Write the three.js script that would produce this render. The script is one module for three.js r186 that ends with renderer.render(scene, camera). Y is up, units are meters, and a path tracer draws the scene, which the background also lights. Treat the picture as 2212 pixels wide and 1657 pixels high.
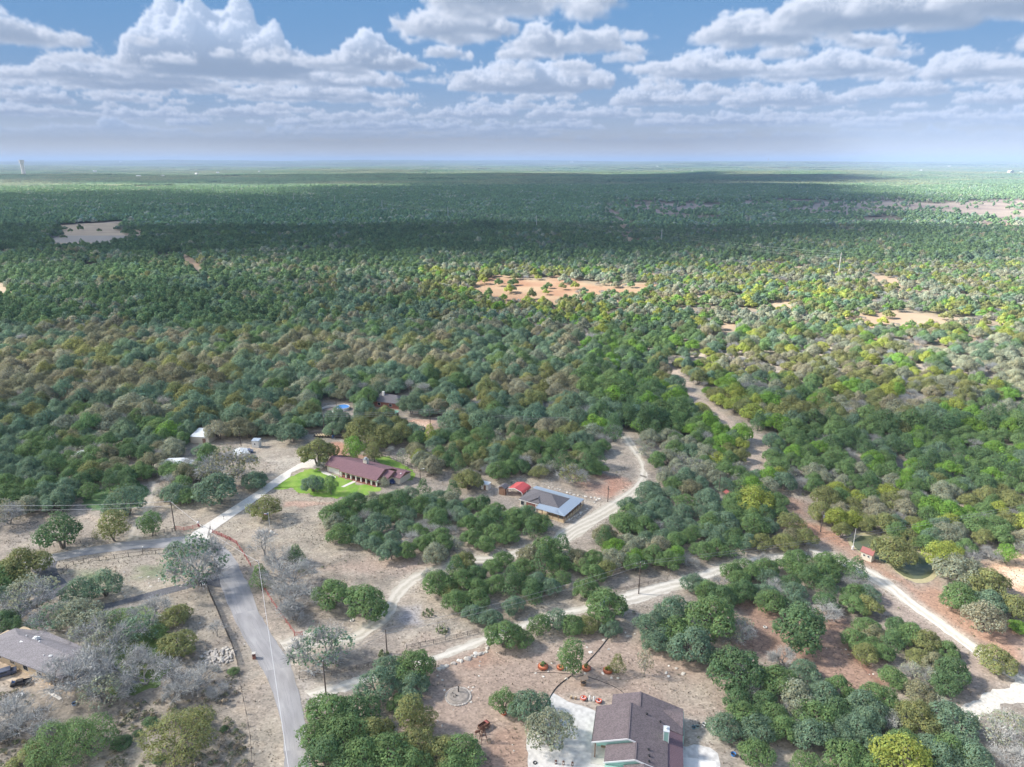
import * as THREE from 'three';
import { mergeGeometries } from 'three/addons/utils/BufferGeometryUtils.js';

// ---------------------------------------------------------------- camera, sun, sky, exposure
const scene = new THREE.Scene();
const EYE = 110, PITCH = 17.4 * Math.PI / 180, FL = 1533.7;            // eye height, downward tilt, focal length in units of a 2212 x 1657 picture
const camera = new THREE.PerspectiveCamera(2 * Math.atan(828.5 / FL) * 180 / Math.PI, 1024 / 767, 1, 120000);
camera.position.set(0, EYE, 0);
camera.rotation.x = -PITCH;
const renderer = new THREE.WebGLRenderer({ antialias: true });
renderer.toneMapping = THREE.LinearToneMapping;
renderer.toneMappingExposure = 5.2;
renderer.shadowMap.enabled = true;
const SUN = new THREE.Vector3(-0.78, 0.616, -0.1).normalize();
const sun = new THREE.DirectionalLight(new THREE.Color(1, 0.93, 0.82), 2.95);
sun.position.copy(SUN).multiplyScalar(900).add(new THREE.Vector3(0, 0, -200));
sun.target.position.set(0, 0, -200);
sun.castShadow = true; sun.shadow.radius = 12; sun.shadow.mapSize.set(4096, 4096);
Object.assign(sun.shadow.camera, { left: -400, right: 400, top: 400, bottom: -400, near: 1, far: 2400 });
scene.add(sun, sun.target);
scene.fog = new THREE.FogExp2(new THREE.Color(0.50, 0.68, 1.0), 0.00008);

// ---------------------------------------------------------------- numbers
function rng(seed) { let a = seed >>> 0; return () => { a = (a + 0x6D2B79F5) | 0; let t = Math.imul(a ^ (a >>> 15), 1 | a); t = (t + Math.imul(t ^ (t >>> 7), 61 | t)) ^ t; return ((t ^ (t >>> 14)) >>> 0) / 4294967296; }; }
const clamp = (x, a = 0, b = 1) => x < a ? a : x > b ? b : x, lerp = (a, b, t) => a + (b - a) * t;
const smooth = (a, b, x) => { const t = clamp((x - a) / (b - a)); return t * t * (3 - 2 * t); };
const NT = new Float32Array(65536); { const r = rng(11); for (let i = 0; i < 65536; i++) NT[i] = r() * 2 - 1; }
function noise(x, y) {                                               // tiling value noise, -1..1
  const xi = Math.floor(x), yi = Math.floor(y); let u = x - xi, v = y - yi; u = u * u * (3 - 2 * u); v = v * v * (3 - 2 * v);
  const a = (xi & 255), b = ((xi + 1) & 255), c = (yi & 255) << 8, d = ((yi + 1) & 255) << 8;
  return (NT[a + c] * (1 - u) + NT[b + c] * u) * (1 - v) + (NT[a + d] * (1 - u) + NT[b + d] * u) * v;
}
const fbm = (x, y, o = 4) => { let s = 0, a = 0.5, t = 0; for (let i = 0; i < o; i++) { s += a * noise(x + i * 17.3, y + i * 9.1); t += a; a *= 0.5; x *= 2.03; y *= 2.03; } return s / t; };
function hash2(i, j) { let h = (Math.imul(i, 374761393) + Math.imul(j, 668265263)) | 0; h = Math.imul(h ^ (h >>> 13), 1274126177); return ((h ^ (h >>> 16)) >>> 0) / 4294967296; }
const CP = Math.cos(PITCH), SP = Math.sin(PITCH);
function ray(X, Y) { const u = (X - 1106) / FL, v = -(Y - 828.5) / FL; return [u, -SP + v * CP, -CP - v * SP]; }
function W(X, Y, h = 0) { const d = ray(X, Y), t = (EYE - h) / -d[1]; return [d[0] * t, d[2] * t]; }       // a point of the picture, on the level ground (or h above it): x, z
function D(x, z, y = 0) { const py = y - EYE, f = -py * SP - z * CP; return [1106 + FL * x / f, 828.5 - FL * (py * CP - z * SP) / f]; }   // and back: where a point shows in the picture
const REG = { 1: [0, 1017.5, .3862], 2: [530.9, 1017.5, .3862], 3: [1061.8, 1017.5, .3862], 4: [1592.6, 1017.5, .3862], 5: [0, 752.1, .32], 6: [619.4, 752.1, .32], 7: [1238.7, 752.1, .32], 0: [0, 0, 1] };
const Q = (r, x, y) => [REG[r][0] + x * REG[r][2], REG[r][1] + y * REG[r][2]];
const QS = (r, ...a) => a.map(([x, y]) => Q(r, x, y));
const QW = (r, x, y, h = 0) => W(...Q(r, x, y), h);
const toW = (pts) => pts.map(([x, y]) => W(x, y));
function inPoly(p, x, y) { let k = false; for (let i = 0, j = p.length - 1; i < p.length; j = i++) { const [a, b] = p[i], [c, d] = p[j]; if ((b > y) !== (d > y) && x < (c - a) * (y - b) / (d - b) + a) k = !k; } return k; }
function segDist(x, y, a, b) { const dx = b[0] - a[0], dy = b[1] - a[1], t = clamp(((x - a[0]) * dx + (y - a[1]) * dy) / (dx * dx + dy * dy + 1e-9)); return Math.hypot(x - a[0] - dx * t, y - a[1] - dy * t); }
function lineDist(p, x, y) { let m = 1e9; for (let i = 0; i + 1 < p.length; i++) m = Math.min(m, segDist(x, y, p[i], p[i + 1])); return m; }
function polyDist(p, x, y) { const m = lineDist([...p, p[0]], x, y); return inPoly(p, x, y) ? -m : m; }    // negative inside
function terrain(x, z) {
  const d = Math.hypot(x, z); if (d < 520) return 0;
  let h = smooth(520, 1600, d) * 7 * fbm(x / 420 + 5, z / 420, 2);
  if (d > 2500) h += smooth(2500, 7000, d) * 34 * fbm(x / 2600 + 3.7, z / 1500 + 1.2, 3);
  if (d > 9000) h += smooth(9000, 24000, d) * (56 + 120 * fbm(x / 7000 + 8.1, z / 3500 + 2.2, 3) + (x < -3000 ? 14 : 0));
  return h;
}
function G(X, Y) {                                                   // a point of the picture, on the rolling ground: x, y, z
  let p = W(X, Y); for (let i = 0; i < 6; i++) p = W(X, Y, terrain(p[0], p[1])); return [p[0], terrain(p[0], p[1]), p[1]];
}

// ---------------------------------------------------------------- the sky: air, and cumulus over a flat condensation level, marched through a field of cloud tops
{
  const BASE = 1250 - EYE, CELL = 100, N = 1400, HALF = N * CELL / 2, top = new Float32Array(N * N), r = rng(77);
  function puff(x, z, rad, h) {
    const i0 = Math.max(0, Math.floor((x - rad + HALF) / CELL)), i1 = Math.min(N - 1, Math.ceil((x + rad + HALF) / CELL)), j0 = Math.max(0, Math.floor((z - rad + HALF) / CELL)), j1 = Math.min(N - 1, Math.ceil((z + rad + HALF) / CELL));
    for (let j = j0; j <= j1; j++) for (let i = i0; i <= i1; i++) { const dx = i * CELL - HALF - x, dz = j * CELL - HALF - z, q = 1 - (dx * dx + dz * dz) / (rad * rad); if (q > 0) top[j * N + i] = Math.max(top[j * N + i], h * Math.pow(q, 0.42)); }
  }
  function cloud(x, z, w, dep, h, peaks) {                           // centre, width across the sight line, depth along it, height
    const d = Math.hypot(x, z), ax = -z / d, az = x / d, fx = x / d, fz = z / d, n = 30;
    for (let k = 0; k < n; k++) {
      const s = (k + 0.5) / n * 2 - 1 + (r() - .5) * .12, t = (r() * 2 - 1) * 0.85, e = Math.sqrt(Math.max(0.05, 1 - s * s * 0.85 - t * t * 0.5));
      const pk = peaks ? peaks[clamp(Math.floor((s * .5 + .5) * peaks.length), 0, peaks.length - 1)] : 0.45 + 0.55 * r();
      puff(x + ax * s * w * .41 + fx * t * dep * .45, z + az * s * w * .41 + fz * t * dep * .45, (0.07 + 0.09 * r() * r()) * w * (0.5 + .6 * e) + 70, h * pk * (0.4 + 0.6 * e) * (.55 + .45 * r()));
    }
  }
  // the clouds in view: left and right edge, foot, and top, as seen in the picture
  const seen = [[285, 690, 168, -55, [.85, 1, .95, .8, .72, .62, .6, .5]], [-90, 100, 92, 12], [690, 940, 152, 66, [.5, .8, 1, .9, .6]], [800, 1110, 88, 12, [.5, .9, .8, .9, .8]], [1080, 1365, 112, 18, [.7, 1, .8, .9, .6]], [900, 1340, 40, -70],
    [1490, 1815, 98, 20, [.6, .9, 1, .8, .7, .5]], [1690, 2260, 62, -90], [1340, 1660, 168, 98, [.4, .7, .9, 1, .8, .8]], [1620, 1965, 170, 97, [.9, 1, .8, .9, .7, .6]], [2005, 2270, 166, 90, [.9, 1, .8, .8]],
    [20, 490, 192, 112, [.4, .6, .7, .9, 1, .8, .6]], [950, 1335, 200, 108, [.8, .9, .7, .8, 1]], [510, 780, 186, 138], [740, 890, 186, 150], [30, 150, 222, 180], [190, 300, 215, 190], [480, 880, 220, 176], [1300, 1560, 226, 165], [1540, 1850, 228, 170], [1840, 2040, 206, 156, [.6, 1, .8]], [2080, 2260, 220, 170],
    [230, 420, 254, 224], [440, 640, 250, 226], [-60, 200, 250, 222], [920, 1130, 254, 210], [1120, 1370, 254, 214], [1370, 1490, 270, 246], [1510, 1680, 266, 234], [1700, 1780, 264, 242], [1850, 2080, 263, 240], [2035, 2095, 242, 220], [700, 900, 256, 230], [640, 800, 280, 262], [1000, 1200, 284, 266], [100, 320, 280, 262], [1500, 1620, 286, 274], [1800, 1960, 288, 274], [2060, 2230, 268, 250], [1390, 1480, 30, 8], [1340, 1420, 80, 62], [200, 235, 108, 100], [1700, 1730, 70, 55]];
  for (const [x0, x1, yb, yt, pk] of seen) {
    const cx = (x0 + x1) / 2, a = ray(cx, yb), far = BASE * Math.hypot(a[0], a[2]) / a[1], l = Math.hypot(a[0], a[2]), wd = (x1 - x0) / FL * far * 0.84, dep = Math.min(wd * .62, far * .16, 2200), c = far - dep * .55, t = ray(cx, yt), tl = Math.hypot(t[0], t[2]);
    cloud(a[0] / l * c, a[2] / l * c, wd * c / far, dep, clamp(t[1] / tl * c - BASE, 70, 1500), pk);
  }
  for (let k = 0; k < 7000; k++) {                                   // the rest of the field, all round
    const a = r() * 6.283, d = Math.sqrt(r()) * 66000, x = Math.cos(a) * d, z = Math.sin(a) * d, w = 500 + 1700 * r() * r() + d * .012;
    if (z < 0 && Math.abs(x) < -z * 0.95 && d > 3500 && d < 24500) continue;
    if (fbm(x / 9000, z / 9000, 2) < -0.1) continue;
    cloud(x, z, w, w * .7, 120 + 420 * r() * r());
  }
  for (let k = 0; k < 420; k++) { const a = (r() - .5) * 1.5, d = 8500 + 16000 * r(), w = 260 + 700 * r() * r(); cloud(Math.sin(a) * d, -Math.cos(a) * d, w, w * .7, 70 + 150 * r() * r()); }
  for (let j = 0; j < N; j++) for (let i = 0; i < N; i++) { const k = j * N + i; if (top[k]) { const x = i * CELL, z = j * CELL; top[k] = Math.max(0, top[k] * (1 + .5 * noise(x / 520, z / 520) + .3 * noise(x / 230 + 9, z / 230)) - 45 * Math.max(0, noise(x / 900 + 4, z / 900))); } }
  const T3 = 64, n3 = new Float32Array(T3 * T3 * T3); for (let i = 0; i < n3.length; i++) n3[i] = r() * 2 - 1;
  const noise3 = (x, y, z) => {
    const xi = Math.floor(x), yi = Math.floor(y), zi = Math.floor(z), sm = (t) => t * t * (3 - 2 * t), u = sm(x - xi), v = sm(y - yi), w = sm(z - zi);
    const a = xi & 63, b = (xi + 1) & 63, c = (yi & 63) << 6, d = ((yi + 1) & 63) << 6, e = (zi & 63) << 12, f = ((zi + 1) & 63) << 12, L = (p, q, t) => p + (q - p) * t;
    return L(L(L(n3[a + c + e], n3[b + c + e], u), L(n3[a + d + e], n3[b + d + e], u), v), L(L(n3[a + c + f], n3[b + c + f], u), L(n3[a + d + f], n3[b + d + f], u), v), w);
  };
  const at = (x, z) => { const u = (x + HALF) / CELL, v = (z + HALF) / CELL, i = Math.floor(u), j = Math.floor(v); if (i < 0 || j < 0 || i >= N - 1 || j >= N - 1) return 0; const a = u - i, b = v - j, k = j * N + i; return (top[k] * (1 - a) + top[k + 1] * a) * (1 - b) + (top[k + N] * (1 - a) + top[k + N + 1] * a) * b; };
  const dens = (x, y, z, fine) => {
    const t = at(x, z); if (t < 12) return 0;
    const hh = y - BASE; if (hh > t + 170 || hh < -90) return 0;
    let n = (.5 - Math.abs(noise3(x / 420, y / 330, z / 420))) * 150 + (.45 - Math.abs(noise3(x / 190 + 9, y / 160, z / 190))) * 120;
    if (fine) n += (.4 - Math.abs(noise3(x / 88, y / 76 + 3, z / 88))) * 70 + noise3(x / 36, y / 32 + 3, z / 36) * 40;
    return Math.min(clamp((t - hh - 95 + n) / 38), clamp((hh + 28 + n * .25) / 70)) * clamp((t - 20 + n * .5) / 90);
  };
  const WID = 4096, HEI = 2048, data = new Float32Array(WID * HEI * 4), SD = SUN, hz = [.405, .53, .765];
  for (let row = 0; row < HEI; row++) {
    const el = ((row + .5) / HEI - .5) * Math.PI, sy = Math.sin(el), ce = Math.cos(el), up = Math.max(0, sy);
    const k1 = Math.exp(-up / .055), k2 = Math.exp(-up / .26), high = row > HEI * .62;
    for (let col = 0; col < WID; col++) {
      const o = (row * WID + col) * 4; data[o + 3] = 1;
      const wide = high || Math.abs(col / WID - .25) > .17; if (wide && ((col & 3) || (high && row & 1))) { const from = (col & 3) ? o - 4 : o - WID * 4; for (let c = 0; c < 3; c++) data[o + c] = data[from + c]; continue; }   // coarser off to the sides and high up
      const az = ((col + .5) / WID - .5) * 2 * Math.PI, dx = Math.cos(az) * ce, dz = Math.sin(az) * ce, cs = dx * SD.x + sy * SD.y + dz * SD.z;
      const glow = Math.pow(Math.max(0, cs), 10) * .3;
      let R = .075 + .085 * k2 + .56 * k1 + glow, Gc = .22 + .13 * k2 + .36 * k1 + glow, B = .48 + .13 * k2 + .12 * k1 + glow;
      if (sy > 0.012) {
        const d0 = (BASE - 60) / sy, d1 = Math.min((BASE + 1500) / sy, 66000); let tr = 1, cr = 0, cg = 0, cb = 0, d = d0 * (1 + .01 * hash2(row, col));
        while (d < d1 && tr > .03) {
          const step = Math.max(20, d * .0055), x = dx * d, y = sy * d, z = dz * d, t = at(x, z);
          if (t < 12 || y - BASE > t + 170) { d += step * (t < 12 ? 2.2 : 1.2); continue; }
          const q = dens(x, y, z, true);
          if (q > .01) {
            let od = 0; for (const s of [45, 120, 260, 480, 800]) od += dens(x + SD.x * s, y + SD.y * s, z + SD.z * s, s < 150) * (s < 100 ? 70 : s < 200 ? 110 : 230);
            const lit = .84 * Math.exp(-od / 75) + .16 * Math.exp(-od / 700), hh = clamp((y - BASE) / 380), al = 1 - Math.exp(-q * step / 48), far = 1 - Math.exp(-d / 26000);
            const s = lit * (.84 + .3 * Math.pow(Math.max(0, cs), 4)), am = .74 + .42 * hh;
            const w = tr * al; cr += w * lerp(s * .72 + .25 * am, hz[0], far); cg += w * lerp(s * .68 + .34 * am, hz[1], far); cb += w * lerp(s * .65 + .485 * am, hz[2], far); tr *= 1 - al;
          }
          d += step;
        }
        const fo = smooth(.012, .05, sy); R = R * (1 - fo + fo * tr) + cr * fo; Gc = Gc * (1 - fo + fo * tr) + cg * fo; B = B * (1 - fo + fo * tr) + cb * fo;
      }
      data[o] = R * .22; data[o + 1] = Gc * .22; data[o + 2] = B * .22;
    }
  }
  const tex = new THREE.DataTexture(data, WID, HEI, THREE.RGBAFormat, THREE.FloatType);
  tex.mapping = THREE.EquirectangularReflectionMapping; tex.magFilter = THREE.LinearFilter; tex.minFilter = THREE.LinearFilter; tex.needsUpdate = true;
  scene.background = tex; scene.environment = tex;
}
// ---------------------------------------------------------------- helpers for things, parts and textures
const NTH = 'first second third fourth fifth sixth seventh eighth ninth tenth eleventh twelfth thirteenth fourteenth fifteenth sixteenth seventeenth eighteenth nineteenth twentieth'.split(' '), nth = (i) => i < 20 ? NTH[i] : i < 29 ? 'twenty-' + NTH[i - 20] : i === 29 ? 'thirtieth' : 'thirty-' + NTH[i - 30];
const taken = new Map();
function numbered(name) { const n = taken.get(name) ?? 0; taken.set(name, n + 1); return n ? name + '_' + String(n).padStart(3, '0') : name; }
function tag(o, label, category, group, kind) { if (label) o.userData.label = label; if (category) o.userData.category = category; if (group) o.userData.group = group; if (kind) o.userData.kind = kind; return o; }
function thing(name, label, category, x = 0, y = 0, z = 0, turn = 0, group) { const o = new THREE.Group(); o.name = numbered(name); o.position.set(x, y, z); o.rotation.y = turn; scene.add(o); return tag(o, label, category, group); }
function shadows(m) { m.castShadow = true; m.receiveShadow = true; return m; }
function merged(geos) {
  const l = [].concat(geos).map((g) => { const h = g.index ? g.toNonIndexed() : g; if (!h.attributes.normal) h.computeVertexNormals(); if (!h.attributes.uv) h.setAttribute('uv', new THREE.BufferAttribute(new Float32Array(h.attributes.position.count * 2), 2)); for (const k of Object.keys(h.attributes)) if (!['position', 'normal', 'uv'].includes(k)) h.deleteAttribute(k); return h; });
  return l.length === 1 ? l[0] : mergeGeometries(l);
}
function boxUV(g, s = 1) {                                           // uv in metres, from the plane each face lies nearest to
  if (g.index) g = g.toNonIndexed(); g.computeVertexNormals();
  const p = g.attributes.position, n = g.attributes.normal, uv = new Float32Array(p.count * 2);
  for (let i = 0; i < p.count; i++) {
    const nx = Math.abs(n.getX(i)), ny = Math.abs(n.getY(i)), nz = Math.abs(n.getZ(i)), x = p.getX(i), y = p.getY(i), z = p.getZ(i);
    const [u, v] = ny > .5 ? [x, z] : nx > nz ? [z, y] : [x, y]; uv[i * 2] = u / s; uv[i * 2 + 1] = v / s;
  }
  g.setAttribute('uv', new THREE.BufferAttribute(uv, 2)); return g;
}
function part(name, geos, mat, parent, label) { const m = shadows(new THREE.Mesh(merged(geos), mat)); m.name = name; parent.add(m); if (label) m.userData.label = label; return m; }
function solo(name, geos, mat, label, category, group) { const m = part(name, geos, mat, scene); m.name = numbered(name); return tag(m, label, category, group); }
function struct(name, g, mat) { const m = shadows(new THREE.Mesh(g, mat)); m.name = numbered(name); m.userData.kind = 'structure'; scene.add(m); return m; }
const bx = (w, h, d, x = 0, y = 0, z = 0, ry = 0) => { const g = new THREE.BoxGeometry(w, h, d); if (ry) g.rotateY(ry); return g.translate(x, y, z); };
const cy = (r0, r1, h, x = 0, y = 0, z = 0, n = 8) => new THREE.CylinderGeometry(r1, r0, h, n).translate(x, y + h / 2, z);      // foot radius, head radius, foot at y
function bar(a, b, r, n = 5, r2 = r) { const A = new THREE.Vector3(...a), B = new THREE.Vector3(...b), g = new THREE.CylinderGeometry(r2, r, A.distanceTo(B), n, 1); g.translate(0, A.distanceTo(B) / 2, 0); g.applyQuaternion(new THREE.Quaternion().setFromUnitVectors(new THREE.Vector3(0, 1, 0), B.clone().sub(A).normalize())); return g.translate(...a); }
function beam(a, b, w, h) { const A = new THREE.Vector3(...a), B = new THREE.Vector3(...b), d = B.clone().sub(A), L = d.length(), g = new THREE.BoxGeometry(L, h, w); g.rotateZ(Math.asin(d.y / L)); g.rotateY(-Math.atan2(d.z, d.x)); return g.translate((A.x + B.x) / 2, (A.y + B.y) / 2, (A.z + B.z) / 2); }
function slab(pts, t) {                                              // a flat plate with the given upper corners (listed anticlockwise from above) and a thickness downwards
  const n = pts.length, v = [], f = (a, b, c) => v.push(...a, ...b, ...c), lo = pts.map(([x, y, z]) => [x, y - t, z]);
  for (let i = 1; i + 1 < n; i++) { f(pts[0], pts[i], pts[i + 1]); f(lo[0], lo[i + 1], lo[i]); }
  for (let i = 0; i < n; i++) { const j = (i + 1) % n; f(pts[i], lo[i], lo[j]); f(pts[i], lo[j], pts[j]); }
  const g = new THREE.BufferGeometry(); g.setAttribute('position', new THREE.BufferAttribute(new Float32Array(v), 3)); return boxUV(g);
}
function wallFace(pts, t, nx, nz) { const v = [], f = (a, b, c) => v.push(...a, ...b, ...c), bk = pts.map(([x, y, z]) => [x - nx * t, y, z - nz * t]), n = pts.length; for (let i = 1; i + 1 < n; i++) { f(pts[0], pts[i], pts[i + 1]); f(bk[0], bk[i + 1], bk[i]); } for (let i = 0; i < n; i++) { const j = (i + 1) % n; f(pts[i], bk[i], bk[j]); f(pts[i], bk[j], pts[j]); } const g = new THREE.BufferGeometry(); g.setAttribute('position', new THREE.BufferAttribute(new Float32Array(v), 3)); return boxUV(g); }
const s8 = (x) => { x = clamp(x); return Math.round(255 * (x <= .0031308 ? 12.92 * x : 1.055 * Math.pow(x, 1 / 2.4) - .055)); };
function pic(w, h, fn, rep = true) {                                 // a colour map from fn(i, j) -> linear colour
  const a = new Uint8Array(w * h * 4); for (let j = 0; j < h; j++) for (let i = 0; i < w; i++) { const c = fn(i, j), o = (j * w + i) * 4; a[o] = s8(c[0]); a[o + 1] = s8(c[1]); a[o + 2] = s8(c[2]); a[o + 3] = 255; }
  const t = new THREE.DataTexture(a, w, h); t.colorSpace = THREE.SRGBColorSpace; t.magFilter = THREE.LinearFilter; t.minFilter = THREE.LinearMipmapLinearFilter; t.generateMipmaps = true; t.wrapS = t.wrapT = rep ? THREE.RepeatWrapping : THREE.ClampToEdgeWrapping; t.needsUpdate = true; return t;
}
const mixc = (a, b, t) => [lerp(a[0], b[0], t), lerp(a[1], b[1], t), lerp(a[2], b[2], t)], mulc = (a, k) => [a[0] * k, a[1] * k, a[2] * k];
const lin = (r, g, b) => new THREE.Color().setRGB(r, g, b);
const std = (c, rough = .9, extra = {}) => new THREE.MeshStandardMaterial({ color: Array.isArray(c) ? lin(...c) : c, roughness: rough, ...extra });
function grain(c, d, scale = 1, n = 128) {                           // a mottled, repeating surface of colour c with spread d
  const r = rng(Math.round(c[0] * 9999 + d * 777)); const t = pic(n, n, (i, j) => { const k = 1 + d * (.6 * noise(i / n * 16, j / n * 16) + .8 * (r() - .5)); return mulc(c, k); }); t.repeat.set(1 / scale, 1 / scale); return new THREE.MeshStandardMaterial({ map: t, roughness: .92 });
}

// ---------------------------------------------------------------- where roads, paths and clearings run (corner points read off the picture, laid out on the ground)
const road = { // left and right edge, from the left end to the near end
  a: toW([...QS(1, [-160, 570], [-40, 552], [90, 515], [225, 480], [500, 428], [700, 396], [900, 379], [1060, 366], [1180, 384], [1260, 432], [1318, 500], [1356, 580], [1392, 640], [1440, 770], [1500, 880], [1560, 980], [1615, 1060], [1645, 1140], [1690, 1330], [1720, 1480], [1742, 1680], [1760, 1800])]),
  b: toW([...QS(1, [-160, 622], [-40, 600], [90, 562], [225, 525], [500, 468], [700, 443], [900, 430], [1060, 430], [1160, 450], [1196, 490], [1212, 545], [1228, 605], [1240, 655], [1300, 800], [1360, 920], [1410, 1010], [1452, 1085], [1495, 1170], [1552, 1330], [1582, 1480], [1592, 1680], [1596, 1800])]),
};
const asphalt1 = toW(QS(1, [196, 523], [322, 503], [312, 530], [330, 580], [392, 640], [345, 690], [250, 735], [165, 790], [110, 840], [60, 905], [-60, 960], [-120, 900], [-60, 820], [40, 765], [150, 735], [240, 690], [262, 640], [225, 600], [180, 560]));
const asphalt2 = toW(QS(1, [1216, 548], [1240, 655], [1140, 632], [1040, 660], [850, 712], [720, 738], [600, 770], [520, 780], [540, 750], [620, 735], [760, 700], [900, 660], [1060, 625], [1130, 585]));
const concrete = toW([...QS(1, [1062, 368]), ...QS(5, [1300, 1245], [1390, 1188], [1540, 1092], [1700, 990], [1900, 852], [2010, 785], [2080, 758]), ...QS(6, [60, 752], [170, 750], [262, 768], [262, 800], [235, 815], [195, 806], [100, 812], [30, 842]), ...QS(5, [1960, 868], [1840, 950], [1660, 1080], [1500, 1190], [1425, 1245], [1395, 1290]), ...QS(1, [1172, 382])]);
const track1 = { a: toW([...QS(5, [832, 1312], [895, 1190], [965, 1080], [1010, 950], [1012, 900])]), b: toW([...QS(5, [930, 1300], [948, 1190], [1032, 1062], [1052, 950], [1050, 900])]) };
const loop = toW(QS(5, [920, 1195], [800, 1175], [680, 1165], [570, 1130], [505, 1075], [500, 1020], [540, 975], [620, 945]));
const lane = { // pale gravel lane: edges
  a: toW([...QS(1, [1560, 952]), ...QS(2, [215, 945], [330, 900], [450, 910], [570, 915], [690, 835], [760, 775], [800, 690], [860, 630], [940, 575], [1010, 552], [1100, 520], [1250, 480], [1400, 470], [1500, 440], [1690, 385], [1760, 330], [1840, 285]), ...QS(3, [560, 235], [700, 150], [800, 75], [832, 20]), ...QS(7, [440, 860], [450, 800], [425, 740], [385, 690], [350, 640], [330, 610], [270, 575], [165, 535]), ...QS(6, [1880, 478], [1790, 455], [1740, 450])]),
  b: toW([...QS(1, [1640, 1075]), ...QS(2, [270, 1030], [400, 985], [520, 975], [640, 945], [760, 870], [830, 790], [870, 705], [935, 640], [985, 600], [1040, 575], [1130, 550], [1280, 515], [1430, 510], [1530, 490], [1720, 420], [1800, 400], [1850, 380]), ...QS(3, [600, 285], [760, 200], [845, 115], [868, 30]), ...QS(7, [495, 880], [480, 790], [462, 730], [432, 680], [400, 630], [380, 600], [290, 595], [170, 560]), ...QS(6, [1880, 496], [1790, 475], [1740, 470])]),
};
const caliche = { // second pale track
  a: toW([...QS(2, [330, 1235], [400, 1215], [520, 1185], [640, 1150], [780, 1110], [900, 1072], [1030, 1035], [1140, 995], [1290, 938], [1440, 885], [1580, 835]), ...QS(3, [270, 815], [380, 778], [500, 757], [620, 715], [740, 680], [850, 650], [960, 618], [1100, 585], [1270, 530], [1480, 478], [1700, 458], [1800, 460]), ...QS(4, [400, 432], [560, 478], [720, 535], [880, 632], [985, 715], [1170, 850], [1380, 1000], [1520, 1100], [1604, 1145], [1700, 1190])]),
  b: toW([...QS(2, [395, 1290], [430, 1262], [560, 1232], [660, 1192], [800, 1150], [920, 1112], [1050, 1068], [1160, 1030], [1310, 975], [1460, 920], [1600, 865]), ...QS(3, [290, 850], [400, 815], [530, 790], [650, 755], [770, 752], [880, 720], [990, 680], [1140, 635], [1290, 575], [1490, 512], [1690, 488], [1790, 500]), ...QS(4, [390, 470], [540, 520], [680, 580], [840, 672], [940, 745], [1130, 880], [1330, 1020], [1450, 1110], [1560, 1180], [1640, 1260])]),
};
const spur = toW(QS(4, [1560, 1150], [1660, 1200], [1640, 1300], [1500, 1300], [1420, 1345], [1310, 1405], [1255, 1330], [1360, 1270], [1470, 1225], [1540, 1200]));
const padA = toW(QS(3, [300, 1300], [338, 1240], [400, 1275], [470, 1305], [560, 1330], [600, 1345], [640, 1400], [660, 1500], [720, 1560], [760, 1760], [230, 1760], [205, 1640], [193, 1500], [240, 1400]));
const padB = toW(QS(3, [1050, 1540], [1130, 1535], [1225, 1545], [1262, 1580], [1285, 1640], [1300, 1740], [1040, 1740]));
const padC = toW(QS(3, [1060, 1602], [1140, 1608], [1256, 1628], [1264, 1740], [1050, 1740]));
const lawn = toW([...QS(5, [1835, 945], [1960, 872], [2060, 818], [2180, 812]), ...QS(6, [215, 810], [255, 842], [330, 862], [420, 892], [520, 922], [610, 938], [616, 960], [560, 985], [430, 1002], [330, 1008], [210, 996], [110, 990], [40, 945]), ...QS(5, [2000, 950], [1890, 955])]);
const lawnB = toW(QS(6, [585, 735], [680, 732], [770, 775], [840, 815], [868, 850], [850, 890], [808, 895], [795, 850], [640, 790]));
const leftLawn = toW(QS(5, [560, 1005], [640, 960], [760, 930], [900, 920], [1000, 930], [1005, 970], [960, 1060], [860, 1090], [700, 1112], [600, 1090], [560, 1050]));
const yardLawn = toW(QS(1, [520, 800], [650, 780], [800, 745], [900, 790], [930, 900], [1000, 1000], [960, 1100], [900, 1200], [780, 1240], [650, 1280], [620, 1240], [660, 1120], [560, 1010], [540, 980], [640, 900], [560, 900]));
const pond = toW(QS(4, [640, 395], [690, 365], [770, 360], [860, 400], [960, 440], [1060, 470], [1090, 520], [1098, 560], [1075, 590], [1035, 604], [980, 604], [930, 588], [890, 560], [860, 525], [800, 500], [720, 470], [660, 430]));
const creek = [...QS(7, [655, 140], [690, 200], [740, 270], [800, 320], [880, 390], [960, 440], [1000, 500], [1040, 550], [1130, 585], [1215, 610], [1235, 680], [1235, 760], [1270, 830])].map(([x, y]) => W(x, y));
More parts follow.
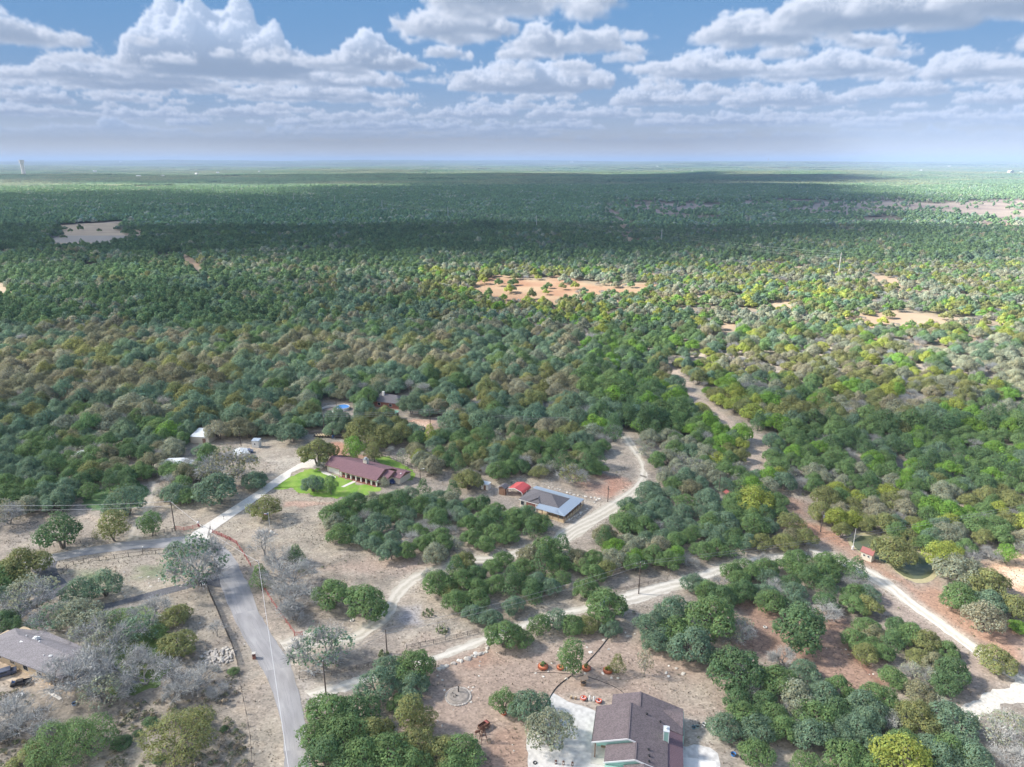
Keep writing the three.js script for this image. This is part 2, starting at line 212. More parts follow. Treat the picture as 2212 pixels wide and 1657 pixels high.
// clearings farther out, in picture coordinates
const clearings = [
  [[1010, 606], [1080, 592], [1160, 606], [1210, 596], [1290, 618], [1420, 612], [1395, 640], [1290, 640], [1180, 655], [1100, 655], [1030, 640]],
  [[1840, 682], [1930, 668], [2020, 682], [2110, 690], [2060, 706], [1960, 712], [1860, 706]], [[1840, 598], [1910, 594], [1995, 612], [1900, 618]], [[1640, 662], [1720, 640], [1730, 655], [1670, 675]], [[1560, 700], [1600, 690], [1585, 725], [1520, 752]],
  [[105, 536], [124, 487], [254, 478], [304, 532]], [[255, 478], [285, 478], [320, 520], [300, 532]], [[335, 552], [405, 545], [400, 560], [350, 562]], [[395, 545], [425, 570], [470, 612], [455, 622], [420, 590], [385, 556]], [[0, 560], [105, 525], [60, 540], [0, 545]], [[-40, 600], [12, 610], [20, 645], [-40, 650]], [[620, 600], [680, 590], [670, 600]], [[700, 545], [760, 540], [750, 552]],
  [[1290, 438], [1310, 440], [1360, 480], [1400, 535], [1350, 530], [1330, 490]], [[1340, 445], [1480, 438], [1570, 446], [1470, 462], [1380, 460]], [[1600, 432], [1670, 440], [1660, 452], [1610, 446]], [[1680, 458], [1780, 436], [1900, 432], [2020, 440], [2212, 430], [2260, 470], [2100, 470], [1950, 462], [1800, 466]], [[2080, 478], [2212, 470], [2212, 500], [2110, 492]],
  [[800, 450], [850, 454], [815, 456]], [[640, 436], [680, 440], [650, 441]], [[940, 475], [985, 478], [950, 480]], [[1030, 492], [1110, 495], [1060, 500]], [[980, 852], [1022, 855], [1015, 868], [985, 868]], [[270, 402], [400, 396], [390, 404], [300, 408]], [[390, 368], [470, 364], [440, 371]], [[905, 374], [930, 372], [925, 379]], [[1380, 404], [1500, 412], [1440, 418]],
].map((p) => p);
const sheds = QS(5, [1450, 735], [1485, 630], [1640, 610], [1900, 600], [2180, 580], [2330, 600], [2340, 660], [2250, 760], [2070, 765], [1900, 860], [1700, 1000], [1650, 1030], [1790, 900], [1790, 800], [1690, 740], [1620, 690]);
const backyard = QS(6, [150, 560], [340, 600], [390, 650], [380, 740], [480, 745], [520, 700], [640, 640], [800, 615], [835, 640], [840, 740], [880, 820], [950, 880], [900, 930], [790, 920], [600, 1000], [0, 1000], [-10, 800], [70, 720], [120, 620]);
const dirtYard = QS(6, [770, 500], [860, 480], [1000, 490], [1012, 540], [950, 585], [860, 592]);
const porchYard = QS(6, [1420, 940], [1500, 900], [1780, 915], [1830, 850], [2060, 900], [2212, 800], [2330, 790], [2330, 920], [2250, 1020], [2212, 1120], [1960, 1300], [1780, 1340], [1760, 1230], [1640, 1060], [1500, 1040]);
const poolYard = QS(6, [250, 380], [420, 380], [420, 440], [300, 470], [250, 440]);

// ---------------------------------------------------------------- the ground: one sheet in three rings, each with its own map of soil and grass
const GRASS = [.30, .265, .232], GRASS2 = [.23, .208, .185], STRAW = [.385, .342, .28], RED = [.31, .20, .15], LITTER = [.18, .15, .118], PALE = [.48, .45, .40], WEED = [.10, .18, .06], DARK = [.18, .165, .138];
const soil = [ // patches of the near ground: outline on the ground, blend width, colour, strength, roughness of the outline
  [toW(QS(1, [430, 560], [560, 560], [660, 590], [640, 640], [480, 640])), 3, WEED, .7, 3], [toW(QS(1, [780, 545], [880, 545], [900, 590], [790, 600])), 2.5, WEED, .6, 2.5],
  [toW(QS(1, [600, 1000], [1000, 960], [1300, 1080], [1400, 1660], [-100, 1660], [-100, 1250], [420, 1230])), 6, DARK, .55, 6], [toW(QS(1, [320, 520], [640, 480], [930, 440], [930, 462], [640, 505], [400, 550])), 1, STRAW, .7, 1.5],
  [toW(QS(3, [-500, 990], [300, 950], [640, 900], [1260, 1000], [1280, 1400], [600, 1660], [-560, 1660], [-600, 1100])), 4, [.36, .27, .22], .75, 4],
  [toW(QS(2, [1180, 1060], [1340, 1010], [1420, 1080], [1230, 1130])), 1.5, RED, .8, 2.5], [toW(QS(2, [1380, 1430], [1560, 1440], [1590, 1660], [1350, 1660])), 2, RED, .65, 3], [toW(QS(3, [860, 1180], [1230, 1150], [1280, 1340], [1000, 1300])), 2.5, STRAW, .6, 3],
  [toW(QS(3, [330, 1230], [700, 1260], [640, 1340], [440, 1320])), 1.5, PALE, .45, 2], [toW(QS(3, [1075, 1380], [1300, 1390], [1320, 1560], [1080, 1540])), 2, PALE, .55, 2.5],
  [toW(QS(4, [0, 740], [260, 740], [600, 820], [900, 1180], [700, 1250], [300, 1100], [0, 1000])), 3, [.30, .19, .145], .85, 4], [toW(QS(4, [600, 1150], [640, 1060], [760, 1160], [860, 1220], [700, 1230])), 2, RED, .8, 3],
  [toW(QS(4, [560, 380], [800, 490], [880, 580], [1000, 640], [1120, 620], [1320, 800], [1604, 900], [1604, 1140], [1400, 1000], [1150, 850], [960, 700], [860, 620], [660, 500], [420, 380])), 2.5, [.36, .225, .165], .95, 2.5],
  [toW(QS(4, [340, 250], [460, 290], [680, 440], [560, 420], [330, 330], [210, 330], [230, 310])), 2, [.38, .225, .16], .95, 3], [toW(QS(4, [1370, 520], [1500, 480], [1700, 470], [1700, 800], [1560, 680], [1450, 600])), 3, [.56, .37, .25], .95, 3], [toW(QS(4, [250, 130], [380, 170], [380, 250], [260, 220])), 2.5, RED, .9, 3], [toW(QS(4, [1500, 560], [1680, 560], [1680, 640], [1540, 620])), 2, [.66, .52, .40], .8, 3],
  [toW(QS(6, [290, 690], [330, 640], [390, 660], [390, 745], [300, 750])), 1.5, [.42, .235, .165], .95, 2.5], [toW(QS(6, [480, 720], [560, 725], [560, 745], [480, 745])), 1, [.42, .235, .165], .9, 1], [toW(dirtYard), 2, [.48, .30, .22], .95, 3], [toW(QS(6, [880, 500], [960, 500], [975, 545], [870, 535])), 2, [.62, .45, .34], .8, 2],
  [toW(QS(6, [0, 1040], [320, 1035], [330, 1060], [0, 1065])), .8, [.46, .30, .235], .7, 1.2], [toW(QS(6, [1900, 880], [2212, 900], [2200, 1010], [2080, 1020], [1980, 960])), 2.5, [.40, .25, .19], .75, 3], [toW(QS(7, [200, 860], [440, 900], [430, 960], [250, 1000])), 2, [.38, .20, .14], .7, 2.5],
  [toW(QS(5, [1800, 760], [2050, 720], [2080, 790], [1850, 850])), 3, PALE, .4, 3], [toW(QS(6, [640, 625], [825, 620], [820, 720], [700, 715])), 2, [.40, .35, .33], .8, 2], [toW(QS(1, [640, 660], [820, 620], [1040, 590], [1060, 620], [860, 690], [640, 720])), 1.5, STRAW, .8, 2], [toW(QS(1, [900, 720], [1140, 660], [1260, 900], [1080, 960])), 2.5, STRAW, .45, 3],
  [toW(QS(1, [-40, 930], [40, 920], [560, 1150], [420, 1240], [-60, 1180])), 2, [.42, .33, .24], .8, 2], [toW(QS(2, [420, 540], [700, 480], [1010, 500], [1010, 550], [700, 580])), 2.5, [.37, .28, .23], .7, 3], [toW(QS(2, [870, 760], [960, 760], [960, 850], [870, 840])), 1.5, [.33, .32, .34], .8, 2],
  [toW(QS(1, [1560, 1110], [1740, 1190], [1790, 1300], [1700, 1300], [1650, 1150])), 1.5, [.42, .39, .37], .7, 1.5], [toW(QS(4, [900, 640], [1160, 850], [1380, 1010], [1540, 1140], [1300, 1290], [1000, 880], [780, 740])), 3, [.30, .24, .21], .8, 3],
  [toW(QS(1, [1270, 480], [1330, 470], [1560, 940], [1500, 900], [1380, 640])), .8, [.36, .30, .25], .6, .8],
];
const dusty = [[lane, 2.2, [.5, .44, .37], .6], [caliche, 1.8, [.48, .43, .37], .5], [track1, 1.5, [.46, .41, .35], .5]];
const soilBox = soil.map(([p, f, , , n]) => { const xs = p.map((q) => q[0]), zs = p.map((q) => q[1]), m = f + n; return [Math.min(...xs) - m, Math.max(...xs) + m, Math.min(...zs) - m, Math.max(...zs) + m]; });
const trackStrokes = [[loop, 1.7, [.43, .36, .30], .9], [creek, 5.2, [.42, .34, .28], .95], [toW(QS(2, [330, 580], [480, 520], [620, 455], [760, 400])), .5, DARK, .6], [toW(QS(4, [620, 900], [680, 1060], [760, 1150], [800, 1190])), .7, [.22, .12, .09], .8]];
function groundColour(x, z, far) {
  const w1 = fbm(x / 26, z / 26, 4), w2 = fbm(x / 7 + 31, z / 7, 3), w3 = noise(x / 1.3, z / 1.3);
  let c = mixc(GRASS, w1 > 0 ? STRAW : GRASS2, clamp(Math.abs(w1) * 2.1)); c = mixc(c, w2 > 0 ? [.335, .282, .235] : [.218, .195, .172], clamp(Math.abs(w2) * 1.1));
  { const w4 = fbm(x / 13 + 51, z / 9 + 3, 4), w5 = fbm(x / 3.2 + 5, z / 3.2 + 77, 3); c = mixc(c, [.195, .17, .14], clamp(w4 * 2.2 - .35) * .75); c = mixc(c, [.45, .39, .325], clamp(-w4 * 2.2 - .4) * .6); c = mixc(c, w5 > 0 ? [.42, .345, .27] : [.185, .155, .13], clamp(Math.abs(w5) * 1.6 - .2) * .6); }
  if (far) return c;
  for (let k = 0; k < soil.length; k++) {
    const b = soilBox[k]; if (x < b[0] || x > b[1] || z < b[2] || z > b[3]) continue;
    const [p, f, col, s, amp] = soil[k], d = polyDist(p, x, z) + amp * (w2 * 1.1 + .5 * noise(x / 2.6 + k, z / 2.6)), t = s * clamp(.5 - d / (2 * f)); if (t > 0) c = mixc(c, col, t);
  }
  for (const [e, f, col, s] of dusty) { const d = Math.min(lineDist(e.a, x, z), lineDist(e.b, x, z)) + f * .6 * (w2 + .6 * w3); const t = s * clamp(1 - d / f); if (t > 0) c = mixc(c, col, t); }
  for (const [l, wd, col, s] of trackStrokes) { const d = lineDist(l, x, z) + wd * .5 * (w2 + .7 * w3); const t = s * clamp((wd - d) / (wd * .4)); if (t > 0) c = mixc(c, col, t); }
  return c;
}
{
  const NW = 2048, r = rng(5), X0 = -300, X1 = 300, Z0 = -520, Z1 = -40, grit = new Float32Array(65536); for (let i = 0; i < 65536; i++) { const v = r(); grit[i] = v < .02 ? 1.6 : v < .1 ? .6 : .82 + .36 * r(); }
  const CN = 880, coarse = new Float32Array(CN * CN * 3);
  for (let j = 0; j < CN; j++) for (let i = 0; i < CN; i++) { const x = lerp(X0, X1, (i + .5) / CN), z = lerp(Z1, Z0, (j + .5) / CN), c = Math.abs(x) > -z * .8 + 40 ? GRASS : groundColour(x, z), o = (j * CN + i) * 3; coarse[o] = c[0]; coarse[o + 1] = c[1]; coarse[o + 2] = c[2]; }
  const nearMap = pic(NW, NW, (i, j) => {
    const u = clamp((i + .5) / NW * CN - .5, 0, CN - 1.001), v = clamp((j + .5) / NW * CN - .5, 0, CN - 1.001), a = Math.floor(u), b = Math.floor(v), p = u - a, q = v - b, o = (b * CN + a) * 3, w = CN * 3, m = (k) => (coarse[o + k] * (1 - p) + coarse[o + 3 + k] * p) * (1 - q) + (coarse[o + w + k] * (1 - p) + coarse[o + w + 3 + k] * p) * q;
    const g = grit[((j * 131 + i * 17 + ((i * j) >> 5)) ^ (i << 3)) & 65535] * (1 + .17 * noise(i * .42, j * .47)); return [m(0) * g, m(1) * g, m(2) * g];
  }, false);
  const clearW = clearings.map((p) => p.map(([X, Y]) => { const g = G(X, Y); return [g[0], g[2]]; }));
  const MX = 3000, MZ = 4000, NM = 1024;
  const midMap = pic(NM, NM, (i, j) => {
    const x = lerp(-MX, MX, (i + .5) / NM), z = lerp(0, -MZ, (j + .5) / NM); let c = mixc([.16, .135, .10], [.26, .22, .16], clamp(.5 + fbm(x / 130, z / 130, 3)));
    const [X, Y] = D(x, z); let m = 1e9; const w = 10 * fbm(x / 24, z / 24, 2); for (const p of clearW) m = Math.min(m, polyDist(p, x, z));
    const t = clamp(.5 - (m + w) / 8); if (t > 0) { let q = Y > 590 && X > 1000 && X < 1500 ? mixc([.25, .135, .078], [.31, .215, .135], clamp(.5 + 1.4 * fbm(x / 22, z / 22, 3))) : X < 340 ? mixc([.33, .265, .20], [.41, .335, .25], clamp(.5 + fbm(x / 30, z / 12, 3))) : mixc([.31, .215, .15], [.39, .30, .215], clamp(.5 + 1.3 * fbm(x / 40, z / 40, 3))); if (Y < 480) q = mixc([.30, .235, .21], [.40, .33, .27], clamp(.5 + fbm(x / 60, z / 60, 2))); if (X > 100 && X < 300 && Y > 512 && Y < 528) q = [.27, .255, .235]; c = mixc(c, q, t); }
    if (Y > 555 && Y < 920 && X > 840) { const k = clamp(.2 + fbm(x / 18 + 9, z / 18, 3) * 1.8) * smooth(840, 1300, X); c = mixc(c, mixc([.30, .25, .165], [.34, .235, .155], clamp(.5 + fbm(x / 30, z / 30, 2))), k * .6); }
    return c;
  }, false);
  const farMap = pic(512, 512, (i, j) => { const x = lerp(-30000, 30000, (i + .5) / 512), z = lerp(0, -40000, (j + .5) / 512), k = fbm(x / 900, z / 700, 4); return k > .46 ? [.17, .16, .105] : mixc([.075, .105, .055], [.11, .135, .07], clamp(.5 + k)); }, false);
  const rings = [0, 40, 80, 110]; for (let q = 130; q < 470; q += 20) rings.push(q); for (let q = 470; q < 42000; q *= 1.045) rings.push(q);
  const SEG = 288, pos = [], uv = [], idx = [], groups = [];
  const zone = (q) => q < 470 ? 0 : q < 3600 ? 1 : 2;
  let start = 0;
  for (let zn = 0; zn < 3; zn++) {
    const rs = rings.filter((q, k) => zone(q) === zn || (k > 0 && zone(rings[k - 1]) === zn)), base = pos.length / 3;
    for (const q of rs) for (let s = 0; s <= SEG; s++) {
      const a = s / SEG * 2 * Math.PI, x = Math.cos(a) * q, z = Math.sin(a) * q; pos.push(x, terrain(x, z), z);
      uv.push(...(zn === 0 ? [(x - X0) / (X1 - X0), (Z1 - z) / (Z1 - Z0)] : zn === 1 ? [(x + MX) / (2 * MX), -z / MZ] : [(x + 30000) / 60000, -z / 40000]));
    }
    for (let k = 0; k + 1 < rs.length; k++) for (let s = 0; s < SEG; s++) { const a = base + k * (SEG + 1) + s, b = a + SEG + 1; idx.push(a, a + 1, b, a + 1, b + 1, b); }
    groups.push([start, idx.length - start, zn]); start = idx.length;
  }
  const g = new THREE.BufferGeometry(); g.setAttribute('position', new THREE.BufferAttribute(new Float32Array(pos), 3)); g.setAttribute('uv', new THREE.BufferAttribute(new Float32Array(uv), 2)); g.setIndex(idx); g.computeVertexNormals();
  for (const q of groups) g.addGroup(...q);
  struct('ground', g, [nearMap, midMap, farMap].map((map) => new THREE.MeshStandardMaterial({ map, roughness: 1 })));
}

// ---------------------------------------------------------------- roads, drives, lawns and the pond, as sheets one above the other
function resample(p, n) { const c = new THREE.CatmullRomCurve3(p.map(([x, z]) => new THREE.Vector3(x, 0, z)), false, 'centripetal'); return Array.from({ length: n + 1 }, (_, i) => { const v = c.getPoint(i / n); return [v.x, v.z]; }); }
function ribbon(e, y, rough, n = 90, seed = 1, raise = 0) {
  const A = resample(e.a, n), B = resample(e.b, n), pos = [], uv = [], idx = [], M = 6; let s = 0;
  for (let i = 0; i <= n; i++) {
    if (i) s += Math.hypot((A[i][0] + B[i][0] - A[i - 1][0] - B[i - 1][0]) / 2, (A[i][1] + B[i][1] - A[i - 1][1] - B[i - 1][1]) / 2);
    const w = Math.hypot(A[i][0] - B[i][0], A[i][1] - B[i][1]), ja = rough * noise(i * .83 + seed, 3.3), jb = rough * noise(i * .83 + seed, 8.7);
    for (let k = 0; k <= M; k++) { const t = lerp(ja / w, 1 + jb / w, k / M); pos.push(lerp(A[i][0], B[i][0], t), y + raise * Math.sin(Math.PI * k / M), lerp(A[i][1], B[i][1], t)); uv.push(t * w, s); }
    if (i) for (let k = 0; k < M; k++) { const a = (i - 1) * (M + 1) + k, b = a + M + 1; idx.push(a, a + 1, b, a + 1, b + 1, b); }
  }
  const g = new THREE.BufferGeometry(); g.setAttribute('position', new THREE.BufferAttribute(new Float32Array(pos), 3)); g.setAttribute('uv', new THREE.BufferAttribute(new Float32Array(uv), 2)); g.setIndex(idx); g.computeVertexNormals();
  if (g.attributes.normal.getY(0) < 0) { g.setIndex(idx.map((_, i) => idx[i - i % 3 + [0, 2, 1][i % 3]])); g.computeVertexNormals(); }
  return g;
}
function sheet(poly, y, rough, step = 1.2, seed = 2) {
  const pts = []; poly.forEach((p, i) => { const q = poly[(i + 1) % poly.length], L = Math.hypot(q[0] - p[0], q[1] - p[1]), n = Math.max(1, Math.round(L / step)); for (let k = 0; k < n; k++) { const t = k / n, x = lerp(p[0], q[0], t), z = lerp(p[1], q[1], t), j = rough * (noise(x * .7 + seed, z * .7) + .6 * noise(x * 2.1, z * 2.1 + seed)); pts.push(new THREE.Vector2(x - (q[1] - p[1]) / L * j, -(z + (q[0] - p[0]) / L * j))); } });
  const g = new THREE.ShapeGeometry(new THREE.Shape(pts)); g.rotateX(-Math.PI / 2).translate(0, y, 0); return boxUV(g);
}
const roadMap = (() => {
  const n = 512, r = rng(42), cv = document.createElement('canvas'); cv.width = cv.height = n; const c = cv.getContext('2d'); c.fillStyle = '#000'; c.fillRect(0, 0, n, n);
  c.strokeStyle = '#fff'; for (let k = 0; k < 26; k++) { let x = r() < .6 ? n * (.78 + .2 * r()) : r() * n, y = r() * n; c.lineWidth = .8 + 1.4 * r(); c.beginPath(); c.moveTo(x, y); for (let s = 0; s < 22; s++) { x += (r() - .5) * 12; y += 3 + r() * 8; c.lineTo(x, y); } c.stroke(); }
  const px = c.getImageData(0, 0, n, n).data;
  const t = pic(n, n, (i, j) => { const u = i / n, v = j / n, worn = Math.exp(-Math.pow((u - .32) / .13, 2)) + Math.exp(-Math.pow((u - .68) / .13, 2)), k = 1 + .16 * fbm(u * 8, v * 8, 3) + .10 * (r() - .5) + .08 * worn, base = mixc([.265, .262, .275], [.32, .315, .325], clamp(.5 + fbm(u * 4 + 3, v * 4, 2))); return mixc(mulc(base, k), [.10, .095, .095], px[(j * n + i) * 4] / 255 * .8); });
  t.repeat.set(1 / 6.4, 1 / 26); return t;
})();
const ASPH = new THREE.MeshStandardMaterial({ map: roadMap, roughness: .82 }), BLACKTOP = grain([.115, .118, .135], .35, 6, 256), CONC = grain([.66, .63, .585], .14, 8, 256), PADM = grain([.55, .54, .53], .3, 9, 256), SLABM = grain([.72, .71, .69], .08, 6, 128);
const gravelMap = (col, mid) => { const r = rng(9), n = 256, t = pic(n, n, (i, j) => { const u = i / n, v = j / n, rut = Math.exp(-Math.pow((u - .27) / .12, 2)) + Math.exp(-Math.pow((u - .73) / .12, 2)), k = clamp(rut * .9 + .55 * fbm(u * 8, v * 16, 3) + .28), s = r() < .06 ? .7 : 1; return mulc(mixc(mid, col, k), s * (1 + .16 * (r() - .5))); }); t.repeat.set(1 / 4.6, 1 / 16); return new THREE.MeshStandardMaterial({ map: t, roughness: 1 }); };
struct('road', ribbon(road, .05, .22, 120, 3, .05), ASPH);
struct('asphalt_drive', sheet(asphalt1, .035, .12), BLACKTOP); struct('asphalt_drive', sheet(asphalt2, .035, .1), BLACKTOP);
struct('concrete_drive', sheet(concrete, .075, .03, 2), CONC);
struct('gravel_lane', ribbon(lane, .022, .7, 200, 5), gravelMap([.58, .54, .48], [.40, .365, .30])); struct('gravel_lane', ribbon(caliche, .018, .6, 200, 7), gravelMap([.64, .605, .55], [.44, .405, .35])); struct('gravel_lane', ribbon(track1, .02, .35, 40, 9), gravelMap([.47, .425, .37], [.33, .29, .24]));
struct('gravel_lane', sheet(spur, .026, .7), grain([.52, .50, .46], .35, 6, 256));
struct('gravel_yard', sheet(padA, .03, .3), PADM); struct('gravel_yard', sheet(padB, .03, .6), PADM); struct('patio_slab', sheet(padC, .06, .02, 4), SLABM);
const grassMat = (a, b) => { const r = rng(15); const t = pic(256, 256, (i, j) => { const p = fbm(i / 256 * 8 + 3, j / 256 * 8, 4); return mulc(mixc(mixc(a, b, clamp(.5 + .9 * fbm(i / 256 * 8, j / 256 * 8, 4))), [.27, .24, .14], clamp(p * 2.4 - .45) * .6), .8 + .36 * r()); }); t.repeat.set(1 / 18, 1 / 18); return new THREE.MeshStandardMaterial({ map: t, roughness: 1 }); };
struct('lawn', sheet(lawn, .03, 1.3, .7), grassMat([.15, .30, .035], [.27, .40, .075])); struct('lawn', sheet(lawnB, .03, .4), grassMat([.13, .25, .04], [.22, .33, .065])); struct('lawn', sheet(leftLawn, .02, .9), grassMat([.07, .15, .06], [.12, .20, .08])); struct('lawn', sheet(yardLawn, .02, 1), grassMat([.09, .16, .045], [.16, .22, .07]));
struct('path', sheet(toW(QS(6, [366, 936], [450, 896], [470, 902], [386, 940])), .05, .02), CONC); struct('path', sheet(toW(QS(6, [228, 835], [262, 832], [330, 868], [330, 878], [250, 850])), .05, .02), CONC);
struct('path', sheet(toW(QS(1, [245, 890], [275, 890], [400, 925], [500, 970], [530, 960], [600, 930], [720, 868], [858, 820], [862, 832], [740, 880], [610, 945], [560, 975], [520, 1010], [480, 990], [380, 940], [270, 912])), .05, .02), grain([.47, .43, .37], .12, 5));
struct('path', sheet(toW(QS(1, [250, 1235], [285, 1235], [350, 1272], [330, 1282])), .06, .02), CONC); struct('path', sheet(toW(QS(1, [-20, 1155], [60, 1150], [180, 1190], [160, 1205], [40, 1175])), .05, .05), grain([.55, .45, .34], .12, 5));
{ // the pond: a dug basin below the ground would be hidden; the water lies just above a muddy margin
  struct('pond_margin', sheet(pond.map((p, i, a) => { const cx = a.reduce((s, q) => s + q[0], 0) / a.length, cz = a.reduce((s, q) => s + q[1], 0) / a.length; return [cx + (p[0] - cx) * 1.1, cz + (p[1] - cz) * 1.16]; }), .02, .3), grain([.40, .36, .22], .2, 5));
  struct('pond_water', sheet(pond, .04, .1), new THREE.MeshPhysicalMaterial({ color: lin(.125, .14, .08), roughness: .12, ior: 1.33 }));
}

// ---------------------------------------------------------------- unseen clouds whose shadows lie on the land; the two nearest widened as sun diffusers
{
  const CLOUD = new THREE.MeshPhysicalMaterial({ color: lin(.95, .95, .96), roughness: 1, transmission: .75, thickness: 0, specularIntensity: 0, transparent: true, opacity: .4, side: THREE.DoubleSide });
  const CLOUD2 = CLOUD.clone(); CLOUD2.opacity = .76;
  let k = 0;
  function cloud(outline, mat, label, alt = 1300, thick = 260, rag = .05) {     // outline: the edge of its shadow, seen on the ground
    const t = alt / SUN.y, pts = outline.map(([X, Y]) => { const p = Array.isArray(X) ? X : W(X, Y); return [p[0] + SUN.x * t, p[1] + SUN.z * t]; });
    const cx = pts.reduce((s, p) => s + p[0], 0) / pts.length, cz = pts.reduce((s, p) => s + p[1], 0) / pts.length, n = 96, m = 14, pos = [], idx = [];
    const edge = Array.from({ length: n }, (_, i) => { const a = i / n * 2 * Math.PI, dx = Math.cos(a), dz = Math.sin(a); let best = 10; for (let q = 0; q < pts.length; q++) { const [ax, az] = pts[q], [bx2, bz2] = pts[(q + 1) % pts.length], ex = bx2 - ax, ez = bz2 - az, den = dx * ez - dz * ex; if (Math.abs(den) < 1e-9) continue; const u = ((ax - cx) * ez - (az - cz) * ex) / den, v = ((ax - cx) * dz - (az - cz) * dx) / den; if (u > 0 && v >= 0 && v <= 1) best = Math.max(best, u); } return best * (1 + rag * noise(i * .37, k + .5) + rag * noise(i * .9, k + 5.5) + .03 * noise(i * 2.3, k + 2.5)); });
    for (const side of [1, -1]) for (let j = 0; j <= m; j++) for (let i = 0; i < n; i++) { const q = j / m, a = i / n * 2 * Math.PI, x = cx + Math.cos(a) * edge[i] * q, z = cz + Math.sin(a) * edge[i] * q, dome = Math.sqrt(Math.max(0, 1 - q * q)); pos.push(x, alt + (side > 0 ? thick * dome * (.75 + .5 * noise(x / 160, z / 160)) : -22 * dome * (.6 + .4 * noise(x / 90, z / 90))) - (side < 0 ? .5 : 0), z); }
    for (const side of [0, 1]) for (let j = 0; j < m; j++) for (let i = 0; i < n; i++) { const o = side * (m + 1) * n, a = o + j * n + i, b = o + j * n + (i + 1) % n, c = a + n, d = b + n; if (side) idx.push(a, c, b, b, c, d); else idx.push(a, b, c, b, d, c); }
    const g = new THREE.BufferGeometry(); g.setAttribute('position', new THREE.BufferAttribute(new Float32Array(pos), 3)); g.setIndex(idx); g.computeVertexNormals();
    k++; return solo('cloud', [g], mat, label, 'cloud');
  }
  const P = (x, z) => [[x, z]];
cloud([P(-3000, -300), P(-2800, 1500), P(-1200, 2600), P(1400, 2600), P(2200, 1400), P(1100, 350), P(300, 60), [2330, 1690], [2060, 1560], [1990, 1360], [1880, 1230], [1720, 1140], [1600, 1050], [1640, 960], [1900, 930], [2330, 920], [2330, 870], [1900, 850], [1650, 790], [1450, 800], [1000, 800], [500, 790], [200, 815], P(-345, -345), P(-900, -420), P(-2000, -500)], CLOUD, 'unseen thin cloud shading the houses and near oaks, widened to diffuse the sun', 600, 90);  // stretched behind and beside the camera to add soft fill light
  cloud([P(-2600, -520), P(-1500, -480), [200, 770], [380, 760], [500, 735], [1000, 770], [1380, 790], [1520, 720], [1440, 668], [1040, 664], [960, 610], [700, 606], [300, 640], [-120, 650], P(-1500, -900), P(-2600, -900)], CLOUD, 'unseen thin cloud shading the woods beyond the houses, widened to diffuse the sun', 660, 110);  // stretched far to the left for the same soft fill
  cloud([P(-3500, -830), [-200, 560], [200, 606], [520, 600], [700, 570], [760, 480], [620, 425], [300, 414], [-100, 425], P(-3500, -1900)], CLOUD2, 'broad cloud whose shadow darkens the woods at far left', 1450, 200, .1);
  cloud([[560, 590], [830, 592], [1000, 564], [1300, 572], [1520, 556], [1700, 560], [1850, 528], [1990, 500], [1930, 470], [2040, 440], [1880, 405], [1500, 392], [1000, 398], [640, 412], [520, 470]], CLOUD2, 'broad cloud whose shadow darkens the middle of the far woods', 1500, 240, .09);
  cloud([[-900, 388], [0, 392], [240, 397], [700, 402], [1100, 397], [1500, 394], [1850, 399], [2010, 392], [1820, 381], [1500, 375], [1150, 379], [800, 375], [300, 381], [-900, 376]], CLOUD2, 'long cloud far off whose shadow lies below the horizon', 1650, 200, .1);
}
// ---------------------------------------------------------------- trees: forms of crown, limb and twig, in units of the crown's half width
const LEAF = {
  teal: [.195, .30, .21], green: [.185, .30, .13], deep: [.14, .24, .12], olive: [.27, .305, .135], brown: [.30, .31, .205], grey: [.345, .385, .295], bright: [.215, .39, .085], lime: [.36, .43, .11], bare: [.39, .40, .385], tan: [.36, .365, .275],
};
const LEAFMAT = {}; for (const k in LEAF) LEAFMAT[k] = new THREE.MeshPhysicalMaterial({ color: lin(...LEAF[k]), roughness: .8, vertexColors: true, side: THREE.DoubleSide, transmission: .5, thickness: 0, specularIntensity: .25 });
LEAFMAT.bare = new THREE.MeshStandardMaterial({ color: lin(...LEAF.bare), roughness: 1, vertexColors: true, side: THREE.DoubleSide });
const BARK = std([.17, .15, .135], 1), BARKPALE = std([.27, .26, .25], 1);
function soup() {
  const p = [], c = [];
  return { p, c, tri(a, b, d, k) { p.push(...a, ...b, ...d); for (let i = 0; i < 3; i++) c.push(...k); },
    build() { const g = new THREE.BufferGeometry(); g.setAttribute('position', new THREE.BufferAttribute(new Float32Array(p), 3)); g.setAttribute('color', new THREE.BufferAttribute(new Float32Array(c), 3)); return g; } };
}
function leaf(S, r, x, y, z, nx, ny, nz, size, k) {                  // a folded spray of leaves facing roughly along n
  let ax = r() * 2 - 1, ay = r() * 2 - 1, az = r() * 2 - 1; const d = ax * nx + ay * ny + az * nz; ax -= d * nx; ay -= d * ny; az -= d * nz; const l = Math.hypot(ax, ay, az) || 1; ax /= l; ay /= l; az /= l;
  const bx_ = ny * az - nz * ay, by = nz * ax - nx * az, bz = nx * ay - ny * ax, L = size * (.55 + .9 * r() * r() + .2 * r()), w = L * (.42 + .25 * r()), f = L * .22;
  const A = [x - ax * L * .5, y - ay * L * .5, z - az * L * .5], B = [x + ax * L * .5, y + ay * L * .5, z + az * L * .5], C = [x + bx_ * w - nx * f, y + by * w - ny * f, z + bz * w - nz * f], E = [x - bx_ * w - nx * f, y - by * w - ny * f, z - bz * w - nz * f];
  S.tri(A, C, B, k); S.tri(A, B, E, k);
}
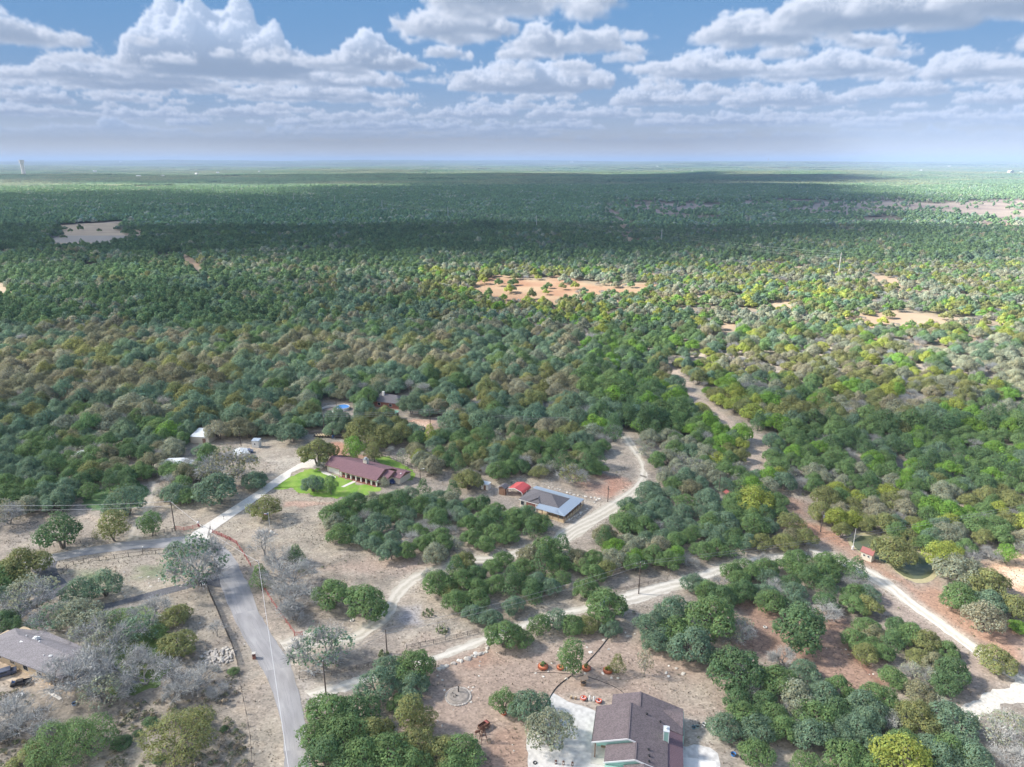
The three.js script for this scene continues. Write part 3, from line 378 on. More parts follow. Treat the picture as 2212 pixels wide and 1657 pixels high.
function lobes(r, n, kind) {                                         // the masses of foliage that make a crown
  const L = [];
  if (kind === 'cone') for (let i = 0; i < n; i++) { const t = Math.pow((i + .5) / n, .8), a = i * 2.4 + r(), q = (1 - t) * .62 * Math.sqrt(.3 + .7 * r()); L.push([Math.cos(a) * q, .35 + t * 1.75, Math.sin(a) * q, .30 + .30 * (1 - t)]); }
  else if (kind === 'egg') for (let i = 0; i < n; i++) { const t = (i + .5) / n, a = i * 2.4 + r(), q = Math.sin(Math.PI * (.15 + .8 * t)) * .6 * (.6 + .4 * r()); L.push([Math.cos(a) * q, .5 + t * 1.25, Math.sin(a) * q, .30 + .16 * r()]); }
  else { L.push([.1 * r(), 1.05, .1 * r(), .42]); for (let i = 1; i < n; i++) { const a = i * 2.399 + r() * .8, q = .34 + .44 * Math.sqrt(r()); L.push([Math.cos(a) * q, .98 - .62 * q * q + .22 * (r() - .5), Math.sin(a) * q, .16 + .2 * r()]); } for (let i = 0; i < n / 4; i++) { const a = r() * 6.28, q = .6 + .25 * r(); L.push([Math.cos(a) * q, .42 + .16 * r(), Math.sin(a) * q, .15 + .13 * r()]); } }
  return L;
}
function crown(seed, o) {                                            // o: n leaves, size, lobes, kind, drop (share of the crown left open)
  const r = rng(seed), S = soup(), L = lobes(r, o.lobes, o.kind); if (o.stretch) for (const l of L) { l[0] *= o.stretch[0]; l[2] *= o.stretch[1]; } const tint = L.map(() => .82 + .36 * r()), area = L.map((l) => l[3] * l[3]), sum = area.reduce((a, b) => a + b);
  L.forEach(([cx, cy0, cz, R], q) => {
    const n = Math.round(o.n * area[q] / sum);
    for (let i = 0; i < n; i++) {
      const yy = 1 - 1.6 * r(), a = r() * 6.2832, h = Math.sqrt(Math.max(0, 1 - yy * yy)), dx = Math.cos(a) * h, dz = Math.sin(a) * h, rr = R * (r() < .14 ? 1 + .38 * r() : .78 + .26 * r());
      const x = cx + dx * rr, y = cy0 + yy * rr * .82, z = cz + dz * rr; let hid = false;
      for (let m = 0; m < L.length && !hid; m++) if (m !== q) { const e = L[m]; hid = Math.hypot(x - e[0], (y - e[1]) / .82, z - e[2]) < e[3] * .74; }
      if (hid) continue;
      const j = o.j ?? .42; let nx = dx + j * (r() * 2 - 1), ny = yy + .4 + j * (r() * 2 - 1), nz = dz + j * (r() * 2 - 1); const l = Math.hypot(nx, ny, nz); const v = tint[q] * (.72 + .56 * r()), hue = r();
      leaf(S, r, x, y, z, nx / l, ny / l, nz / l, o.size, [v * (.9 + .25 * hue), v, v * (1.08 - .25 * hue)]);
    }
  });
  return { g: S.build(), L };
}
function limbs(seed, L, stems = 2, thick = .05) {                    // trunk and branches that reach into the foliage
  const r = rng(seed + 900), out = [], tube = (a, b, r0, r1) => out.push(bar(a, b, r0, 5, r1));
  const bases = Array.from({ length: stems }, (_, i) => { const a = i / stems * 6.28 + r(); return { b: [Math.cos(a) * .05, -.03, Math.sin(a) * .05], f: [Math.cos(a) * .17 + .06 * (r() - .5), .36 + .14 * r(), Math.sin(a) * .17 + .06 * (r() - .5)] }; });
  for (const s of bases) { const m = [(s.b[0] + s.f[0]) / 2 + .05 * (r() - .5), (s.b[1] + s.f[1]) / 2, (s.b[2] + s.f[2]) / 2 + .05 * (r() - .5)]; tube(s.b, m, thick * 1.25, thick); tube(m, s.f, thick, thick * .85); }
  for (const [x, y, z, R] of L) { const s = bases.reduce((p, q) => Math.hypot(q.f[0] - x, q.f[2] - z) < Math.hypot(p.f[0] - x, p.f[2] - z) ? q : p), m = [lerp(s.f[0], x, .5) + .1 * (r() - .5), lerp(s.f[1], y, .5) + .06 * r(), lerp(s.f[2], z, .5) + .1 * (r() - .5)]; tube(s.f, m, thick * .7, thick * .45); tube(m, [x, y + R * .3, z], thick * .45, thick * .15); }
  return merged(out);
}
function twigs(seed, o) {                                            // bare, lichen-grey branchwork: crooked limbs that fork down to fine twigs
  const r = rng(seed), S = soup(), limb = [];
  const fine = (p, d, len) => { // a crooked spray of flat twigs
    const k0 = .7 + .6 * r(), k = [k0 * (.98 + .06 * r()), k0, k0 * (1 + .06 * r())]; let a = p, v = d; const n = 3;
    for (let i = 0; i < n; i++) { const b = [a[0] + v[0] * len / n, a[1] + v[1] * len / n, a[2] + v[2] * len / n], w = o.w * (1 - .22 * i), q = [r() - .5, r() - .5, r() - .5], l = Math.hypot(...q) || 1, s = q.map((t) => t / l * w); S.tri([a[0] - s[0], a[1] - s[1], a[2] - s[2]], [a[0] + s[0], a[1] + s[1], a[2] + s[2]], b, k); a = b; v = [v[0] + (r() - .5) * 1.1, v[1] + (r() - .5) * 1.0, v[2] + (r() - .5) * 1.1]; const m = Math.hypot(...v); v = v.map((t) => t / m); }
  };
  const grow = (p, d, len, rad, depth) => {
    const b = p.map((t, i) => t + d[i] * len); if (rad > .008) limb.push(bar(p, b, rad, 4, rad * .72)); else S.tri([p[0] - rad, p[1], p[2]], [p[0] + rad, p[1], p[2]], b, [.9, .9, .92]);
    if (depth <= 1) for (let i = 0; i < o.fine; i++) { const t = .3 + .7 * r(), q = p.map((s, k) => lerp(s, b[k], t)); const v = [d[0] + (r() - .5) * 2, d[1] + (r() - .3) * 1.4, d[2] + (r() - .5) * 2], m = Math.hypot(...v); fine(q, v.map((s) => s / m), (.14 + .16 * r()) * o.reach); }
    if (!depth) return;
    const n = 2 + (r() < .55 ? 1 : 0); for (let i = 0; i < n; i++) { const v = [d[0] + (r() - .5) * 1.7, d[1] * .75 + (r() - .42) * .9, d[2] + (r() - .5) * 1.7], m = Math.hypot(...v); grow(b, v.map((t) => t / m), len * (.66 + .2 * r()), rad * .62, depth - 1); }
  };
  const st = o.stems; for (let i = 0; i < st; i++) { const a = i / st * 6.28 + r(), v = [Math.cos(a) * (st > 1 ? .6 : .1), 1, Math.sin(a) * (st > 1 ? .6 : .1)], m = Math.hypot(...v); grow([Math.cos(a) * .03, -.03, Math.sin(a) * .03], v.map((t) => t / m), .34, .05, o.depth); }
  return { g: S.build(), limb: merged(limb) };
}
const FORM = {};
[[1, 2], [2, 3], [3, 1], [4, 2], [5, 3], [6, 2], [7, 1]].forEach(([s, st], i) => { const c = crown(s * 31, { stretch: [.82 + .36 * hash2(s, 3), .82 + .36 * hash2(s, 9)], n: 6600, size: .074, lobes: 21 + i % 3 * 3 }); FORM['oak' + i] = [['trunk', limbs(s, c.L, st), BARK], ['crown', c.g]]; });
[[1], [2]].forEach(([s], i) => { const c = crown(s * 57, { n: 3600, size: .072, lobes: 17, j: .6 }); FORM['open' + i] = [['trunk', limbs(s + 40, c.L, 3, .045), BARK], ['crown', c.g]]; });
{ const c = crown(811, { n: 3600, size: .076, lobes: 14, kind: 'egg', j: .6 }); FORM.round = [['trunk', limbs(71, c.L.slice(0, 6), 1, .05), BARK], ['crown', c.g]]; }
{ const c = crown(822, { n: 3200, size: .075, lobes: 12, kind: 'cone', j: .7 }); FORM.cone = [['trunk', limbs(72, c.L.slice(0, 4), 1, .045), BARK], ['crown', c.g]]; }
{ const c = crown(833, { n: 420, size: .12, lobes: 9, kind: 'egg', j: .9 }); FORM.sapling = [['trunk', limbs(73, c.L, 1, .03), BARKPALE], ['crown', c.g]]; }
[5, 6, 7].forEach((s, i) => { const t = twigs(s * 19, { depth: 5, fine: 4, w: .012, reach: 1.7, stems: 1 + i % 3 }); FORM['bare' + i] = [['trunk', t.limb, BARKPALE], ['twigs', t.g]]; });
[8, 9].forEach((s, i) => { const t = twigs(s * 23, { depth: 5, fine: 4, w: .0135, reach: 1.5, stems: 2 }), c = crown(s * 91, { n: 900, size: .08, lobes: 11, j: .9 }); FORM['moss' + i] = [['trunk', t.limb, BARKPALE], ['twigs', t.g], ['crown', c.g]]; });
{ const t = twigs(777, { depth: 4, fine: 14, w: .013, reach: 1.7, stems: 3 }); FORM.brush = [['trunk', t.limb, BARKPALE], ['twigs', t.g]]; }
{ const c = crown(855, { n: 9500, size: .046, lobes: 30, j: .6 }); FORM.spread = [['trunk', limbs(75, c.L.slice(0, 10), 3, .04), BARK], ['crown', c.g]]; }
const HIGH = { spread: .85, oak: 1.0, open: 1.0, round: 1.15, cone: 1.25, sapling: 1.2, bare: .95, moss: .95, brush: .9 }, MID = { spread: .6, oak: .8, open: .8, round: 1.1, cone: 1.05, sapling: 1.1, bare: .75, moss: .75, brush: .7 };
const protos = {};
function makeTree(form, hue) {                                       // one tree with its parts, kept to be cloned
  const key = form + hue; if (protos[key]) return protos[key];
  const o = new THREE.Group(); for (const [n, g, m] of FORM[form]) { const q = shadows(new THREE.Mesh(g, n === 'trunk' ? m : n === 'twigs' ? LEAFMAT.bare : LEAFMAT[hue])); q.name = n; o.add(q); }
  return protos[key] = o;
}
const things = [];                                                   // every tree that stands as a thing of its own: for labels, spacing and roads
const PLAIN = { oak: 'live_oak', open: 'live_oak', round: 'shade_tree', cone: 'juniper', spread: 'juniper', sapling: 'young_tree', bare: 'bare_tree', moss: 'mossy_oak', brush: 'bush' }, CAT = { spread: 'tree', oak: 'tree', open: 'tree', round: 'tree', cone: 'tree', sapling: 'tree', bare: 'tree', moss: 'tree', brush: 'bush' };
function plant(x, z, rad, form, hue, label, group, turn = 0, tall = 1) {
  const f = form.replace(/\d/, ''), o = makeTree(form, hue).clone(); o.name = numbered(PLAIN[f]); o.position.set(x, terrain(x, z), z); o.rotation.y = turn; o.scale.set(rad, rad * HIGH[f] * tall, rad); scene.add(o); tag(o, label, CAT[f], group); things.push({ x, z, rad }); return o;
}
let treeCount = 0;
function T(r, x, y, w, form, hue, label, tall = 1) {                 // centre and width of the crown as the picture shows it
  const f = form.replace(/\d/, ''), wd = w * REG[r][2], p0 = QW(r, x, y), dist = Math.hypot(p0[0], p0[1], EYE) * .97, rad = wd / FL * dist * .5 * ({ round: 1.3, cone: 1.22, sapling: 1.3 }[f] ?? 1), p = QW(r, x, y, rad * MID[f] * HIGH[f] * tall);
  treeCount++; return plant(p[0], p[1], rad, form, hue, label, undefined, (treeCount * 2.4) % 6.28, tall);
}
// single trees and small groups near the camera
T(1, 110, 512, 215, 'oak0', 'olive', 'dark olive oak where the paved road meets the black driveway at far left');
T(1, 22, 585, 170, 'oak1', 'green', 'green oak at left edge below the olive oak by the road');
T(1, 5, 690, 130, 'oak2', 'teal', 'grey-green oak at left edge above the black parking court');
T(1, 30, 825, 130, 'oak3', 'deep', 'dark green oak beside the parking court near the grey house roof');
T(1, 104, 866, 58, 'cone', 'deep', 'small dark shrub at upper corner of the grey house roof');
T(1, 330, 318, 205, 'open0', 'deep', 'dark airy oak in the dry field left of the round tree', 1.25);
T(1, 632, 297, 136, 'round', 'olive', 'round olive tree left of the gravel track entrance', .8);
T(1, 836, 288, 104, 'round', 'green', 'leafy green tree just right of the gravel track entrance', .85);
T(1, 536, 358, 44, 'sapling', 'olive', 'thin sapling by the roadside fence left of the track');
T(1, 700, 155, 214, 'open1', 'teal', 'blue-green oak on the shaded lawn inside the dirt loop');
T(1, 488, 105, 120, 'open0', 'green', 'slim oak at the bend of the dirt loop');
T(1, 35, 220, 170, 'moss0', 'tan', 'brown half-bare oak at left edge of the dry field', 1.1);
T(1, 985, 430, 120, 'open1', 'teal', 'green left crown of the twin oak at the road bend');
T(1, 1095, 490, 330, 'moss1', 'teal', 'large lichen-grey oak leaning over the road bend', 1.2);
T(1, 1480, 400, 235, 'bare0', 'bare', 'grey leafless tree nearest the flag pole in the roadside thicket');
T(1, 1610, 560, 260, 'bare1', 'bare', 'grey leafless tree in the middle of the roadside thicket');
T(1, 1660, 700, 240, 'bare2', 'bare', 'grey leafless tree at the near end of the roadside thicket');
T(1, 1560, 470, 190, 'bare2', 'bare', 'grey leafless tree behind the utility pole in the roadside thicket');
T(1, 1560, 690, 190, 'bare0', 'bare', 'grey leafless tree beside the red wire fence in the thicket');
T(1, 1640, 790, 150, 'brush', 'bare', 'tangle of grey brush closing the near end of the thicket');
T(1, 1455, 592, 110, 'cone', 'green', 'green juniper at the foot of the pole by the thicket', .7);
T(1, 1655, 468, 95, 'cone', 'deep', 'dark juniper on the field side of the grey thicket', .7);
T(1, 1690, 532, 56, 'cone', 'deep', 'small dark juniper at the field edge of the grey thicket', .7);
T(1, 1482, 196, 178, 'open0', 'olive', 'lone olive oak in the dry field above the flag pole', 1.1);
T(1, 175, 665, 250, 'moss0', 'grey', 'pale grey oak over the black driveway at the left');
T(1, 440, 660, 180, 'open1', 'teal', 'blue-green oak standing in the fenced paddock, left one');
T(1, 580, 618, 190, 'open0', 'teal', 'blue-green oak spreading along the paddock, right one');
T(1, 300, 800, 210, 'moss1', 'teal', 'grey-green oak behind the pale path of the grey-roofed house', .9);
T(1, 420, 780, 210, 'open0', 'grey', 'grey-leaved oak between paddock and black driveway fork', .9);
T(1, 520, 850, 240, 'moss0', 'grey', 'grey oak over the bend of the pale garden path', .9);
T(1, 640, 830, 190, 'moss1', 'green', 'green mossy oak above the garden lawn', .9);
T(1, 760, 880, 220, 'moss0', 'teal', 'mossy oak right of the garden path', .9);
T(1, 830, 765, 200, 'bare1', 'bare', 'bare grey tree leaning over the black driveway');
T(1, 982, 800, 165, 'oak2', 'olive', 'bright olive oak between garden and roadside fence', .9);
T(1, 985, 960, 190, 'oak4', 'olive', 'brown-olive oak below the bright one near the rock pile', .85);
T(1, 860, 900, 130, 'open1', 'green', 'green oak hugging the olive pair in the garden', .8);
T(1, 1205, 880, 130, 'bare0', 'bare', 'small bare tree beside the rock pile');
T(1, 590, 960, 210, 'moss1', 'grey', 'forked grey oak at the right corner of the grey roof', 1.1);
T(1, 660, 1060, 250, 'bare2', 'bare', 'bare oak over the shaded patio of the grey-roofed house');
T(1, 460, 1100, 300, 'bare1', 'bare', 'bare oak spreading over the lower edge of the grey roof');
T(1, 300, 1130, 230, 'bare0', 'bare', 'bare oak in front of the grey roof, leftmost');
T(1, 560, 1220, 220, 'moss0', 'grey', 'grey oak with a few leaves below the patio');
T(1, 800, 1110, 230, 'bare2', 'bare', 'bare leaning oak on the garden lawn');
T(1, 960, 1120, 210, 'bare0', 'bare', 'bare oak between the garden lawn and the rock pile');
T(1, 1090, 1150, 220, 'bare1', 'bare', 'bare oak right below the rock pile');
T(1, 960, 1240, 150, 'brush', 'bare', 'grey brush below the bare oaks of the garden');
T(1, 1225, 1220, 120, 'brush', 'bare', 'grey brush beside the black roadside fence');
T(1, 60, 1330, 210, 'bare1', 'bare', 'pale bare tree at the left edge below the parked machines');
T(1, 190, 1400, 200, 'bare2', 'bare', 'fallen-looking bare tree above the big green bush');
T(1, 20, 1450, 120, 'brush', 'bare', 'pale brush at the left edge, lowest');
T(1, 325, 1530, 270, 'spread', 'green', 'big green juniper at lower left, left half of a pair');
T(1, 470, 1500, 270, 'spread', 'green', 'big green juniper at lower left, right half of a pair', 1.1);
T(1, 150, 1610, 190, 'oak3', 'olive', 'yellowish bush at the bottom left corner', .6);
T(1, 1010, 1480, 340, 'spread', 'olive', 'wide olive juniper in the brush left of the road');
T(1, 1085, 1400, 180, 'spread', 'olive', 'yellow-olive juniper top behind the wide one', .6);
T(1, 842, 1402, 84, 'oak1', 'deep', 'dark bush above left of the wide olive juniper', .6);
T(1, 770, 1466, 52, 'oak2', 'deep', 'small dark bush left of the wide olive juniper', .6);
T(1, 680, 1512, 96, 'oak0', 'deep', 'dark bush in the brush right of the green juniper pair', .6);
T(1, 892, 1612, 62, 'oak4', 'deep', 'low dark bush below the wide olive juniper', .6);
T(1, 1252, 1440, 46, 'oak3', 'deep', 'small dark bush between the wide juniper and the road', .7);
T(1, 1305, 1115, 64, 'oak2', 'green', 'green shrub growing at the black roadside fence', .7);
T(2, 415, 965, 310, 'moss1', 'teal', 'open grey-green oak between the gravel lane and its road entrance', 1.15);
T(2, 500, 1010, 130, 'brush', 'bare', 'grey brush under the open oak by the lane entrance');
T(2, 485, 675, 215, 'oak4', 'green', 'green oak between thicket and lane, left one of a pair');
T(2, 665, 720, 265, 'oak1', 'green', 'green oak between thicket and lane, right one of a pair', .9);
T(2, 735, 1180, 230, 'open0', 'teal', 'leaning oak at the near side of the pale track, left one');
T(2, 800, 1095, 190, 'oak2', 'teal', 'oak at the near side of the pale track, middle one');
T(2, 950, 1075, 210, 'oak0', 'green', 'oak by the head of the stone row', 1.1);
T(2, 935, 1190, 190, 'oak3', 'teal', 'low oak below the stone row oak', .9);
T(2, 860, 1290, 130, 'oak4', 'green', 'dark oak between leaning oak and yellow-olive bush', .8);
T(2, 920, 1350, 150, 'round', 'olive', 'yellow-olive bushy tree, taller of two, left of the stone ring', .95);
T(2, 1010, 1385, 110, 'round', 'olive', 'yellow-olive bushy tree, smaller of two, left of the stone ring', .8);
T(2, 470, 1345, 270, 'oak1', 'green', 'big oak at the roadside, topmost of the bottom grove');
T(2, 620, 1335, 230, 'oak4', 'deep', 'dark oak in the top row of the bottom grove');
T(2, 395, 1470, 210, 'oak2', 'green', 'oak hanging over the road edge in the bottom grove');
T(2, 560, 1460, 280, 'oak0', 'green', 'big oak in the middle of the bottom grove');
T(2, 720, 1460, 230, 'oak3', 'olive', 'olive-green oak in the middle of the bottom grove');
T(2, 450, 1590, 260, 'oak4', 'deep', 'oak at the bottom edge nearest the road');
T(2, 640, 1590, 260, 'oak1', 'green', 'oak at the bottom edge, second from the road');
T(2, 810, 1560, 260, 'oak2', 'green', 'oak at the bottom edge, third from the road');
T(2, 960, 1520, 220, 'oak0', 'olive', 'olive oak right of centre in the bottom grove');
T(2, 940, 1630, 210, 'oak3', 'green', 'oak at the bottom edge, fourth from the road');
T(2, 1090, 1570, 200, 'oak4', 'olive', 'olive oak in the right part of the bottom grove', .9);
T(2, 1220, 1560, 240, 'oak2', 'green', 'oak at the right tip of the bottom grove by the rusty windmill', .9);
T(2, 1180, 1650, 180, 'oak1', 'green', 'oak at the bottom edge, last before the yard');
T(2, 1442, 1275, 165, 'open0', 'green', 'small oak with a clay pot at its foot, left of the black pipe', 1.1);
T(2, 1590, 1305, 215, 'oak4', 'teal', 'oak beside the black pipe, between potted oak and gravel yard');
T(2, 1705, 1425, 265, 'open1', 'grey', 'grey-green feathery tree on the white gravel yard', 1.15);
T(3, 70, 905, 215, 'oak1', 'green', 'oak at the left end of the row below the pale track');
T(3, 175, 930, 130, 'open0', 'green', 'oak second from left in the row below the pale track', 1.1);
T(3, 268, 850, 140, 'open1', 'green', 'slender oak third in the row below the pale track', 1.2);
T(3, 360, 820, 150, 'open0', 'teal', 'slender oak fourth in the row below the pale track', 1.1);
T(3, 450, 850, 150, 'oak2', 'green', 'oak fifth in the row below the pale track', 1.05);
T(3, 540, 850, 130, 'oak0', 'olive', 'brownish oak behind the big one above the pipe end', 1.0);
T(3, 645, 735, 235, 'oak3', 'green', 'big rounded oak at the edge of the pale track above the pipe', 1.05);
T(3, 668, 872, 118, 'oak4', 'teal', 'small oak at the upper end of the black pipe');
T(3, 446, 1035, 136, 'round', 'green', 'dense upright green tree between orange tyre planters', 1.1);
T(3, 705, 1082, 88, 'cone', 'olive', 'yellow-green conical shrub right of the last orange planter', .8);
T(3, 860, 1062, 96, 'sapling', 'tan', 'thin pale young tree among white rocks in the yard', 1.0);
T(3, 900, 850, 190, 'oak0', 'teal', 'blue-green oak at the left of the yard-side grove', 1);
T(3, 1010, 770, 220, 'oak1', 'teal', 'blue-green oak touching the pale track, yard-side grove');
T(3, 1240, 800, 290, 'oak2', 'green', 'tall spreading oak at the right of the yard-side grove', 1.15);
T(3, 1030, 870, 190, 'oak4', 'green', 'oak in the middle of the yard-side grove');
T(3, 920, 940, 170, 'oak3', 'teal', 'low oak at the near left of the yard-side grove', .9);
T(3, 1125, 960, 250, 'oak3', 'teal', 'multi-stemmed oak with pale trunks facing the white rocks', 1.1);
T(3, 1378, 870, 190, 'moss0', 'grey', 'grey half-bare oak between tall oak and red soil', 1.1);
T(3, 1380, 1090, 280, 'oak0', 'deep', 'dark green oak right of the yard, above the bottom grove');
T(3, 1632, 1030, 135, 'bare2', 'tan', 'upright bare tan tree standing on red soil', 1.35);
T(3, 1730, 850, 300, 'oak1', 'deep', 'big dark round oak on red soil', 1);
T(3, 1760, 1110, 160, 'oak2', 'teal', 'oak on the red soil right of the bare tan tree', .95);
T(4, 1180, 990, 112, 'oak3', 'green', 'small green oak alone beside the white track');
T(4, 1455, 1042, 165, 'oak4', 'olive', 'olive oak overhanging the white track at the right', .9);
T(4, 1378, 800, 195, 'open1', 'tan', 'pinkish-brown oak on red soil right of the white track', 1.1);
T(4, 1215, 1385, 205, 'oak0', 'teal', 'blue-green oak left of the white spur track', 1);
T(4, 940, 1600, 300, 'oak2', 'lime', 'yellow-green oak at the bottom edge right of centre', .95);
T(4, 1150, 1600, 200, 'oak3', 'teal', 'oak at the bottom edge right of the yellow-green one');
T(4, 1320, 1590, 200, 'oak1', 'teal', 'bluish oak at the bottom edge near the corner');
T(4, 1520, 1440, 220, 'moss1', 'grey', 'pale grey half-bare oak at the right edge below the spur', 1.1);
T(4, 1560, 1600, 180, 'bare1', 'bare', 'bare pale tree at the bottom right corner');
T(4, 880, 430, 195, 'oak4', 'olive', 'olive oak on the pond bank beside the small pump house');
T(4, 1118, 470, 110, 'round', 'lime', 'yellow-green upright tree at the right end of the pond', .9);
T(4, 1250, 540, 210, 'oak0', 'grey', 'grey-green oak right of the pond, far one');
T(4, 1400, 610, 190, 'oak1', 'olive', 'olive oak right of the pond next to sunlit soil');
T(4, 1250, 690, 190, 'oak2', 'green', 'oak right of the pond, nearest the white track');
T(4, 1410, 720, 170, 'oak3', 'teal', 'oak behind the pinkish-brown one right of the pond');
T(4, 1560, 745, 150, 'oak4', 'olive', 'olive oak at the right edge above the red soil');
T(4, 1575, 865, 100, 'oak2', 'bright', 'bright green bush at the right edge on red soil', .7);
T(4, 300, 275, 150, 'open0', 'olive', 'olive oak on the red bank left of the light pole', 1);
T(4, 100, 150, 220, 'oak3', 'lime', 'bright yellow-green oak in the sunlit woods', .95);
T(4, 1510, 455, 80, 'round', 'bright', 'small bright tree at the edge of the sunlit soil', .8);
T(6, 205, 690, 250, 'oak1', 'olive', 'big dark-olive oak at the garage end of the ranch house', 1.05);
T(6, 245, 765, 90, 'moss0', 'grey', 'small grey tree against the ranch house garage wall', 1.3);
T(6, 450, 672, 128, 'round', 'bright', 'vivid green tree behind the ranch house', .95);
T(6, 580, 700, 118, 'round', 'olive', 'olive tree behind the ranch house chimney', .8);
T(6, 702, 690, 90, 'bare0', 'bare', 'white-barked bare tree on the back lawn', 1.1);
T(6, 780, 730, 80, 'sapling', 'grey', 'thin pale tree by the back fence of the ranch house', 1.0);
T(6, 175, 905, 160, 'oak4', 'teal', 'dark oak on the front lawn of the ranch house');
T(6, 298, 915, 90, 'round', 'green', 'slim green tree on the front lawn right of the dark oak', 1.0);
T(6, 660, 905, 60, 'cone', 'grey', 'shrub at the corner of the ranch house porch', .8);
T(6, 500, 540, 260, 'oak2', 'olive', 'broad olive oak left in the group behind the ranch house', 1.05);
T(6, 660, 580, 230, 'oak0', 'olive', 'broad olive oak middle in the group behind the ranch house', 1.05);
T(6, 770, 560, 190, 'oak3', 'olive', 'brown-olive oak right in the group behind the ranch house', 1.05);
T(6, 900, 720, 140, 'open0', 'lime', 'yellow-green oak at the edge of the grove right of the ranch house', 1.1);
T(6, 968, 590, 100, 'cone', 'lime', 'yellow-green juniper below the red dirt yard', .9);
T(6, 1940, 840, 210, 'moss1', 'olive', 'olive half-bare oak on the clearing above the porch house', 1.0);
T(6, 1130, 890, 80, 'cone', 'brown', 'small brown shrub above the central grove', .6);
T(5, 1600, 525, 190, 'oak0', 'brown', 'brown oak behind the light pole by the sheds', 1);
T(5, 1760, 525, 160, 'oak3', 'teal', 'blue-green oak behind the small white shed', 1);
T(5, 1970, 560, 190, 'oak2', 'teal', 'blue-green oak right of the small white shed', 1);
T(5, 1140, 545, 180, 'oak4', 'bright', 'glossy green oak left of the white barn roof', 1);
T(5, 1540, 770, 330, 'moss1', 'brown', 'big brown half-bare oak beside the white carport', 1.1);
T(5, 1460, 930, 290, 'oak2', 'teal', 'broad blue-green oak beside the concrete drive');
T(5, 1720, 880, 180, 'oak3', 'teal', 'blue-green oak at the drive, right of the broad one', .9);
T(7, 280, 1060 + 270, 170, 'oak2', 'bright', 'bright green oak at the left foot of the lane-side woods', 1.05);
T(7, 420, 1395, 150, 'oak4', 'bright', 'bright green oak second at the foot of the lane-side woods', 1);
T(7, 570, 1330, 180, 'oak1', 'tan', 'tan-leaved oak between bright green ones in the lane-side woods', 1.2);
T(7, 690, 1390, 110, 'round', 'bright', 'small bright green oak right of the tan one', .8);
T(7, 790, 930, 150, 'oak0', 'brown', 'orange-brown oak top in the lane-side woods', 1);
// ---------------------------------------------------------------- groves near the camera: every tree a thing, as far as the three hundred that show largest; the rest and the far woods as masses
const PAL = {
  mixed: [['teal', 30], ['green', 24], ['deep', 14], ['olive', 9], ['brown', 9], ['grey', 10], ['tan', 4]], cool: [['teal', 46], ['green', 22], ['deep', 12], ['grey', 9], ['brown', 9], ['olive', 4]],
  sunny: [['grey', 30], ['teal', 9], ['green', 14], ['bright', 5], ['lime', 8], ['olive', 20], ['tan', 14]], autumn: [['brown', 15], ['tan', 14], ['olive', 15], ['teal', 38], ['green', 14], ['grey', 16]],  // sunny: paler leaf hues, adding sunlit brightness by colour
  fresh: [['green', 36], ['bright', 9], ['deep', 18], ['teal', 18], ['olive', 8], ['brown', 5]], cedar: [['deep', 46], ['green', 26], ['teal', 16], ['grey', 12]],  // cedar: dark juniper mix that also carries the far cloud-shade tone
};
const pick = (pal, v) => { let s = 0; for (const [, w] of pal) s += w; v *= s; for (const [k, w] of pal) if ((v -= w) < 0) return k; return pal[0][0]; };
const keepOut = [[road, .8], [lane, .3], [caliche, .3], [track1, .5]].map(([e, m]) => [[...resample(e.a, 60), ...resample(e.b, 60).reverse()], m]);
for (const p of [concrete, asphalt1, padA, padB, lawn, pond, spur]) keepOut.push([p, 1]);
for (const p of [sheds, backyard, dirtYard, porchYard, poolYard]) keepOut.push([toW(p), p === dirtYard || p === poolYard ? 2.5 : -1]);
const houseSpots = [[...W(820, 1020), 13], [...W(1190, 1090), 11], [...W(440, 948), 6], [...W(392, 1008), 5], [...W(185, 992), 5], [...W(845, 868), 10], [...W(842, 893), 9], [...W(740, 888), 9], [...W(738, 905), 8], [...W(1865, 1205), 3], [...W(1108, 1062), 8], [...W(100, 1420), 14]];
const outBox = keepOut.map(([p]) => [Math.min(...p.map((q) => q[0])) - 8, Math.max(...p.map((q) => q[0])) + 8, Math.min(...p.map((q) => q[1])) - 8, Math.max(...p.map((q) => q[1])) + 8]);
function blocked(x, z, rad) {
  for (let k = 0; k < keepOut.length; k++) { const b = outBox[k]; if (x < b[0] || x > b[1] || z < b[2] || z > b[3]) continue; if (polyDist(keepOut[k][0], x, z) < keepOut[k][1] + rad * (keepOut[k][1] < 0 ? 0.15 : .35)) return true; }
  for (const [a, b, r] of houseSpots) if (Math.hypot(x - a, z - b) < r) return true;
  return false;
}
const cells = new Map(), cellOf = (x, z) => Math.floor(x / 8) + ',' + Math.floor(z / 8);
const put = (t) => { const k = cellOf(t.x, t.z); (cells.get(k) ?? cells.set(k, []).get(k)).push(t); };
things.forEach(put);
function crowded(x, z, rad, f = .72) { for (let i = -1; i <= 1; i++) for (let j = -1; j <= 1; j++) for (const t of cells.get(cellOf(x + i * 8, z + j * 8)) ?? []) if (Math.hypot(t.x - x, t.z - z) < (t.rad + rad) * f) return true; return false; }
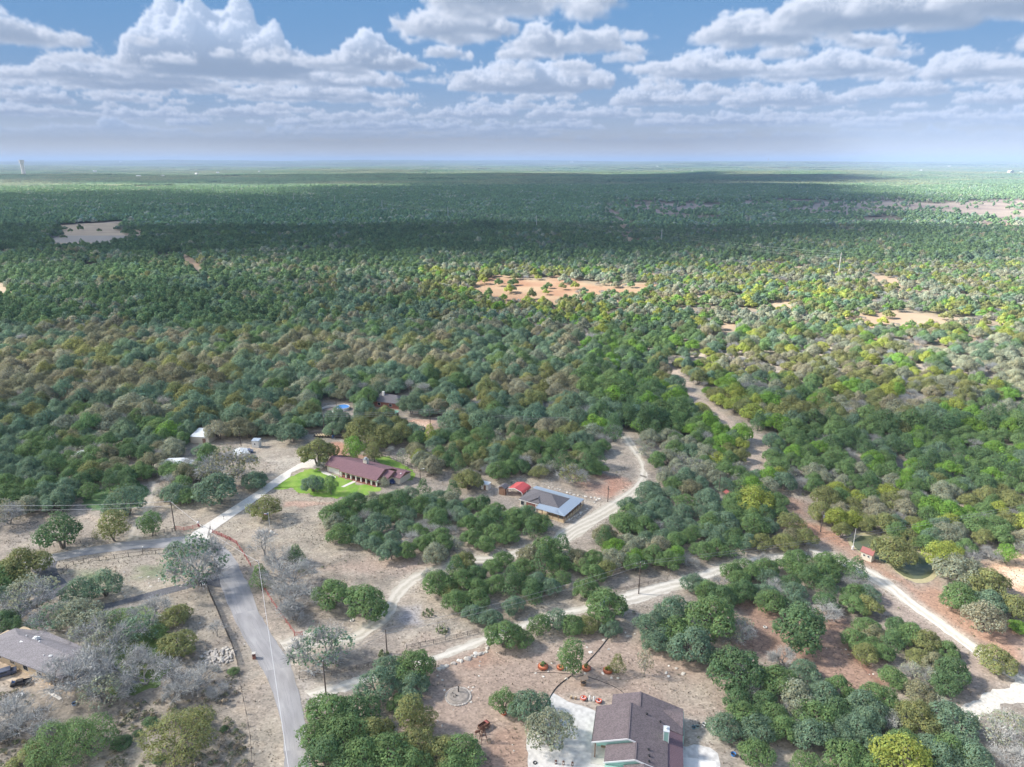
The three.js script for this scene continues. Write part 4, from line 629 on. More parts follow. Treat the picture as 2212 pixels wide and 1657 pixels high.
const GROVES = [
  ['grove left of porch house', QS(2, [455, 335], [500, 200], [640, 145], [800, 115], [1000, 85], [1130, 100], [1300, 150], [1540, 205], [1690, 300], [1570, 400], [1480, 450], [1200, 465], [900, 480], [720, 480], [560, 425]), PAL.cool, 5.0, [3.4, 5.1]],
  ['grove between two pale tracks', [...QS(2, [985, 700], [1045, 570], [1040, 500], [1200, 470], [1400, 480], [1500, 470]), ...QS(3, [210, 400], [400, 425], [560, 440], [670, 560], [655, 650], [560, 690], [330, 745], [150, 790]), ...QS(2, [1400, 830], [1160, 810])], PAL.mixed, 4.8, [3.2, 4.9]],
  ['woods right of porch house', QS(3, [575, 370], [700, 225], [850, 85], [1000, 65], [1200, 110], [1400, 120], [1560, 40], [1630, 160], [1600, 300], [1400, 420], [1100, 500], [900, 520], [690, 510]), PAL.cool, 5.0, [3.4, 5.1]],
  ['oak belt along pale track', [...QS(3, [990, 640], [1180, 480], [1400, 405], [1600, 350], [1800, 330]), ...QS(4, [400, 345], [560, 440], [760, 525], [885, 670], [800, 755], [600, 780], [300, 720]), ...QS(3, [1500, 730], [1280, 690])], PAL.mixed, 4.7, [3.2, 4.7]],
  ['big bottom right grove', [...QS(3, [1250, 1390], [1350, 1210], [1500, 1150], [1700, 1150]), ...QS(4, [440, 1130], [560, 1180], [720, 1250], [900, 1260], [1050, 1350], [1035, 1480], [900, 1520], [800, 1600], [760, 1720], [300, 1720]), ...QS(3, [1650, 1720], [1500, 1620], [1350, 1500])], PAL.cool, 4.6, [3.3, 4.9]],
  ['grove beside white track', QS(4, [600, 805], [800, 830], [1000, 880], [1080, 950], [1100, 1050], [1280, 1100], [1285, 1250], [1110, 1330], [930, 1200], [760, 1080], [650, 940]), PAL.mixed, 4.3, [2.8, 4.2]],
  ['clump below the spur track', QS(4, [1060, 1500], [1200, 1480], [1420, 1560], [1420, 1720], [1060, 1720]), PAL.cool, 4.3, [3.0, 4.0]],
  ['sunlit woods behind the pond', QS(4, [-20, 60], [250, 20], [450, 120], [440, 240], [560, 330], [800, 360], [960, 440], [1120, 440], [1350, 500], [1480, 440], [1720, 460], [1720, 60], [1200, 40], [700, -20], [300, -20], [0, 0]), PAL.sunny, 5.2, [3.4, 5.1]],
  ['woods below stony clearing', [[1392, 935], [1640, 935], [1660, 1000], [1640, 1045], [1590, 1050], [1450, 1045], [1395, 1010]], PAL.sunny, 5.6, [3.6, 5.2]],
  ['woods right of stony clearing', [[1660, 938], [2290, 938], [2290, 1050], [1690, 1055], [1650, 1040]], PAL.fresh, 5.8, [3.6, 5.2]],
  ['left woods above dry field', QS(5, [-60, 1060], [60, 1080], [330, 1080], [470, 1060], [480, 990], [560, 960], [640, 930], [800, 930], [1010, 920], [1060, 1020], [1300, 1010], [1330, 900], [1480, 760], [1440, 700], [1300, 640], [1240, 560], [-60, 560]), PAL.cool, 5.4, [3.8, 5.6]],
  ['grove behind the porch house', QS(6, [830, 640], [880, 590], [1010, 570], [1270, 540], [1700, 560], [2140, 580], [2140, 760], [2080, 840], [1830, 850], [1760, 900], [1480, 890], [1300, 860], [1230, 880], [1060, 890], [990, 850], [890, 780]), PAL.mixed, 5.2, [3.6, 5.6]],
];
const grow = rng(2024), crop = [], HUEWORD = { teal: 'blue-green', green: 'green', deep: 'dark green', olive: 'olive', brown: 'brown', grey: 'grey-green', tan: 'tan', bright: 'bright green', lime: 'yellow-green' };
for (const [name, poly, pal, gap, [r0, r1]] of GROVES) {
  const w = toW(poly), xs = w.map((p) => p[0]), zs = w.map((p) => p[1]), x0 = Math.min(...xs) - 6, x1 = Math.max(...xs) + 6, z0 = Math.min(...zs) - 6, z1 = Math.max(...zs) + 12;
  for (let z = z0; z < z1; z += gap * .9) for (let x = x0; x < x1; x += gap) {
    const px = x + (grow() - .5) * gap * .9, pz = z + (grow() - .5) * gap * .9, rad = lerp(r0, r1, grow() * grow()), v = grow(), v2 = grow(), v3 = grow();
    if (!inPoly(poly, ...D(px, pz, rad * .8)) || lineDist(creek, px, pz) < 5.6 || blocked(px, pz, rad) || crowded(px, pz, rad, .44)) continue;
    const hue = pick(pal, clamp(v * .5 + .5 * (.5 + 1.3 * fbm(px / 30, pz / 30, 2)))), form = hue === 'grey' && v2 < .4 ? 'moss' + (v3 < .5 ? 0 : 1) : v2 < .07 ? 'bare' + Math.floor(v3 * 3) : hue === 'deep' && v2 < .5 ? 'cone' : v2 < .25 ? 'open' + (v3 < .5 ? 0 : 1) : 'oak' + Math.floor(v3 * 6.99);
    const t = { x: px, z: pz, rad, hue, form, grove: name, size: rad / Math.hypot(px, pz, EYE), tall: form === 'cone' ? .75 : .9 + .25 * v2 }; crop.push(t); put(t);
  }
}
crop.sort((a, b) => b.size - a.size);
const OWN = Math.max(0, 296 - things.length), ownTrees = crop.slice(0, OWN), massTrees = crop.slice(OWN);
{ // labels: the row within the grove, then the place in that row
  const ORDS = ['first', 'second', 'third', 'fourth', 'fifth', 'sixth', 'seventh', 'eighth', 'ninth', 'tenth', 'eleventh', 'twelfth', 'thirteenth', 'fourteenth', 'fifteenth', 'sixteenth', 'seventeenth', 'eighteenth', 'nineteenth', 'twentieth'];
  const ORD = ORDS;
  for (const [name] of GROVES) {
    const l = ownTrees.filter((t) => t.grove === name); if (!l.length) continue;
    l.sort((a, b) => b.z - a.z); const n = Math.max(1, Math.min(5, Math.round(Math.sqrt(l.length / 1.6)))), rows = Array.from({ length: n }, (_, k) => l.slice(Math.floor(k * l.length / n), Math.floor((k + 1) * l.length / n)));
    rows.forEach((row, k) => {
      const where = n === 1 ? 'in' : k === 0 ? 'in front row of' : k === n - 1 ? 'in back row of' : 'in ' + ORD[k] + ' row of';
      row.sort((a, b) => D(a.x, a.z)[0] - D(b.x, b.z)[0]);
      row.forEach((t, i) => { const kind = t.form.startsWith('bare') ? 'bare grey tree' : t.form.startsWith('moss') ? 'half-bare grey oak' : HUEWORD[t.hue] + (t.form === 'cone' ? ' juniper' : ' oak'); plant(t.x, t.z, t.rad, t.form, t.hue, `${kind} ${i === 0 ? 'leftmost' : i === row.length - 1 && i > 0 ? 'rightmost' : ORD[i] + ' from left'} ${where} ${name.replace(/^(the )/, '')}`.replace(' of the ', ' of the '), undefined, (t.x * 7.3) % 6.28, t.tall); });
    });
  }
}

// ---------------------------------------------------------------- the woods: crowns by the thousand, finer near and coarser far
const woods = new THREE.Group(); woods.name = 'woodland'; woods.userData.kind = 'stuff'; woods.userData.label = 'mixed oak and juniper woods reaching to the horizon'; scene.add(woods);
const CROWNMAT = new THREE.MeshPhysicalMaterial({ color: 0xffffff, roughness: .85, vertexColors: true, side: THREE.DoubleSide, transmission: .45, thickness: 0, specularIntensity: .2 });
const FARMAT = new THREE.MeshStandardMaterial({ color: 0xffffff, roughness: 1, vertexColors: true, side: THREE.DoubleSide });
const masses = new Map();
function mass(key, geo, mat, name = 'crown') { if (!masses.has(key)) masses.set(key, { geo, mat, name, m: [], c: [] }); return masses.get(key); }
const M4 = new THREE.Matrix4(), QT = new THREE.Quaternion(), UPV = new THREE.Vector3(0, 1, 0);
function add(key, geo, mat, x, z, sx, sy, turn, col, name, y) { const e = mass(key, geo, mat, name); M4.compose(new THREE.Vector3(x, y ?? terrain(x, z) , z), QT.setFromAxisAngle(UPV, turn), new THREE.Vector3(sx * (.84 + .36 * hash2(Math.round(x * 9), 5)), sy, sx * (.84 + .36 * hash2(5, Math.round(z * 9))))); e.m.push(...M4.elements); if (col) e.c.push(...col); }
const vary = (c, a, b) => [c[0] * a * (.94 + .12 * b), c[1] * a, c[2] * a * (1.06 - .12 * b)];
function blob(seed, detail, n, size, kind) {                         // a solid lumpy core with some sprays on it, for trees far off
  const r = rng(seed), S = soup(), L = lobes(r, kind === 'cone' ? 6 : 9, kind), ico = new THREE.IcosahedronGeometry(1, detail).attributes.position;
  for (const [cx, cy0, cz, R] of L) { const t = .85 + .3 * r(), a = r() * 6.28, ca = Math.cos(a), sa = Math.sin(a); for (let i = 0; i < ico.count; i += 3) { const v = [0, 1, 2].map((k) => { const x = ico.getX(i + k), y = ico.getY(i + k), z = ico.getZ(i + k), q = R * (1 + .16 * hash2(Math.round(x * 50 + seed), Math.round(y * 70 + z * 30))); return [cx + (x * ca - z * sa) * q, cy0 + y * q * .8, cz + (x * sa + z * ca) * q]; }); if (v[0][1] + v[1][1] + v[2][1] < (cy0 - R * .45) * 3) continue; const k = t * (.85 + .3 * r()); S.tri(...v, [k, k, k]); } }
  if (n) { const c = crown(seed, { n, size, lobes: L.length, kind, j: .8 }).g; S.p.push(...c.attributes.position.array); S.c.push(...c.attributes.color.array); }
  return S.build();
}
const G2 = [0, 1, 2, 3, 4, 5].map((i) => crown(300 + i, { n: 820, size: .19, lobes: 14, j: .5 }).g), G2C = crown(310, { n: 420, size: .2, lobes: 9, kind: 'cone', j: .7 }).g, G2B = [0, 1].map((i) => twigs(320 + i, { depth: 3, fine: 9, w: .03, reach: 1.6, stems: 3 }).g);
const G3 = [0, 1, 2, 3, 4].map((i) => blob(400 + i, 0, 60, .34)), G3C = blob(410, 0, 20, .3, 'cone');
const G4 = [0, 1, 2, 3].map((q) => { // a stand of a dozen crowns as one lumpy piece, 40 m across
  const r = rng(500 + q), S = soup(), ico = new THREE.IcosahedronGeometry(1, 0).attributes.position;
  for (let k = 0; k < 26; k++) { const x0 = (r() - .5) * 42, z0 = (r() - .5) * 42, R = 3.2 + 2.6 * r(), t = .7 + .6 * r(), hue = r(), a = r() * 6.28, ca = Math.cos(a), sa = Math.sin(a); for (let i = 0; i < ico.count; i += 3) { const v = [0, 1, 2].map((m) => { const x = ico.getX(i + m), y = ico.getY(i + m), z = ico.getZ(i + m); return [x0 + (x * ca - z * sa) * R, 3.4 + y * R * .8, z0 + (x * sa + z * ca) * R]; }); if (v[0][1] + v[1][1] + v[2][1] < 6) continue; S.tri(...v, [t * (.9 + .25 * hue), t, t * (1.1 - .25 * hue)]); } }
  return S.build();
});
for (const t of massTrees) for (const [n, g, m] of FORM[t.form]) add(t.form + n, g, n === 'trunk' ? m : CROWNMAT, t.x, t.z, t.rad, t.rad * HIGH[t.form.replace(/\d/, '')] * t.tall, t.x % 6.28, n === 'trunk' ? null : n === 'twigs' ? LEAF.bare : LEAF[t.hue], n);
const clearG = clearings.map((p) => { const w = p.map(([X, Y]) => { const g = G(X, Y); return [g[0], g[2]]; }); return [w, [Math.min(...w.map((q) => q[0])) - 12, Math.max(...w.map((q) => q[0])) + 12, Math.min(...w.map((q) => q[1])) - 12, Math.max(...w.map((q) => q[1])) + 12], Math.min(24, Math.sqrt(Math.abs(w.reduce((s, q, i) => { const o = w[(i + 1) % w.length]; return s + q[0] * o[1] - o[0] * q[1]; }, 0)) / 2) / 5)]; });
const powerLine = [[1811, 595], [1428, 527], [1159, 495], [968, 475], [826, 458], [724, 445], [635, 438]].map(([X, Y]) => { const g = G(X, Y); return [g[0], g[2]]; });
function openAt(x, z, d) {                                           // no trees here
  for (const [w, b, amp] of clearG) if (x > b[0] && x < b[1] && z > b[2] && z < b[3]) { const q = polyDist(w, x, z); if (q < 1 + amp * fbm(x / 26, z / 26, 3)) return hash2(Math.round(x * 3), Math.round(z * 3)) > (x < -300 ? .004 : .11); }
  if (lineDist(creek, x, z) < 5.4 + 2.5 * noise(x / 9, z / 9)) return true;
  if (d > 650 && d < 2300 && lineDist(powerLine, x, z) < 7) return true;
  return false;
}
function woodPalette(X, Y, x, z) {
  const p = fbm(x / 70 + 3, z / 70, 2);
  if (Y > 560 && X > 1500 + 120 * p && Y < 900) return PAL.sunny; if (Y > 680 && X > 1280 + 150 * p) return PAL.fresh; if (Y > 690 + 60 * p && X < 1250) return PAL.autumn; if (Y > 570 && X > 900) return PAL.sunny; if (Y < 585 + 110 * p - (X > 1700 ? 60 : 0)) return PAL.cedar; if (p > .1 && Y < 700) return PAL.cedar; return PAL.mixed;  // cedar mix far off: part species, part shade put into leaf colour
}
const wr = rng(909);
for (const [z0, z1, gap, lod] of [[-196, -470, 6.6, 1], [-470, -1250, 6.4, 2], [-1250, -3300, 7.6, 3]]) for (let z = z0; z > z1; z -= gap * .92) for (let x = z * .80 - 30; x < -z * .80 + 30; x += gap) {
  const px = x + (wr() - .5) * gap * .95, pz = z + (wr() - .5) * gap * .95, v = wr(), v2 = wr(), v3 = wr(), d = Math.hypot(px, pz);
  const [X, Y] = D(px, pz, 4 + (lod > 1 ? terrain(px, pz) : 0)); if (lod === 1 && Y > 940) continue;
  if (openAt(px, pz, d)) continue;
  const rough = fbm(px / 90, pz / 60, 3), belt = Y > 556 && Y < 900 ? smooth(820, 1250, X - Math.max(0, Y - 660) * 3.2) : 0, savanna = Y < 480 && Y > 425 && X > 1300 ? .62 : .04 + .17 * belt;
  if (v < savanna * (1 + 2.2 * rough) || (lod > 1 && rough < -.46 && v < .75)) continue;
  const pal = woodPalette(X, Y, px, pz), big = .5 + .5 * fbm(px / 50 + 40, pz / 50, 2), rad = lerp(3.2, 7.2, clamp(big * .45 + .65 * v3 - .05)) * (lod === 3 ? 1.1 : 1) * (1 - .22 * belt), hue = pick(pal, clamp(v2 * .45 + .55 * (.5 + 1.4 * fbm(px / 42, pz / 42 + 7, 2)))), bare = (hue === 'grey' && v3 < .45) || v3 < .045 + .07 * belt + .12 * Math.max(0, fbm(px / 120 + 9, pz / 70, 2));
  if (lod === 1 && (blocked(px, pz, rad) || crowded(px, pz, rad, .44))) continue;
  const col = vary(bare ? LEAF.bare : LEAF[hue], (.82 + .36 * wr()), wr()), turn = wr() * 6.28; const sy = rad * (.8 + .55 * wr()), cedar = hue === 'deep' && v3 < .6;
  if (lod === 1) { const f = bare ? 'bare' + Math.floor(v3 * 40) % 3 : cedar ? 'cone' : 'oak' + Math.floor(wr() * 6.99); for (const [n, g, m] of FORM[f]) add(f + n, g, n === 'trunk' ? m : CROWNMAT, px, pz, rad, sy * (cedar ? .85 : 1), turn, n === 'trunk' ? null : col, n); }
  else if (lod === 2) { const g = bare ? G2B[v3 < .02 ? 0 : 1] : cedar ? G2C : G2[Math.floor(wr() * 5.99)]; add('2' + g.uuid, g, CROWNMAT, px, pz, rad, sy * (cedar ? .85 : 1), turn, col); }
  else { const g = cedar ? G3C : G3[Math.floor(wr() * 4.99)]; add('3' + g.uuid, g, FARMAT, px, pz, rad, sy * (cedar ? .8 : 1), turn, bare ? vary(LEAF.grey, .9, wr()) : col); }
}
for (const [z0, z1, gap, s] of [[-3300, -9500, 36, 1.15], [-9500, -27000, 120, 3.6]]) for (let z = z0; z > z1; z -= gap) for (let x = z * .80; x < -z * .80; x += gap) {
  const px = x + (wr() - .5) * gap, pz = z + (wr() - .5) * gap, k = fbm(px / 900, pz / 700, 4), v = wr(); if (openAt(px, pz, 3000) || (k > .34 && v < .7) || v < .05) continue;
  const g = G4[Math.floor(wr() * 3.99)], b = .8 + .35 * wr(); add('4' + g.uuid, g, FARMAT, px, pz, s * (.85 + .4 * wr()), (s > 2 ? 1.4 : 1) * (.8 + .5 * wr()), wr() * 6.28, mixc(mulc([.105, .19, .10], b), mulc([.17, .21, .12], b), clamp(.4 + 1.6 * fbm(px / 400, pz / 300, 3))));
}
let copies = 0;
for (const { geo, mat, name, m, c } of masses.values()) {
  const n = m.length / 16, o = shadows(new THREE.InstancedMesh(geo, mat, n)); o.instanceMatrix.array.set(m); if (c.length) { o.instanceColor = new THREE.InstancedBufferAttribute(new Float32Array(c), 3); } o.name = name; o.userData.kind = 'stuff'; o.frustumCulled = false; woods.add(o); copies += n;
}
console.log('trees', things.length, 'mass near', massTrees.length, 'copies', copies);
// ---------------------------------------------------------------- buildings
const shingle = (c, d = .5) => { const r = rng(Math.round(c[0] * 5000)); const t = pic(256, 256, (i, j) => { const row = Math.floor(j / 6), k = 1 + d * (hash2(Math.floor((i + (row % 2) * 5) / 10), row) - .5) + .25 * (r() - .5) - (j % 6 === 0 ? .16 : 0); return mulc(c, k); }); t.repeat.set(1 / 6, 1 / 6); return new THREE.MeshStandardMaterial({ map: t, roughness: .95 }); };
const M = {
  roofPlum: shingle([.150, .124, .134]), roofWine: shingle([.185, .105, .125], .3), roofGrey: shingle([.13, .125, .14], .35), roofLilac: shingle([.225, .212, .228], .45), teal: std([.30, .50, .44], .7), white: std([.66, .65, .63], .6), trim: std([.72, .73, .74], .5), cream: std([.60, .56, .48], .8), tan: std([.50, .40, .27], .8), brown: std([.22, .13, .09], .8), brick: grain([.26, .11, .085], .3, 2), metalBlue: std([.36, .43, .52], .45, { metalness: .25 }), metalPlum: std([.20, .135, .155], .5, { metalness: .2 }), metalWhite: std([.62, .66, .70], .45, { metalness: .2 }), red: std([.50, .085, .085], .5), black: std([.025, .025, .028], .6), dark: std([.05, .045, .045], .8), glass: new THREE.MeshPhysicalMaterial({ color: lin(.03, .04, .05), roughness: .08 }), wood: grain([.27, .19, .13], .3, 1.5), greyWood: grain([.20, .18, .17], .3, 1.5), steel: std([.42, .44, .46], .35, { metalness: .7 }), stone: grain([.50, .47, .42], .4, 1.2), terracotta: std([.52, .17, .09], .8), rust: std([.13, .065, .045], .9), blue: std([.06, .13, .30], .5), rubber: std([.03, .03, .032], .85), pole: grain([.105, .085, .075], .3, 1), concrete: std([.52, .50, .47], .9),
};
function windowPart(parent, x, y, z, w, h, ry = 0) { const f = part('window', bx(w + .16, h + .16, .08), M.trim, parent); f.position.set(x, y, z); f.rotation.y = ry; part('pane', bx(w, h, .05, 0, 0, .035), M.glass, f); return f; }
function doorPart(parent, x, y, z, w, h, ry = 0, m = M.brown) { const f = part('door', bx(w, h, .09, 0, h / 2, 0), m, parent); f.position.set(x, y, z); f.rotation.y = ry; part('handle', bx(.06, .12, .06, w * .38, h * .48, .06), M.steel, f); return f; }
function gableWalls(parent, w, d, h, rise, m, name = 'wall') { const s = []; s.push(bx(w, h, d, 0, h / 2, 0)); for (const k of [-1, 1]) s.push(wallFace([[-w / 2, h, k * d / 2], [w / 2, h, k * d / 2], [0, h + rise, k * d / 2]], .15, 0, k)); return part(name, s, m, parent); }
function gableRoof(parent, w, d, h, rise, over, t, m, name = 'roof') { const e = w / 2 + over, y = h - rise / (w / 2) * over, z = d / 2 + over; return part(name, [slab([[-e, y + t, z], [0, h + rise + t, z], [0, h + rise + t, -z], [-e, y + t, -z]], t), slab([[0, h + rise + t, z], [e, y + t, z], [e, y + t, -z], [0, h + rise + t, -z]], t)], m, parent); }
{ // the near house with plum shingles and teal gables
  const o = thing('house', 'plum-shingled house with teal gables beside the white gravel yard, bottom right of centre', 'house', 22, 0, -108.3, -.21), S = .317, T = .2, ry = (x) => 6 - S * x, e = 10.4;
  const roof = part('roof', [
    slab([[-6.7, 3.88, .5], [0, 6, .5], [0, 6, -9.1], [-6.7, 3.88, -9.1]], T), slab([[0, 6, .5], [7.5, ry(7.5), .5], [7.5, ry(7.5), -9.1], [0, 6, -9.1]], T),
    slab([[1.87, ry(1.87), -9.102], [7.5, ry(7.5), -9.102], [7.5, ry(7.5), -13.3], [1.87, ry(1.87), -13.3]], T), slab([[7.502, ry(7.502), -6.1], [e, ry(e), -6.1], [e, ry(e), -13.3], [7.502, ry(7.502), -13.3]], T), slab([[-3.8, 3.7, -9.102], [1.865, ry(1.87), -9.102], [1.865, ry(1.87), -13.3], [-3.8, 3.7, -13.3]], T),
    slab([[-4.1, 3.72, 4.7], [1.55, ry(1.55), 4.7], [1.55, ry(1.55), .502], [-4.1, 3.72, .502]], T), slab([[1.552, ry(1.552), 4.7], [7.5, ry(7.5), 4.7], [7.5, ry(7.5), .502], [1.552, ry(1.552), .502]], T), slab([[3.2, ry(3.2), 10], [7.5, ry(7.5), 10], [7.5, ry(7.5), 4.702], [3.2, ry(3.2), 4.702]], T), slab([[-.5, 3.8, 10], [3.198, ry(3.2), 10], [3.198, ry(3.2), 4.702], [-.5, 3.8, 4.702]], T),
    slab([[6.4, ry(6.4) + .03, -10.6], [10.5, ry(6.4) + .03, -10.6], [10.5, 2.75, -13.35], [10.45, 2.74, -13.35]], .1), slab([[6.4, ry(6.4) + .03, -10.59], [10.45, 2.74, -7.85], [10.5, 2.75, -7.85], [10.5, ry(6.4) + .03, -10.59]], .1),
  ], M.roofPlum, o);
  part('ridge_cap', [beam([0, 6.03, .55], [0, 6.03, -9.1], .34, .07), beam([1.87, ry(1.87) + .03, -9.1], [1.87, ry(1.87) + .03, -13.3], .34, .07), beam([1.55, ry(1.55) + .03, 4.7], [1.55, ry(1.55) + .03, .5], .34, .07)], M.roofPlum, roof);
  for (const [x, z] of [[3.3, -7.6], [6.0, -7.0], [3.9, 1.2], [4.05, 2.6], [4.1, 3.9]]) { const v = part('roof_vent', [cy(.16, .16, .32), cy(.24, .2, .1, 0, .3)], M.black, roof); v.position.set(x, ry(x) - .05, z); }
  part('wall', [wallFace([[-6.2, 0, .02], [-5.2, 0, .02], [-5.2, 3.2, .02], [-6.2, 3.7, .02]], .001, 0, 1), bx(8, 3.4, 6.2, -2, 1.7, -5.6), bx(11.2, 3.2, 13, 1.7, 1.6, 3.6), bx(3.6, 2.5, 6.6, 8.9, 1.25, -9.6), bx(9.6, 3.1, 4.6, 2.4, 1.55, -10.8)].slice(1), M.teal, o);
  part('gable', [wallFace([[-6.3, 3.3, .3], [1.6, 3.3, .3], [1.6, 5.25, .3], [0, 5.78, .3], [-6.3, 3.8, .3]], .14, 0, 1)], M.teal, o); part('gable', [wallFace([[-3.9, 2.6, 4.5], [5.5, 2.6, 4.5], [5.5, 4.05, 4.5], [1.55, 5.28, 4.5], [-3.9, 3.55, 4.5]], .14, 0, 1)], M.teal, o);
  const bat = []; for (let x = -5.6; x < 1.5; x += .6) bat.push(bx(.07, 2.2 - Math.max(0, -x * .317) + (x > 0 ? -.3 * x : 0), .05, x, 3.3 + (2.2 - Math.max(0, -x * .317)) / 2, .325)); const bat2 = []; for (let x = -3.3; x < 5.3; x += .6) { const h = 5.2 - Math.abs(x - 1.55) * .317 - 2.6; bat2.push(bx(.07, h, .05, x, 2.6 + h / 2, 4.525)); } part('batten', bat, M.teal, o); part('batten', bat2, M.teal, o);
  part('rake_trim', [beam([-6.8, 3.75, .56], [0, 5.9, .56], .1, .3), beam([0, 5.9, .56], [1.6, 5.38, .56], .1, .3)], M.trim, o); part('rake_trim', [beam([-4.2, 3.58, 4.76], [1.55, 5.4, 4.76], .1, .3), beam([1.55, 5.4, 4.76], [5.6, 4.1, 4.76], .1, .3)], M.trim, o);
  part('gutter', [bx(.16, .16, 9.6, -6.76, 3.68, -4.3), bx(.16, .16, 7.2, 10.5, 2.58, -9.7)], M.dark, o);
  const pr = part('porch_roof', slab([[7.52, 3.42, 10], [10.4, 2.6, 10], [10.4, 2.6, -6.08], [7.52, 3.42, -6.08]], .08), M.metalPlum, o), ribs = []; for (let z = -5.9; z < 10; z += .42) ribs.push(beam([7.55, 3.44, z], [10.4, 2.63, z], .06, .06)); part('rib', ribs, M.metalPlum, pr);
  for (const z of [-5.5, -1.5, 2.5, 6.5]) part('post', bx(.18, 2.6, .18, 10.15, 1.3, z), M.trim, o);
  part('post', bx(.22, 3.7, .22, -6.1, 1.85, .25), M.brown, o);
  doorPart(o, -4.6, 0, -2.38, 1.1, 2.1, 0, M.wood); windowPart(o, -2.6, 1.7, -2.46, 1.2, 1.2);
  const ch = part('chimney', bx(.95, 3.3, 1.35, 7.1, 4.3, -3.4), M.teal, o); part('corner_trim', [[-.48, .68], [.48, .68], [-.48, -.68], [.48, -.68]].map(([x, z]) => bx(.14, 3.32, .14, 7.1 + x, 4.3, -3.4 + z)), M.trim, ch); part('chimney_cap', [bx(1.15, .14, 1.55, 7.1, 6.02, -3.4), cy(.2, .2, .4, 7.1, 6.09, -3.4), cy(.34, .3, .1, 7.1, 6.5, -3.4)], M.metalWhite, ch);
  part('porch_floor', bx(3.2, .14, 5, -5.2, .07, -.6), M.concrete, o);
}
{ // the ranch house with wine-red roof and white arcade
  const ang = Math.atan2(.49, .87), o = thing('ranch_house', 'long ranch house with wine-red roof and white arched porch behind bright lawn', 'house', -56, 0, -239.5, -ang);
  const roof = part('roof', [slab([[-12.6, 2.75, 4.75], [-4.8, 2.75, 4.75], [-4.8, 5, .7], [-12.6, 5, .7]], .2), slab([[-4.798, 2.55, 5.75], [12.6, 2.55, 5.75], [12.6, 5.02, .7], [-4.798, 5.02, .7]], .2), slab([[-12.6, 5, .698], [-4.8, 5, .698], [12.6, 5.02, .698], [12.6, 2.7, -6.4], [-9, 2.7, -6.4], [-12.6, 3.6, -3.6]], .2)], M.roofWine, o);
  part('wing_roof', [slab([[12.3, 3.0, 3.0], [15.6, 3.0, 3.0], [15.6, 4.3, -.9], [12.3, 4.3, -.9]], .18), slab([[15.3, 2.7, .4], [19, 2.7, .4], [19, 4.0, -3], [15.3, 4.0, -3]], .18), slab([[12.3, 4.0, -3.002], [19, 4.0, -3.002], [19, 2.6, -6.8], [12.3, 2.6, -6.8]], .18)], M.roofWine, o);
  part('wall', [bx(7.3, 2.7, 9, -8.6, 1.35, -.6), bx(17, 2.6, 8.4, 3.7, 1.3, -1.6), bx(2.6, 2.6, 7.6, 13.5, 1.3, -1.8), bx(3.6, 2.4, 6, 16.6, 1.2, -3.3)], M.cream, o);
  part('gable', [wallFace([[12.42, 2.5, 5.2], [12.42, 2.5, -5.8], [12.42, 4.8, .7]], .12, 1, 0), wallFace([[15.5, 2.6, 2.6], [15.5, 2.6, -4], [15.5, 4.1, -.9]], .12, 1, 0), wallFace([[18.5, 2.4, .1], [18.5, 2.4, -6.3], [18.5, 3.85, -3]], .12, 1, 0)], M.brown, o);
  for (let i = 0; i < 8; i++) { const x = -4.3 + i * 2.36; part('column', [bx(.5, 1.7, .4, x, .85, 5.15), bx(.8, .3, .38, x, 1.85, 5.15), bx(1.3, .3, .36, x, 2.15, 5.15), bx(1.9, .22, .34, x, 2.4, 5.15)], M.white, o); }
  part('fascia', [bx(17.4, .2, .1, 3.9, 2.45, 5.78), bx(7.8, .2, .1, -8.7, 2.62, 4.78)], M.brown, o); part('porch_floor', bx(17.2, .16, 2.6, 3.8, .08, 4.4), M.brick, o);
  doorPart(o, 4, 0, 2.66, 1.1, 2.1); for (const x of [-2.6, .6, 7.4, 10.4]) windowPart(o, x, 1.45, 2.64, 1.4, 1.1); part('garage_door', bx(5, 2.2, .1, -8.7, 1.1, 3.94), M.white, o);
  const ch = part('chimney', bx(1.7, 1.7, 1.3, 2.5, 5.2, -.9), M.stone, o); part('chimney_cap', [bx(1.9, .14, 1.5, 2.5, 6.1, -.9), cy(.5, .5, .5, 2.5, 6.17, -.9), cy(.62, .5, .2, 2.5, 6.65, -.9)], M.steel, ch); part('skylight', bx(.5, .1, .5, 17.8, 3.66, -1.6), M.trim, o);
}
